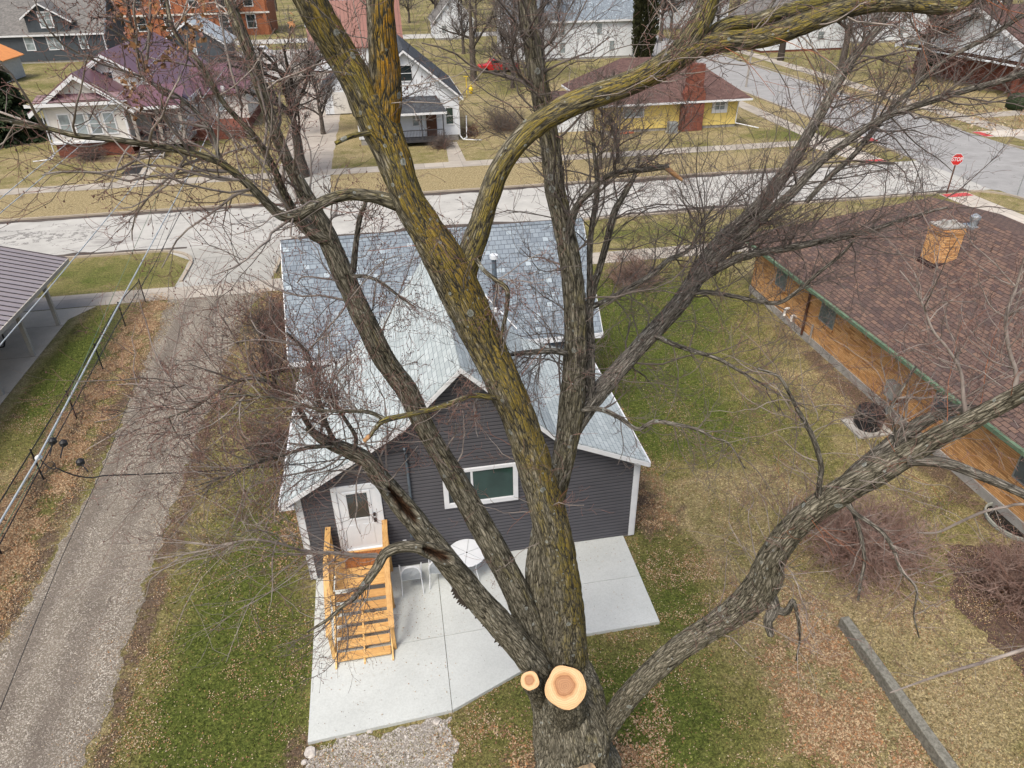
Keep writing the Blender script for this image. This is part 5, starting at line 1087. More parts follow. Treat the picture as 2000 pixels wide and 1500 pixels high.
# ------------------------------------------------------------------ tubes: one limb with bark relief
def catmull(P, step):
    P = np.array(P, float); out = []
    Q = np.vstack([2*P[0]-P[1], P, 2*P[-1]-P[-2]])
    for i in range(1, len(Q)-2):
        p0, p1, p2, p3 = Q[i-1], Q[i], Q[i+1], Q[i+2]
        n = max(1, int(np.linalg.norm((p2-p1)[:3])/step))
        for j in range(n):
            t = j/n
            out.append(.5*((2*p1)+(-p0+p2)*t+(2*p0-5*p1+4*p2-p3)*t*t+(-p0+3*p1-3*p2+p3)*t**3))
    out.append(Q[-2]); return np.array(out)
def limb_mesh(name, P, parent, mat, moss=0., orange=0., sides=None, seed=0, relief=1.0, hollows=(), lump=.06, cap=True, label=None, flare=None):
    """P rows x,y,z,r. Bark ridges run along the limb."""
    rmax = max(p[3] for p in P)
    step = max(.022, min(.05, rmax*.14)); S = catmull(P, step); C = S[:, :3]; R = np.maximum(S[:, 3], .004)
    n = len(C); k = sides or int(np.clip(rmax*230, 14, 96))
    T = np.gradient(C, axis=0); T /= np.linalg.norm(T, axis=1)[:, None]
    U = np.zeros_like(T); u = np.cross(T[0], [.3, .8, .5]); u /= np.linalg.norm(u)
    for i in range(n): u = u-T[i]*np.dot(u, T[i]); u /= np.linalg.norm(u); U[i] = u
    Wv = np.cross(T, U)
    L_ = np.r_[0, np.cumsum(np.linalg.norm(np.diff(C, axis=0), axis=1))]
    th = np.linspace(0, 2*math.pi, k, endpoint=False); ct, st = np.cos(th), np.sin(th)
    crk = np.zeros((n, k)); ls = np.zeros((n, k)); so_ = seed*13.7
    nz = noise.noise
    for i in range(n):
        r = R[i]; v = L_[i]
        fr = 10.5 if r > .12 else 15
        for j in range(k):
            x, y = r*ct[j], r*st[j]
            tw = .25*v
            q = Vector((x*fr+so_, y*fr+so_, v*1.9+so_))
            w1 = .35*nz(Vector((x*4+so_, y*4, v*3.2)))
            a = abs(nz(q+Vector((w1*2.2, w1*2.2, w1*1.2)))); b2 = abs(nz(q*2.1+Vector((5, w1*3, 2))))
            crk[i, j] = min(1., a*2.3)*.68+min(1., b2*2.2)*.32
            ls[i, j] = nz(Vector((x*2.2+so_, y*2.2+so_, v*1.1)))
    amp = np.minimum(.032, R*.11)*relief
    RR = R[:, None]*(1+lump*ls*1.6)+amp[:, None]*(crk-.45)
    V = C[:, None, :]+RR[:, :, None]*(U[:, None, :]*ct[None, :, None]+Wv[:, None, :]*st[None, :, None])
    Nn = (U[:, None, :]*ct[None, :, None]+Wv[:, None, :]*st[None, :, None])
    hol = np.zeros((n, k))
    for (hx, hy, a_, b_, dp) in hollows:
        rd = ray(hx, hy); rd /= np.linalg.norm(rd); off = C-CAMP; i0 = int(np.argmin(np.linalg.norm(off-(off@rd)[:, None]*rd, axis=1)))
        ha = T[i0]; tc = CAMP-C[i0]; tc = tc-ha*(tc@ha); hc = C[i0]+tc/np.linalg.norm(tc)*R[i0]
        D = V-hc; al = D@ha; pr = np.linalg.norm(D-al[..., None]*ha, axis=2)
        e = np.sqrt((al/a_)**2+(pr/b_)**2); face = (Nn@((CAMP-hc)/np.linalg.norm(CAMP-hc))) > -.2
        ins = (e < 1) & face
        V = V-Nn*(np.where(ins, dp*np.sqrt(np.clip(1-e, 0, 1)), 0)[..., None])
        rim = np.exp(-((e-1.12)/.16)**2)*face*.026; V = V+Nn*rim[..., None]
        hol = np.maximum(hol, np.where(ins, np.clip((1-e)*6, 0, 1), 0))
    # moss prefers the weather side (towards +x -y and up)
    side = np.clip(.62+.38*(Nn@np.array([.75, -.55, .35])), 0, 1)
    if isinstance(moss, tuple): moss = np.linspace(moss[0], moss[1], n)[:, None]
    ma = moss*side; oa = (np.linspace(orange[0], orange[1], n)[:, None] if isinstance(orange, tuple) else orange)*np.clip(side*1.25-.25, 0, 1)
    if callable(flare): pass
    bk = np.stack([R[:, None]*ct[None]+so_, R[:, None]*st[None]+so_, np.repeat(L_[:, None], k, 1)*.6+so_], 2)
    idx = np.arange(n*k).reshape(n, k); a = idx[:-1]; b = idx[1:]
    Fq = np.stack([a, np.roll(a, -1, 1), np.roll(b, -1, 1), b], 2).reshape(-1, 4)
    Vf = V.reshape(-1, 3); A = dict(bk=bk.reshape(-1, 3), crk=crk.ravel(), moss=(ma if isinstance(moss, np.ndarray) else ma).ravel(), orange=oa.ravel(), hol=hol.ravel())
    if cap:
        ex = np.array([C[-1]+T[-1]*R[-1]*.3]); Vf = np.vstack([Vf, ex]); c = len(Vf)-1
        last = idx[-1]; Fc_ = np.stack([last, np.roll(last, -1), np.full(k, c), np.full(k, c)], 1)
        # keep quads valid: use triangles as thin quads split in pairs
        Fc_ = np.stack([last[0::2][:k//2], last[1::2][:k//2], np.roll(last, -2)[0::2][:k//2], np.full(k//2, c)], 1)
        Fq = np.vstack([Fq, Fc_])
        for q_ in A: A[q_] = np.concatenate([A[q_], A[q_][-1:]])
    return raw_mesh(name, Vf, Fq, mat, parent, attrs=A, label=label)

# ------------------------------------------------------------------ twigs: thousands of thin tubes in one pass
def rotv(d, ang, az):
    """turn unit vectors d by ang about a random perpendicular set by az"""
    h = np.where(np.abs(d[:, 2:3]) < .9, np.array([[0, 0, 1.]]), np.array([[1., 0, 0]]))
    u = np.cross(d, h); u /= np.linalg.norm(u, axis=1)[:, None]; w_ = np.cross(d, u)
    s = np.sin(ang)[:, None]
    return d*np.cos(ang)[:, None]+s*(u*np.cos(az)[:, None]+w_*np.sin(az)[:, None])
def grow(p, d, ln, K=6, wig=.22, lift=.06):
    n = len(p); out = np.zeros((n, K+1, 3)); out[:, 0] = p; c = p.copy(); d = d.copy()
    bend = RNG.normal(0, wig*.5, (n, 3))
    for i in range(K):
        d = d+RNG.normal(0, wig, (n, 3))+bend*.6; d[:, 2] += lift
        d /= np.linalg.norm(d, axis=1)[:, None]; c = c+d*(ln/K)[:, None]; out[:, i+1] = c
    return out
def tubes(paths, r0, r1, sides=3):
    n, K, _ = paths.shape; T = np.gradient(paths, axis=1); T /= np.maximum(np.linalg.norm(T, axis=2), 1e-6)[..., None]
    h = np.where(np.abs(T[..., 2:3]) < .9, np.array([0, 0, 1.]), np.array([1., 0, 0]))
    u = np.cross(T, h); u /= np.maximum(np.linalg.norm(u, axis=2), 1e-6)[..., None]; w_ = np.cross(T, u)
    t = np.linspace(0, 1, K)[None]; R = r0[:, None]*(1-t)+r1[:, None]*t
    V = np.zeros((n, K, sides, 3))
    for s in range(sides):
        a = 2*math.pi*s/sides; V[:, :, s] = paths+R[..., None]*(u*math.cos(a)+w_*math.sin(a))
    idx = np.arange(n*K*sides).reshape(n, K, sides); a = idx[:, :-1]; b = idx[:, 1:]
    Fq = np.stack([a, np.roll(a, -1, 2), np.roll(b, -1, 2), b], 3).reshape(-1, 4)
    return V.reshape(-1, 3), Fq
def kids(paths, rads, per, t0=.15, ang=(.5, 1.0)):
    n, K, _ = paths.shape; m_ = n*per; ii = np.repeat(np.arange(n), per)
    t = RNG.uniform(t0, 1, m_)*(K-1-1e-3); k = t.astype(int); f = (t-k)[:, None]
    p = paths[ii, k]*(1-f)+paths[ii, k+1]*f; d = paths[ii, k+1]-paths[ii, k]; d /= np.maximum(np.linalg.norm(d, axis=1), 1e-6)[:, None]
    d = rotv(d, RNG.uniform(*ang, m_), RNG.uniform(0, 6.283, m_))
    return p, d, rads[ii]*(1-t/(K-1)*.6), ii
class Bag:
    def __init__(s): s.V = []; s.F = []; s.M = []; s.n = 0
    def add(s, V, Fq, m): s.V.append(V); s.F.append(Fq+s.n); s.M.append(np.full(len(Fq), m)); s.n += len(V)
    def build(s, name, mats, parent=None, label=None):
        return raw_mesh(name, np.vstack(s.V), np.vstack(s.F), mats, parent, np.concatenate(s.M), label=label)
def buds(bag, P, size, m):
    n = len(P); o6 = np.array([(1, 0, 0), (0, 1, 0), (-1, 0, 0), (0, -1, 0), (0, 0, 1.3), (0, 0, -1.3)])
    s = RNG.uniform(.6, 1.3, (n, 1, 1))*size
    V = (P[:, None]+o6[None]*s+RNG.normal(0, size*.2, (n, 6, 3))).reshape(-1, 3)
    f = np.array([(0, 1, 4, 4), (1, 2, 4, 4)]); q = np.array([(0, 5, 1, 4), (1, 5, 2, 4), (2, 5, 3, 4), (3, 5, 0, 4)])
    bag.add(V, ((np.arange(n)*6)[:, None, None]+q[None]).reshape(-1, 4), m)
def far_enough(P, dmin):
    return np.linalg.norm(P-CAMP, axis=-1).min(axis=-1) > dmin if P.ndim == 3 else np.linalg.norm(P-CAMP, axis=-1) > dmin
def twig_levels(bag, p, d, ln, r, per=(5, 5), mats=(0, 1, 2), dmin=3.2, lens=(.5, .45), rf=.5, budsize=0, wig=.2, lift=.05, rmin=.0022, K=7):
    A = grow(p, d, ln, K, wig, lift); ok = far_enough(A, dmin); A = A[ok]; r = r[ok]; ln = ln[ok]
    if not len(A): return A
    V, Fq = tubes(A, r, r*.4, 5 if r.max() > .012 else 4); bag.add(V, Fq, mats[0])
    cur, cr, cl = A, r, ln
    for lv, pn in enumerate(per):
        p2, d2, r2, ii = kids(cur, cr, pn, .12, (.45, 1.05))
        l2 = cl[ii]*lens[min(lv, len(lens)-1)]*RNG.uniform(.45, 1.25, len(ii))
        B = grow(p2, d2, l2, 5, wig*1.1, lift); ok = far_enough(B, dmin); B = B[ok]; l2 = l2[ok]
        r2 = np.maximum(r2[ok]*rf, rmin)
        if not len(B): break
        V, Fq = tubes(B, r2, np.maximum(r2*.5, rmin*.8), 3); mm = mats[min(lv+1, len(mats)-1)]
        nm = len(Fq)//len(B)
        bag.V.append(V); bag.F.append(Fq+bag.n); bag.n += len(V)
        pick = np.where(RNG.random(len(B)) < (.05 if lv == 0 else .20), mats[-1], mm); bag.M.append(np.repeat(pick, nm))
        cur, cr, cl = B, r2, l2
    if budsize:
        e = cur[:, -1]; buds(bag, e[RNG.random(len(e)) < .6], budsize, mats[-1]); e = cur[:, 3]; buds(bag, e[RNG.random(len(e)) < .35], budsize*.8, mats[-1])
    return A

# ------------------------------------------------------------------ the great maple
def W(px, py, Y, wpx):
    p = onY(px, py, Y); dep = np.dot(p-CAMP, BF); return [p[0], p[1], p[2], wpx/2*dep/F]
BASE = W(1098, 1637, 7.0, 200)
maple = thing('maple_tree', 'great multi stemmed bare maple with fresh saw cuts and mossy yellow limbs', 'tree', (BASE[0], BASE[1], 0))
def LW(pts): return [W(*p) for p in pts]
LIMBS = {}
def limb(key, pts, name='limb', mat=BARK, **kw):
    P = pts if len(pts[0]) == 4 and kw.pop('world', False) else LW(pts)
    k_ = {'trunk': .93, 'F': .80, 'B': .88, 'C': .92, 'A': .93}.get(key, .9 if name == 'limb' else .93)
    P = [[p[0], p[1], p[2], p[3]*k_] for p in P]
    LIMBS[key] = P; return limb_mesh(name, P, maple, mat, seed=len(LIMBS)*3+1, **kw)
tb_ = onY(1125, 1520, 6.95)
trunk = [[BASE[0]+.05, BASE[1]-.02, -.15, 1.05], [BASE[0]+.04, BASE[1], .35, .86], [BASE[0]+.03, BASE[1], 1.4, .76]]+LW([(1122, 1530, 7.0, 172), (1120, 1450, 7.02, 160), (1112, 1385, 7.05, 148), (1100, 1335, 7.12, 128), (1092, 1290, 7.25, 92)])
limb('trunk', trunk, 'trunk', world=True, moss=.35, lump=.19, relief=1.5, sides=110)
limb('A', [(1112, 1390, 7.35, 100), (1110, 1300, 7.3, 88), (1104, 1200, 7.2, 78), (1090, 1080, 7.1, 74), (1062, 970, 7.1, 74), (1028, 860, 7.15, 72), (990, 760, 7.15, 72), (945, 665, 7.2, 80), (905, 580, 7.2, 88), (868, 505, 7.2, 84), (828, 440, 7.2, 72), (795, 385, 7.2, 68), (768, 310, 7.25, 72), (738, 240, 7.3, 82), (716, 185, 7.3, 74)], moss=(.50, 1.05), orange=(.0, .35))
limb('A1a', [(722, 215, 7.3, 74), (700, 165, 7.3, 72), (665, 105, 7.3, 68), (628, 45, 7.25, 68), (596, -15, 7.2, 68), (560, -90, 7.2, 60)], moss=.95, orange=.22)
limb('A1b', [(748, 270, 7.3, 64), (752, 210, 7.3, 68), (752, 150, 7.28, 66), (748, 90, 7.25, 64), (743, 30, 7.2, 62), (738, -40, 7.2, 62), (730, -120, 7.2, 55)], moss=.95, orange=.95)
limb('A2', [(896, 560, 7.3, 60), (916, 500, 7.3, 56), (935, 450, 7.3, 52), (952, 395, 7.3, 47), (975, 335, 7.3, 46), (1010, 280, 7.3, 48), (1055, 240, 7.3, 50), (1115, 205, 7.3, 52), (1175, 182, 7.3, 52), (1235, 160, 7.3, 50), (1290, 132, 7.3, 55), (1345, 98, 7.3, 56), (1395, 84, 7.3, 46), (1460, 78, 7.3, 42), (1520, 64, 7.3, 46), (1590, 38, 7.3, 44), (1660, 15, 7.3, 38), (1740, 6, 7.3, 34), (1810, 12, 7.3, 30), (1862, 12, 7.3, 32), (1900, -10, 7.3, 24), (1950, -60, 7.3, 20)], moss=(.95, .72), orange=.12)
limb('A2u', [(1318, 112, 7.3, 46), (1345, 78, 7.3, 50), (1368, 40, 7.3, 50), (1384, 0, 7.3, 46), (1400, -60, 7.3, 44)], moss=.85)
limb('A2s', [(1375, 78, 7.35, 28), (1415, 50, 7.35, 30), (1470, 42, 7.35, 30), (1530, 25, 7.35, 34), (1590, 10, 7.35, 32), (1650, -5, 7.35, 30), (1720, -30, 7.35, 24)], moss=.9)
limb('A1L', [(800, 405, 7.25, 30), (770, 395, 7.2, 32), (735, 385, 7.15, 27), (690, 380, 7.1, 25), (650, 387, 7.0, 24), (610, 405, 6.95, 24), (575, 422, 6.9, 25), (545, 418, 6.85, 22), (510, 385, 6.8, 18), (475, 352, 6.75, 16), (430, 318, 6.7, 14), (370, 298, 6.6, 14), (300, 284, 6.5, 13), (220, 272, 6.4, 12), (150, 265, 6.35, 12), (90, 250, 6.3, 10), (0, 232, 6.2, 9), (-60, 215, 6.2, 7)], 'branch', BARK, moss=.5)
limb('B', [(1080, 1330, 7.2, 62), (1050, 1260, 7.35, 62), (1020, 1180, 7.5, 60), (975, 1090, 7.6, 58), (925, 1000, 7.75, 54), (875, 910, 7.9, 48), (832, 840, 8.05, 44), (795, 765, 8.2, 46), (750, 700, 8.3, 46), (705, 610, 8.45, 46), (668, 530, 8.55, 44), (640, 465, 8.65, 42), (612, 410, 8.7, 36), (585, 360, 8.75, 30), (555, 300, 8.8, 26), (528, 230, 8.8, 25), (505, 160, 8.8, 25), (482, 90, 8.8, 25), (455, 20, 8.8, 24), (435, -40, 8.8, 22)], moss=.35)
limb('B2', [(640, 470, 8.6, 30), (610, 455, 8.55, 28), (580, 425, 8.5, 26), (558, 385, 8.4, 20), (535, 330, 8.3, 16), (500, 270, 8.2, 13), (440, 205, 8.1, 11), (395, 130, 8.0, 10), (340, 60, 8.0, 9), (320, -30, 8.0, 8)], 'branch', moss=.4)
limb('C', [(1075, 1345, 7.0, 60), (1040, 1292, 7.0, 60), (1000, 1245, 7.0, 56), (950, 1190, 7.05, 55), (905, 1135, 7.1, 52), (865, 1085, 7.15, 50), (825, 1035, 7.25, 46), (785, 985, 7.35, 46), (748, 940, 7.4, 40), (715, 900, 7.5, 36), (680, 880, 7.55, 32), (650, 868, 7.6, 28), (625, 855, 7.6, 22), (600, 835, 7.65, 14)], moss=.22, hollows=[(772, 988, .36, .085, .16)])
limb('C2', [(915, 1140, 7.05, 36), (880, 1100, 7.0, 42), (845, 1078, 6.95, 34), (810, 1068, 6.9, 25), (775, 1070, 6.85, 23), (750, 1083, 6.8, 22), (735, 1110, 6.7, 20), (712, 1142, 6.6, 17), (690, 1168, 6.5, 13), (668, 1185, 6.4, 9), (640, 1210, 6.3, 7), (600, 1235, 6.2, 5)], 'branch', moss=.2, hollows=[(843, 1080, .27, .082, .12)])
limb('D', [(1085, 1300, 7.3, 66), (1066, 1215, 7.5, 60), (1052, 1140, 7.7, 56), (1058, 1060, 7.85, 52), (1080, 975, 7.95, 50), (1100, 900, 8.0, 50), (1110, 845, 8.05, 52), (1117, 790, 8.1, 56), (1122, 720, 8.1, 50), (1124, 640, 8.15, 49), (1120, 560, 8.2, 48), (1110, 490, 8.25, 46), (1098, 430, 8.3, 44), (1084, 370, 8.35, 44), (1077, 300, 8.4, 44), (1065, 230, 8.4, 42), (1050, 150, 8.4, 40), (1038, 70, 8.4, 38), (1030, 0, 8.4, 37), (1025, -70, 8.4, 36)], moss=.45)
limb('E', [(1118, 840, 8.1, 40), (1142, 800, 8.2, 44), (1170, 765, 8.4, 42), (1215, 715, 8.6, 38), (1270, 655, 8.9, 37), (1320, 600, 9.1, 38), (1352, 555, 9.3, 38), (1380, 505, 9.4, 32), (1415, 462, 9.6, 31), (1460, 425, 9.8, 30), (1505, 375, 10, 29), (1545, 320, 10.1, 27), (1580, 260, 10.2, 24), (1612, 205, 10.3, 22), (1645, 145, 10.4, 20), (1680, 95, 10.5, 17), (1722, 45, 10.6, 15), (1750, 0, 10.6, 13), (1780, -50, 10.6, 11)], mat=BARKD, moss=.05)
limb('E2', [(1362, 540, 9.35, 24), (1400, 505, 9.3, 24), (1450, 462, 9.3, 22), (1500, 415, 9.3, 20), (1545, 378, 9.3, 19), (1600, 318, 9.3, 17), (1650, 280, 9.3, 16), (1700, 245, 9.2, 15), (1755, 218, 9.1, 14), (1815, 198, 9.0, 14), (1880, 178, 8.9, 14), (1940, 162, 8.8, 14), (2010, 140, 8.7, 13)], 'branch', BARKD, moss=.05)
limb('E3', [(1365, 548, 9.25, 20), (1410, 520, 9.2, 19), (1460, 498, 9.1, 17), (1520, 488, 9.0, 15), (1590, 474, 8.9, 14), (1650, 462, 8.8, 13), (1700, 450, 8.7, 11), (1745, 435, 8.6, 9), (1790, 420, 8.6, 7), (1850, 405, 8.6, 5)], 'branch', BARKD)
limb('E4', [(1330, 580, 9.2, 14), (1370, 570, 9.1, 11), (1430, 578, 9.0, 9), (1490, 590, 8.9, 9), (1525, 590, 8.8, 9), (1558, 568, 8.7, 8), (1600, 532, 8.6, 8), (1640, 500, 8.5, 7), (1668, 470, 8.4, 5)], 'branch', BARKD)
limb('E5', [(1575, 395, 9.3, 10), (1620, 345, 9.3, 12), (1670, 300, 9.3, 11), (1730, 225, 9.25, 11), (1790, 165, 9.2, 10), (1850, 115, 9.1, 9), (1930, 72, 9.0, 10), (2010, 22, 8.9, 10)], 'branch', BARKD)
limb('G', [(1150, 800, 8.25, 24), (1152, 740, 8.3, 22), (1152, 670, 8.4, 20), (1150, 610, 8.45, 19), (1160, 560, 8.5, 16), (1172, 520, 8.5, 15), (1186, 470, 8.5, 15), (1200, 415, 8.5, 14), (1216, 385, 8.5, 12), (1238, 345, 8.5, 9), (1250, 300, 8.5, 8)], 'branch', BARKD, moss=.05)
limb('G1', [(1152, 600, 8.45, 14), (1152, 545, 8.5, 13), (1152, 480, 8.5, 12), (1158, 430, 8.5, 12), (1166, 380, 8.5, 11), (1164, 330, 8.5, 8), (1158, 280, 8.5, 7)], 'branch', BARKD)
limb('G2', [(1155, 600, 8.45, 12), (1195, 582, 8.5, 13), (1235, 560, 8.55, 13), (1275, 535, 8.6, 12), (1305, 508, 8.65, 10), (1345, 488, 8.7, 8), (1368, 445, 8.75, 6), (1395, 400, 8.8, 5)], 'branch', BARKD)
limb('D1', [(1108, 478, 8.2, 22), (1116, 430, 8.15, 18), (1130, 398, 8.1, 15), (1152, 375, 8.05, 14), (1185, 345, 8.0, 12), (1220, 334, 7.9, 12), (1260, 331, 7.85, 12), (1306, 325, 7.8, 11)], 'branch', BARKD, moss=.1)
limb('D2', [(1105, 690, 8.0, 13), (1075, 685, 7.9, 13), (1040, 688, 7.8, 11), (1000, 692, 7.7, 9), (960, 700, 7.6, 6), (920, 690, 7.5, 4)], 'branch', BARKD)
limb('D3', [(1135, 800, 8.0, 12), (1175, 800, 7.9, 11), (1212, 817, 7.8, 10), (1245, 838, 7.7, 9), (1278, 823, 7.6, 9), (1315, 828, 7.5, 8), (1360, 838, 7.4, 7), (1395, 855, 7.3, 5), (1425, 868, 7.2, 4), (1455, 915, 7.1, 2.5)], 'branch', BARKD)
limb('D4', [(1280, 655, 8.8, 12), (1315, 672, 8.6, 10), (1360, 687, 8.5, 9), (1405, 702, 8.4, 8), (1440, 722, 8.3, 7), (1475, 742, 8.2, 5), (1530, 775, 8.1, 3), (1580, 800, 8.0, 2)], 'branch', BARKD)
limb('A3', [(980, 778, 7.05, 13), (950, 775, 7.0, 12), (920, 773, 6.95, 11), (885, 786, 6.9, 11), (850, 797, 6.85, 11), (815, 806, 6.8, 11), (775, 815, 6.75, 12), (748, 822, 6.7, 13), (732, 838, 6.7, 9), (720, 855, 6.7, 9)], 'branch', moss=.85)
limb('A3b', [(755, 820, 6.72, 10), (720, 805, 6.7, 9), (680, 803, 6.65, 8), (630, 802, 6.6, 7), (590, 790, 6.55, 6), (540, 778, 6.5, 5), (480, 772, 6.5, 4), (420, 768, 6.4, 3)], 'branch', moss=.1)
limb('A4', [(925, 500, 7.2, 9), (945, 528, 7.1, 9), (970, 548, 7.0, 10), (990, 566, 6.95, 11), (990, 600, 6.95, 9), (984, 632, 6.95, 8), (978, 660, 6.95, 7)], 'branch', moss=.5)
limb('A5', [(735, 258, 7.2, 14), (705, 262, 7.1, 11), (680, 268, 7.05, 11), (655, 280, 7.0, 9)], 'branch', moss=.8)
limb('A6', [(712, 700, 7.9, 12), (690, 520, 7.9, 12)][:0] or [(690, 530, 8.4, 14), (692, 505, 8.35, 13), (696, 470, 8.3, 11), (702, 430, 8.25, 11), (712, 400, 8.2, 9), (720, 375, 8.2, 6)], 'branch', BARKD)
limb('A7', [(690, 540, 8.35, 10), (715, 540, 8.2, 8), (745, 552, 8.1, 7), (775, 575, 8.0, 6), (810, 600, 7.9, 4)], 'branch', BARKD)
limb('F', [(1150, 1470, 7.0, 60), (1185, 1418, 6.85, 56), (1225, 1365, 6.7, 54), (1275, 1310, 6.55, 55), (1330, 1265, 6.4, 56), (1390, 1225, 6.25, 60), (1445, 1188, 6.1, 70), (1490, 1140, 6.0, 78), (1510, 1085, 5.9, 66), (1552, 1030, 5.8, 62), (1605, 985, 5.7, 62), (1665, 948, 5.55, 64), (1720, 918, 5.45, 64), (1775, 888, 5.35, 56), (1830, 855, 5.25, 50), (1890, 825, 5.15, 48), (1950, 792, 5.05, 44), (2020, 755, 4.9, 42)], moss=.22)
limb('F3b', [(1490, 1150, 6.0, 40), (1510, 1185, 5.85, 26), (1500, 1215, 5.75, 18), (1505, 1240, 5.7, 14)], 'branch', BARKD)
limb('F3c', [(1500, 1185, 5.9, 22), (1535, 1195, 5.75, 16), (1550, 1175, 5.7, 10), (1562, 1240, 5.7, 5), (1555, 1290, 5.7, 3)], 'branch', BARKD)
limb('F2', [(1640, 960, 5.65, 40), (1690, 912, 5.65, 38), (1735, 872, 5.6, 34), (1780, 838, 5.6, 28), (1825, 812, 5.6, 24), (1870, 800, 5.6, 20), (1920, 800, 5.5, 16)], 'branch', BARKD)
limb('F3', [(1770, 898, 5.3, 26), (1815, 900, 5.2, 24), (1860, 908, 5.1, 23), (1905, 925, 5.0, 22), (1955, 945, 4.9, 21), (2015, 972, 4.8, 20)], 'branch', BARKD, moss=0)
limb('F4', [(1600, 985, 5.7, 20), (1600, 950, 5.7, 12), (1604, 915, 5.7, 11), (1595, 875, 5.7, 11), (1578, 835, 5.7, 10), (1558, 800, 5.7, 9), (1540, 765, 5.7, 7), (1520, 735, 5.7, 5), (1480, 720, 5.7, 4)], 'branch', BARKD)
limb('F5', [(1640, 965, 5.6, 12), (1668, 1000, 5.4, 10), (1700, 1022, 5.3, 9), (1728, 1045, 5.2, 9), (1748, 1080, 5.1, 8), (1760, 1115, 5.0, 7), (1790, 1150, 4.9, 5), (1785, 1200, 4.8, 4), (1795, 1245, 4.8, 3)], 'branch', BARKD)
limb('F6', [(1655, 975, 5.5, 9), (1672, 1015, 5.4, 8), (1684, 1060, 5.3, 8), (1688, 1100, 5.2, 7), (1680, 1140, 5.15, 6), (1676, 1172, 5.1, 5)], 'branch', BARKD)
limb('F7', [(1760, 900, 5.4, 10), (1752, 870, 5.5, 8), (1745, 830, 5.6, 7), (1738, 800, 5.7, 6), (1765, 755, 5.8, 5), (1790, 715, 5.9, 4)], 'branch', BARKD)
limb('F8', [(1890, 828, 5.2, 12), (1882, 780, 5.3, 9), (1876, 725, 5.4, 7), (1850, 680, 5.5, 6), (1822, 645, 5.6, 5), (1800, 590, 5.7, 4), (1775, 550, 5.8, 3), (1757, 528, 5.9, 2)], 'branch', TWIG)
limb('F9', [(1960, 795, 5.0, 14), (1985, 740, 5.1, 10), (1970, 680, 5.2, 8), (1965, 620, 5.3, 7), (1985, 560, 5.4, 5), (2000, 500, 5.4, 4)], 'branch', TWIG)
limb('R1', [(2080, 1240, 5.6, 8), (2000, 1268, 5.7, 7.5), (1925, 1292, 5.8, 7), (1870, 1308, 5.8, 6), (1825, 1322, 5.9, 5), (1780, 1338, 6.0, 4), (1738, 1353, 6.0, 3)], 'branch', TWIG)
limb('R2', [(2080, 1000, 5.3, 7), (2000, 985, 5.3, 6), (1965, 990, 5.4, 6), (1920, 1000, 5.4, 6), (1870, 1022, 5.5, 5.5), (1830, 1040, 5.6, 5), (1790, 1040, 5.7, 3)], 'branch', TWIG)
limb('L1', [(640, 860, 7.55, 12), (610, 840, 7.5, 12), (585, 800, 7.45, 11), (560, 770, 7.4, 10), (520, 745, 7.3, 9), (480, 740, 7.2, 8), (430, 760, 7.1, 7), (380, 795, 7.0, 6), (330, 815, 7.0, 5), (290, 828, 7.0, 3)], 'branch', BARKD)
limb('L2', [(660, 872, 7.5, 10), (640, 835, 7.5, 10), (625, 790, 7.45, 10), (612, 740, 7.4, 8), (600, 690, 7.4, 7), (560, 650, 7.3, 5)], 'branch', BARKD)
limb('L3', [(690, 885, 7.5, 10), (695, 855, 7.5, 9), (675, 820, 7.5, 8), (655, 790, 7.4, 7), (640, 760, 7.4, 6)], 'branch', BARKD)
limb('L4', [(650, 870, 7.5, 9), (600, 875, 7.4, 8), (550, 890, 7.2, 7), (500, 905, 7.0, 6), (440, 930, 6.9, 4), (380, 950, 6.8, 3)], 'branch', BARKD)
limb('L5', [(735, 1085, 6.8, 12), (700, 1085, 6.7, 9), (660, 1080, 6.6, 8), (600, 1078, 6.5, 6), (540, 1060, 6.4, 5), (480, 1055, 6.3, 4), (400, 1075, 6.2, 3), (320, 1090, 6.2, 2.4)], 'branch', TWIG)
limb('T1', [(430, 320, 6.7, 9), (410, 250, 6.8, 8), (350, 190, 6.8, 8), (280, 150, 6.8, 8), (265, 80, 6.8, 7), (250, 10, 6.8, 6), (245, -60, 6.8, 5)], 'branch', BARKD)
limb('T2', [(1480, 60, 9.8, 10), (1500, 20, 9.8, 8), (1540, -40, 9.8, 6)], 'branch', BARKD)
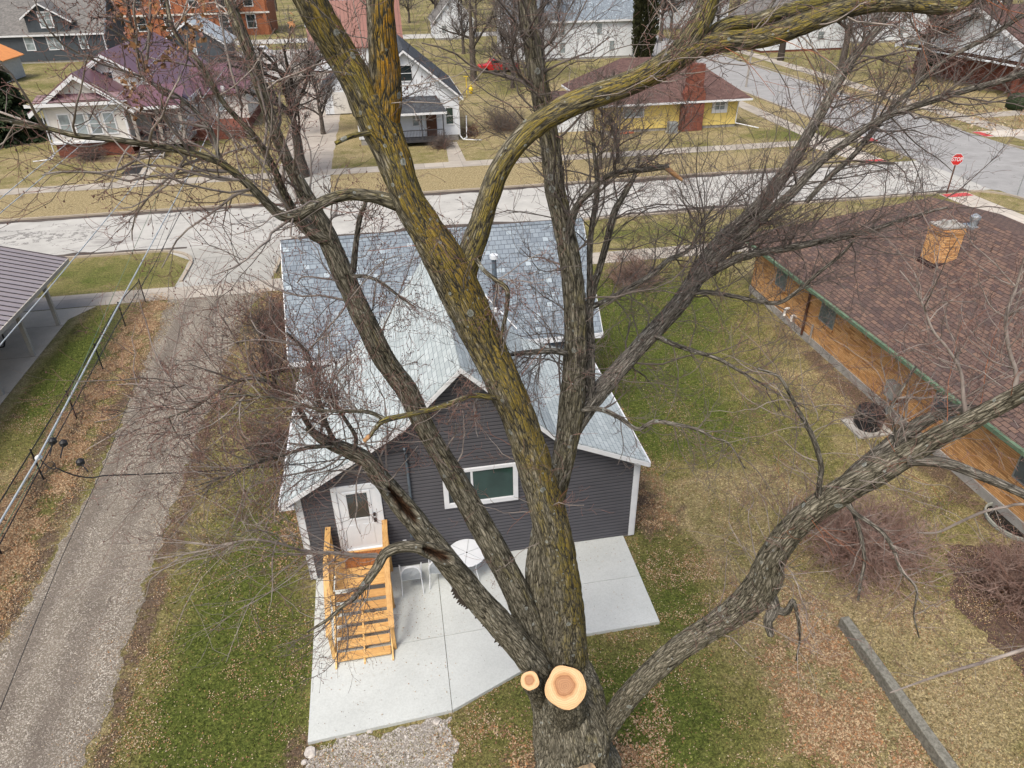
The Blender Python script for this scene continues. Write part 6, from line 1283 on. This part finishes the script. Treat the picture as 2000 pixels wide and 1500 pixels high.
# fresh saw cuts
def cut_stub(key, px, py, Y, rpx, start, tilt=(0, 0, 0), name='stub', squash=1.0):
    c = onY(px, py, Y); dep = np.dot(c-CAMP, BF); r = rpx*dep/F
    ax = (CAMP-c); ax /= np.linalg.norm(ax); ax = ax+np.array(tilt); ax /= np.linalg.norm(ax)
    s = onY(*start); P = [[*s, r*1.25], [*(s*.45+c*.55-ax*.06), r*1.12], [*(c-ax*.02), r*1.0], [*c, r*.99]]
    limb_mesh(name, P, maple, BARK, seed=91+int(px), cap=False, relief=.9, lump=.10, sides=56)
    k = 56; mb = MB(); q = Vector(ax).to_track_quat('Z', 'Y')
    rim = [(r*.985*(1+.13*noise.noise(Vector((math.cos(a)*1.2, math.sin(a)*1.2, px*.1))))*math.cos(a), r*.985*(1+.13*noise.noise(Vector((math.cos(a)*1.2, math.sin(a)*1.2, px*.1))))*math.sin(a), 0) for a in np.linspace(0, 2*math.pi, k, endpoint=False)]
    me = bpy.data.meshes.new('cut_face'); me.from_pydata(rim+[(x*1.0, y*1.0, -.03) for x, y, z in rim], [], [tuple(range(k))]+[(i, i+k, (i+1) % k+k, (i+1) % k) for i in range(k)])
    me.materials.append(CUT); o = bpy.data.objects.new('cut_face', me); COL.objects.link(o); o.parent = maple
    me.transform(Matrix.Scale(.31/r, 4)); o.scale = (r/.31,)*3
    o.location = Vector(c+ax*.012)-maple.location; o.rotation_euler = q.to_euler(); ORG[o.name] = np.zeros(3); o['label'] = 'fresh orange saw cut with growth rings'
    return o
cut_stub('S1', 1105, 1342, 6.40, 39.5, (1108, 1400, 7.05), (0, .05, .15))
cut_stub('S2', 1035, 1330, 6.55, 18, (1060, 1375, 7.1), (-.15, .0, .1))
o_ = cut_stub('S3', 1140, 1508, 6.35, 24, (1128, 1500, 6.9), (0, .1, .5)); o_.data.materials[0] = M('weathered_cut_wood', (.30, .22, .13), (.10, .08, .06), 9, .9); o_['label'] = 'old weathered cut low on the trunk'
for (px, py, Y, rp, st) in ((711, 862, 6.66, 5.5, (722, 850, 6.7)), (1332, 352, 7.78, 3.5, (1300, 326, 7.8))):
    limb_mesh('broken_end', [W(*st, 9), W((px+st[0])/2, (py+st[1])/2, (Y+st[2])/2, 9), W(px, py, Y, rp*1.6)], maple, M('broken_wood', (.55, .33, .16), (.35, .2, .1), 20, .9), seed=5, sides=12)
# torn bark hanging from the hollow limb
mb = MB()
for k in range(34):
    u = k/33; c = np.array(onY(886+118*u, 1146+134*u, 7.0)); l = .04+.12*abs(noise.noise(Vector((k*.9, 0, 0))))+(.05 if k < 9 else 0)
    e = np.array([-.5*l, -.1*l, -l]); s = np.array([.045, 0, -.03])
    mb.prism([c, c+s, c+e*.7+s*.8, c+e], (0, .012, .006))
mb.build('torn_bark', BARKF, maple)
# small branches and twigs
bag = Bag()
def spawn(key, n, t0, t1, ln, r, ang=(.6, 1.2), per=(5, 5), bud=.006, bias=(0, 0, 0), dmin=3.6, wig=.2, lift=.05, mats=(0, 1, 2)):
    S = catmull(LIMBS[key], .1); m_ = len(S); i = RNG.uniform(t0*(m_-2), t1*(m_-2), n).astype(int)
    p = S[i, :3]; d = S[i+1, :3]-S[i, :3]; d /= np.linalg.norm(d, axis=1)[:, None]
    d = rotv(d, RNG.uniform(*ang, n), RNG.uniform(0, 6.283, n))+np.array(bias); d /= np.linalg.norm(d, axis=1)[:, None]
    p = p+d*S[i, 3:4]*.5
    twig_levels(bag, p, d, RNG.uniform(*ln, n), RNG.uniform(*r, n), per, mats, dmin, budsize=bud, wig=wig, lift=lift)
# key, count, from, to, length, radius
for a in (('A1L', 22, .25, 1, (.5, 1.4), (.007, .015)), ('A1L', 6, .35, .6, (1, 1.7), (.010, .016)), ('B2', 15, .2, 1, (.5, 1.3), (.008, .017)),
          ('B', 18, .62, .98, (.6, 1.6), (.009, .02)), ('B', 10, .40, .62, (.5, 1.3), (.007, .014)), ('T1', 13, .1, 1, (.4, 1.1), (.007, .014)),
          ('L1', 40, .1, 1, (.6, 1.6), (.006, .012)), ('L2', 22, .2, 1, (.6, 1.5), (.006, .012)), ('L3', 14, .2, 1, (.5, 1.2), (.006, .010)), ('L4', 30, .1, 1, (.5, 1.4), (.005, .010)), ('L5', 10, .15, 1, (.5, 1.3), (.004, .009)),
          ('C', 16, .80, 1, (.7, 1.7), (.008, .016)), ('C2', 16, .6, 1, (.5, 1.2), (.005, .011)), ('A3b', 26, .1, 1, (.5, 1.3), (.005, .009)), ('A3', 10, .2, 1, (.3, .8), (.004, .008)),
          ('A4', 9, .3, 1, (.3, .7), (.004, .007)), ('A6', 9, .2, 1, (.4, .9), (.004, .008)), ('A7', 10, .2, 1, (.4, .9), (.004, .007)),
          ('A', 18, .40, .9, (.4, 1.2), (.005, .010)), ('A2', 34, .3, 1, (.4, 1.3), (.005, .010)), ('A1a', 8, .1, .9, (.4, 1.1), (.005, .009)), ('A1b', 6, .1, .9, (.3, .8), (.005, .008)),
          ('D', 34, .42, .98, (.6, 1.9), (.007, .017)), ('D1', 16, .2, 1, (.4, 1.3), (.005, .011)), ('D2', 16, .1, 1, (.4, 1.2), (.005, .009)), ('D3', 22, .1, 1, (.4, 1.2), (.005, .009)), ('D4', 22, .1, 1, (.5, 1.4), (.005, .010)),
          ('E', 44, .15, 1, (.7, 2.2), (.007, .018)), ('E2', 38, .1, 1, (.6, 1.8), (.007, .015)), ('E3', 34, .1, 1, (.6, 1.7), (.006, .013)), ('E4', 20, .1, 1, (.5, 1.3), (.005, .010)), ('E5', 26, .1, 1, (.6, 1.5), (.006, .012)),
          ('G', 17, .15, 1, (.5, 1.5), (.006, .012)), ('G1', 9, .15, 1, (.6, 1.5), (.006, .012)), ('G2', 26, .1, 1, (.6, 1.5), (.006, .012)),
          ('F', 18, .42, .68, (.5, 1.3), (.005, .011)), ('F', 20, .62, .98, (.5, 1.3), (.004, .010)), ('F2', 14, .1, 1, (.4, 1.2), (.004, .009)), ('F4', 14, .1, 1, (.4, 1.1), (.004, .008)), ('F5', 12, .2, 1, (.3, .9), (.004, .007)), ('F6', 9, .2, 1, (.3, .8), (.003, .006)),
          ('F7', 12, .2, 1, (.4, 1.2), (.004, .008)), ('F8', 18, .1, 1, (.5, 1.4), (.004, .008)), ('F9', 18, .1, 1, (.5, 1.3), (.004, .008)), ('R1', 10, .2, 1, (.3, 1.0), (.003, .006)), ('R2', 10, .2, 1, (.3, 1.0), (.003, .006))):
    dk = a[0][0] in 'DEGF'
    a = (a[0], int(a[1]*(1.45 if dk else 1.15)), *a[2:])
    spawn(*a, per=(4, 4) if a[0] in ('A', 'A1a', 'A1b', 'F5', 'F6', 'R1', 'R2', 'F', 'F2', 'F4', 'F7', 'F8', 'F9', 'D3', 'C2', 'L5') else (6, 5), mats=(1, 1, 1, 2) if dk and a[0][0] != 'F' else (0, 1, 2), bud=0 if a[0][0] in 'DEGF' else .007)
spawn('L5', 30, .1, 1, (.7, 1.7), (.005, .010), per=(4, 2), mats=(0, 0, 0, 2), bias=(-.7, -.25, -.35), wig=.14, lift=.03, bud=.006)
spawn('C2', 14, .7, 1, (.6, 1.3), (.004, .009), per=(4, 3), mats=(1, 1, 1, 2), bias=(-.5, -.1, -.5), wig=.16, bud=.006)
spawn('L4', 16, .3, 1, (.7, 1.6), (.005, .010), per=(4, 3), mats=(0, 0, 0, 2), bias=(-.6, -.2, -.2), wig=.14, bud=.006)
spawn('D', 26, .72, 1, (.8, 2.0), (.006, .013), per=(6, 5), mats=(1, 1, 1, 2), bud=0)
spawn('A2u', 12, .2, 1, (.6, 1.5), (.004, .008), per=(5, 4), bud=0, mats=(0, 1, 1, 2)); spawn('A1b', 10, 0, 1, (.6, 1.4), (.004, .008), per=(4, 4), bud=0, mats=(0, 1, 1, 2)); spawn('E', 20, .7, 1, (.8, 2.0), (.006, .012), per=(6, 5), mats=(1, 1, 1, 2), bud=0)
spawn('F3c', 14, .1, 1, (.3, .8), (.003, .006), per=(3, 2), mats=(0, 0, 0, 2), bud=0); spawn('F', 16, .44, .62, (.4, 1.2), (.004, .008), per=(4, 3), mats=(0, 1, 1, 2), bud=0)
spawn('A2', 11, .45, 1, (.5, 1.3), (.003, .005), per=(1,), bias=(0, -.2, -.5), mats=(3, 3), wig=.08, lift=0, bud=0)
spawn('F', 12, .7, 1, (.4, 1.2), (.003, .005), per=(1,), bias=(0, -.2, -.4), mats=(3, 3), wig=.08, lift=0, bud=0)
spawn('A', 8, .5, 1, (.4, .9), (.003, .004), per=(1,), mats=(3, 3), wig=.1, lift=0, bud=0)
tw = bag.build('twigs', [TWIG, TWIGD, TWIGR, TWIGO], maple); tw['kind'] = 'stuff'
# withered leaf clusters caught in the upper left branches
P = []
for (px, py, n, sp) in ((262, 70, 60, 26), (255, 180, 70, 30), (330, 110, 60, 30), (375, 60, 60, 34), (300, 30, 60, 34), (230, 30, 50, 26), (370, 85, 40, 16), (285, 130, 40, 20), (265, 210, 40, 16), (570, 45, 16, 8), (395, 15, 40, 24)):
    for k in range(int(n*.62)): P.append(onY(px+RNG.normal(0, sp*.42), py+RNG.normal(0, sp*.7), 6.8+RNG.normal(0, .15)))
P = np.array(P); n = len(P); A_ = RNG.normal(0, 1, (n, 3)); A_ /= np.linalg.norm(A_, axis=1)[:, None]; B_ = np.cross(A_, RNG.normal(0, 1, (n, 3))); B_ /= np.linalg.norm(B_, axis=1)[:, None]
s_ = RNG.uniform(.016, .034, (n, 1)); Cn = np.cross(A_, B_)
V = np.stack([P-A_*s_, P-B_*s_*.7+Cn*s_*.3, P+A_*s_, P+B_*s_*.7+Cn*s_*.3], 1).reshape(-1, 3)
lf = raw_mesh('withered_leaves', V, np.arange(n*4).reshape(n, 4), [LEAFS[1], LEAFS[3], TWIGR], maple, mi=RNG.choice(3, n, p=[.5, .3, .2]), smooth=False); lf['kind'] = 'stuff'

# ------------------------------------------------------------------ other trees, shrubs
def bare_tree(name, label, seed, h=10., r=.28, fork=.35, spread=.55, nl=6, per=(5, 5, 4), mats=None, loc=(0, 0), group=None, trunkmat=BARKF, twr=.006, lean=0.):
    global RNG
    keep = RNG; RNG = np.random.default_rng(seed)
    t = thing(name, label, 'tree', (loc[0], loc[1], 0), group)
    x, y = loc; P = [[x, y, -.2, r*1.35], [x+.05, y, .5, r*1.05], [x+lean*.3, y, h*fork*.5, r*.92], [x+lean*.6, y, h*fork, r*.8], [x+lean, y+.1, h*fork*1.35, r*.55], [x+lean*1.2, y+.1, h*fork*1.9, r*.35], [x+lean*1.2+.2, y, h*.85, r*.1]]
    limb_mesh('trunk', P, t, trunkmat, seed=seed, relief=.8, sides=14)
    b = Bag(); S = catmull(P, .2)[:, :3]; zz = S[:, 2]; cand = S[(zz > h*fork*.75) & (zz < h*.8)]
    i = RNG.integers(0, len(cand), nl); p = cand[i]; az = RNG.uniform(0, 6.283, nl)+np.arange(nl)*2.4; el = RNG.uniform(.5, 1.1, nl)
    d = np.stack([np.cos(az)*np.cos(el), np.sin(az)*np.cos(el), np.sin(el)], 1)
    ln = h*spread*RNG.uniform(.65, 1.1, nl); rr = r*RNG.uniform(.3, .5, nl)
    twig_levels(b, p, d, ln, rr, per, mats=(0, 0, 1, 2), dmin=5, lens=(.55, .5, .5), rf=.42, wig=.16, lift=.07, rmin=twr)
    b.build('crown', mats or [BARKF, TWIG, TWIGD], t); RNG = keep; return t
protos = {}
def place_tree(kind, label, x, y, sc_=1., rz=0., seed=1, **kw):
    if kind not in protos:
        protos[kind] = (bare_tree('street_tree', label, seed, loc=(0, 0), group='bare trees of the neighbourhood', **kw), [0]); t = protos[kind][0]
    else: t = copy_tree(protos[kind][0])
    t['label'] = label; t.location = (x, y, 0); t.rotation_euler = (0, 0, rz); t.scale = (sc_,)*3; return t
K1 = dict(seed=21, h=11, r=.42, fork=.28, nl=12, per=(8, 7, 6), twr=.015); K2 = dict(seed=35, h=9, r=.22, fork=.22, spread=.5, nl=13, per=(8, 7, 5), twr=.012); K3 = dict(seed=52, h=13, r=.5, fork=.42, nl=11, per=(8, 7, 6), twr=.016)
def gp(px, py): q = G(px, py); return q[0], q[1]
for i, (kd, px, py, s, rz, lb) in enumerate((
    ('k1', 592, 345, .95, 0, 'bare parkway tree with twisted limbs at the left driveway across the street'), ('k3', 925, 158, .85, 1, 'thick bare trunk on the lawn right of the white gabled house'),
    ('k2', 632, 262, .9, 2, 'bare multi stemmed tree standing against the left side of the white gabled house'), ('k2', 1172, 330, .62, 4, 'slim bare young tree on the verge in front of the yellow house'), ('k2', 1205, 318, .70, 5.2, 'second slim bare young tree on the verge in front of the yellow house'),
    ('k3', 1640, 148, .9, 3, 'large bare tree with mossy base beside the side street'), ('k1', 1795, 160, 1.0, 1.3, 'bare tree in front of the brick based white house'),
    ('k3', 855, 68, .9, 2.2, 'bare tree far back left of the white cottage'), ('k1', 1310, 62, .7, 4.1, 'small spreading bare tree in the lawn right of the columnar evergreen'),
    ('k2', 985, 152, 1.1, .4, 'bare tree crowding the view behind the red pickup'), ('k2', 1085, 118, 1.0, 2.7, 'bare tree in front of the white farmhouse, left part'), ('k1', 1150, 95, .9, 3.3, 'bare tree in front of the middle of the white farmhouse'),
    ('k1', 1880, 80, 1.1, 5.5, 'bare tree behind the white house near the right edge'), ('k3', 1700, 60, 1.0, 4.4, 'tall bare tree beyond the long mossy limb'), ('k2', 1580, 72, 1.3, 2.0, 'bare thicket tree left of the far brown roofed house'),
    ('k1', 460, 72, .9, 1.9, 'bare tree at the near edge of the parking lot'), ('k3', 655, 60, .9, 5.0, 'bare tree behind the rusty roofed barn'), ('k2', 800, 45, 1.2, 3.7, 'bare tree between the barn and the white cottage'),
    ('k1', 1440, 30, 1.0, 2.5, 'bare tree far up the side street on its left'), ('k1', 1960, 45, 1.2, 0.7, 'bare tree in the top right corner'), ('k2', 420, 250, .55, 1.0, 'small bare tree at the right side of the maroon roofed bungalow'),
    ('k3', 1745, 28, 1.1, .2, 'far bare tree near the top right'), ('k1', 540, 22, 1.0, 3.0, 'far bare tree beyond the parking lot'), ('k2', 930, 30, 1.2, 5.9, 'far bare tree above the white cottage'), ('k3', 1500, 12, 1.2, 1.2, 'farthest bare tree at the top behind the mossy limb'), ('k2', 130, 12, 1.2, 1.2, 'bare tree behind the dark grey house'),
    ('k2', 1002, 172, 1.1, 3.1, 'bare many stemmed tree on the lawn between the white gabled house and the yellow house'), ('k2', 905, 105, 1.2, .3, 'bare tree left of the red pickup truck'), ('k1', 1290, 80, .9, 2.0, 'bare tree at the near side of the columnar evergreen'), ('k2', 1400, 62, 1.3, 5.0, 'bare tree on the near lawn of the far side street bend'), ('k1', 765, 62, 1.0, 1.4, 'bare tree seen between the two mossy forks'), ('k1', 1060, 150, .75, 4.0, 'low bare tree left of the yellow house roof'), ('k3', 1240, 25, 1.1, 2.9, 'bare tree behind the white farmhouse roof'), ('k1', 1030, 40, 1.0, 1.1, 'bare tree between the two white houses at the top centre'), ('k2', 700, 30, 1.3, 2.2, 'bare tree behind the barn seen in the fork of the maple'),
    ('k1', 1840, 35, 1.1, 3.9, 'bare tree left of the top right corner'), ('k2', 1680, 105, 1.1, .9, 'bare young tree left of the brick based white house'), ('k1', 1905, 110, .9, 4.8, 'bare tree on the lawn left of the brick bungalow'),
    ('k3', 340, 12, 1.0, 2.0, 'bare tree beside the orange brick building'), ('k1', 1560, 40, 1.2, 5.1, 'wide bare tree beyond the cut off trunk'), ('k2', 1370, 90, .9, 1.9, 'bare tree at the far left kerb of the side street'), ('k2', 500, 45, 1.0, 4.2, 'bare tree behind the parking lot edge'))):
    x, y = gp(px, py); place_tree(kd, lb, x, y, s, rz, **{'k1': K1, 'k2': K2, 'k3': K3}[kd])
place_tree('k2', 'low bare tree left of the cottage beside the gravel drive', -5.0, 24.5, .42, .8, **K2)
def leafy_evergreen(name, label, x, y, h, r, shape, mat, n=9000, size=.16, trunk_r=.2, seed=3):
    t = thing(name, label, 'tree', (x, y, 0)); rg = np.random.default_rng(seed)
    MB().bar((x, y, -.1), (x, y, h*.9), trunk_r, trunk_r*.2, 10).build('trunk', BARKF, t)
    z = rg.uniform(0, 1, n)**(1.25 if shape == 'cone' else 1.0); a = rg.uniform(0, 6.283, n)
    rr = r*(1-z)*1.0 if shape == 'cone' else r*np.sqrt(np.clip(1-(2*np.abs(z-.45))**3, .05, 1))
    tier = .72+.28*np.sin(z*h*3.4+np.sin(a*5)*1.4) if shape == 'cone' else .85+.15*np.sin(a*7+z*9)
    q = np.sqrt(rg.uniform(.35, 1, n)); R_ = rr*tier*q+.05
    P = np.stack([x+R_*np.cos(a), y+R_*np.sin(a), .3+z*h*.98-(.28*R_ if shape == 'cone' else 0)], 1)
    out = np.stack([np.cos(a), np.sin(a), np.full(n, -.25 if shape == 'cone' else 1.3)], 1)+rg.normal(0, .35, (n, 3)); out /= np.linalg.norm(out, axis=1)[:, None]
    sd_ = np.cross(out, rg.normal(0, 1, (n, 3))); sd_ /= np.linalg.norm(sd_, axis=1)[:, None]; s = rg.uniform(.6, 1.4, (n, 1))*size
    V = np.stack([P-out*s, P-sd_*s*.4, P+out*s, P+sd_*s*.4], 1).reshape(-1, 3)
    raw_mesh('crown', V, np.arange(n*4).reshape(n, 4), mat, t, smooth=False); return t
leafy_evergreen('spruce_tree', 'tall dark green spruce at the left edge across the street', -33.9, 75.5, 9.6, 4.0, 'cone', HEDGE, 16000, .28, .3)
x, y = gp(1255, 118); leafy_evergreen('columnar_evergreen', 'tall dark columnar evergreen right of the white farmhouse', x, y, 12.5, 1.9, 'col', HEDGE2, 12000, .22, .25, 5)
x, y = gp(1795, 150); leafy_evergreen('columnar_evergreen', 'small dark green conifer in front of the brick based white house', x+1, y, 4.8, 1.1, 'col', HEDGE, 4000, .16, .1, 6)
def shrub(label, x, y, r, h, n, mats, seed, name='bare_shrub'):
    global RNG
    keep = RNG; RNG = np.random.default_rng(seed); t = thing(name, label, 'shrub', (x, y, 0)); b = Bag(); n = int(n*.62)
    az = RNG.uniform(0, 6.283, n); el = np.arccos(RNG.uniform(.15, .98, n)); d = np.stack([np.cos(az)*np.sin(el), np.sin(az)*np.sin(el), np.cos(el)], 1)
    p = np.stack([x+RNG.normal(0, .12*r, n), y+RNG.normal(0, .12*r, n), np.full(n, .0)], 1)
    ln = RNG.uniform(.75, 1.1, n)/np.sqrt((np.sin(el)/r)**2+(np.cos(el)/h)**2)
    twig_levels(b, p, d, ln, RNG.uniform(.008, .016, n), (6, 4), (0, 1, 1), 3, (.42, .5), .55, wig=.16, lift=.0, rmin=.0055); b.build('branches', mats, t); RNG = keep; return t
BR_ = [SHRUB, SHRUB2X]
shrub('large rounded bare barberry with red brown twigs behind the low concrete wall', 11.9, 12.7, 1.95, 1.6, 380, BR_, 61)
shrub('dense dark red bare shrub cut by the right edge on its mulch bed', 15.2, 10.6, 1.5, 1.3, 300, BR_, 62)
shrub('rounded bare red brown shrub on the lawn between cottage and brick house near the sidewalk', 11.7, 32.2, 1.35, 1.7, 220, BR_, 63)
shrub('grey brown bare shrub against the left wall of the cottage', -4.6, 21.0, 1.2, 1.6, 170, [SHRUB2, TWIGD], 64)
shrub('tan bare shrub in the bed at the front left of the cottage', -5.2, 30.5, 1.5, 1.5, 200, [SHRUB2, SHRUB], 65)
shrub('low tan shrub next to the left front of the cottage by the sidewalk', -4.6, 33.4, 1.0, 1.1, 140, [SHRUB2, SHRUB], 66)
shrub('dark bare shrub at the porch of the white gabled house', 4.9, 63.0, 1.3, 1.2, 150, [SHRUB, TWIGD], 67)
shrub('low bare shrub under the bungalow windows', -24.0, 66.2, 1.6, .9, 170, [SHRUB, TWIGD], 68)
shrub('bare red shrub at the right side of the white gabled house', 8.0, 67.3, .9, 1.8, 110, [SHRUB, SHRUB2], 69)
shrub('bare hedge shrub in front of the yellow house left end', 11.2, 68.5, 2.4, 2.2, 260, [SHRUB2, TWIGD], 70)

# fence mesh, wires
b = Bag()
A_ = np.array([[p, (p+q)/2, q] for p, q in D_]); V, Fq = tubes(A_, np.full(len(A_), .0032), np.full(len(A_), .0032), 3); b.add(V, Fq, 0)
b.build('wire_mesh', [BLACK], bpy.data.objects['chain_link_fence'])
def wire(label, pts, r, mat, sag=0., name='overhead_wire', n=30):
    P = [np.array(p, float) for p in pts]; out = []
    for a, c in zip(P[:-1], P[1:]):
        for k in range(n): u = k/n; q = a*(1-u)+c*u; q[2] -= sag*4*u*(1-u); out.append(q)
    out.append(P[-1]); pa = np.array(out)[None]; V, Fq = tubes(pa, np.array([r]), np.array([r]), 6)
    return tag(raw_mesh(name, V, Fq, mat), label, 'wire', 'overhead wires')
SILV = M('aluminium_cable', (.50, .54, .55), (.40, .44, .45), 2, .45, metal=.3)
c0 = G(-60, 1122, 6.6); c1 = G(0, 1010, 6.6); c2 = G(270, 545, 6.6); c3 = G(372, 340, 6.6)
xx = c1[0]; wire('thick bright cable passing above the chain link fence', [G(-60, 1122, 6.6), G(75, 893, 6.7), G(220, 618, 6.8), G(372, 335, 6.9), G(440, 190, 7.3)], .020, SILV)
wire('thin dark wire just below the bright cable', [G(-60, 1175, 6.2), G(78, 915, 6.3), G(225, 640, 6.5), G(300, 520, 6.6), G(395, 330, 6.9)], .012, BLACK)
wire('thin green wire beside the bright cable', [G(-40, 1120, 6.3), G(78, 905, 6.4), G(215, 590, 6.6), G(300, 400, 6.8), G(390, 160, 7.2)], .008, COPPERG)
j = onY(100, 913, onY(78, 895, 8)[1]) if False else G(100, 913, 6.5)
wire('black service cable swinging from the pole line to the cottage mast', [G(75, 893, 6.65), G(110, 914, 6.5), G(200, 929, 6.1), (mt_[0], WY-.25, mt_[2]+.05)], .013, BLACK, .12)
wire('thin black wire crossing the gravel driveway at lower left', [G(-20, 1435, 5), G(120, 1090, 5), G(205, 905, 5.2), G(268, 740, 5.4)], .007, BLACK)
wire('pale wire rising across the maroon roof', [G(-40, 450, 7.4), G(160, 282, 7.8), G(265, 172, 8.2), G(352, 92, 9.0)], .016, SILV)
wire('second pale wire rising across the maroon roof', [G(-20, 405, 7.4), G(125, 285, 7.8), G(240, 178, 8.2), G(326, 95, 9.0)], .016, SILV)
wire('long pale wire running from the carport roof to the upper left', [G(-40, 710, 6.8), G(0, 674, 6.8), G(90, 570, 6.9), G(250, 377, 7.1), G(320, 292, 7.3), G(450, 120, 8.0)], .016, SILV)
for k, dx in enumerate((0, 14)): wire(('thin grey wire above the driveway entrance, left one', 'thin grey wire above the driveway entrance, right one')[k], [G(262+dx, 600, 5.5), G(330+dx*.8, 425, 6), G(362+dx*.4, 340, 6.4)], .007, BLACK)
t = thing('cable_splice', 'cluster of insulators and black splice covers on the overhead cable', 'cable hardware', tuple(G(80, 895, 6.6)), None)
q0 = G(75, 893, 6.66)
mb = MB().lathe((q0[0], q0[1], q0[2]-.05), [(.03, 0), (.065, .03), (.06, .06), (.02, .09)], 12); mb.build('insulator', PVC, t)
for (px, py) in ((103, 862), (124, 866), (157, 903)):
    q = G(px, py, 6.5); mb = MB().lathe(q, [(.03, -.07), (.075, -.03), (.075, .04), (.03, .08)], 10); mb.bar(q, G(px+(-6 if px < 150 else 15), py+(28 if px < 150 else 18), 6.45), .012); mb.build('splice_cover', BLACK, t)
mb = MB()
for k in range(14):
    a = k*.55; c = G(94, 915, 6.4); mb.bar(c+.13*np.array([math.cos(a), math.sin(a), .5*math.sin(a*1.3)]), c+.13*np.array([math.cos(a+.55), math.sin(a+.55), .5*math.sin((a+.55)*1.3)]), .008, n=4)
mb.build('spare_coil', BLACK, t)
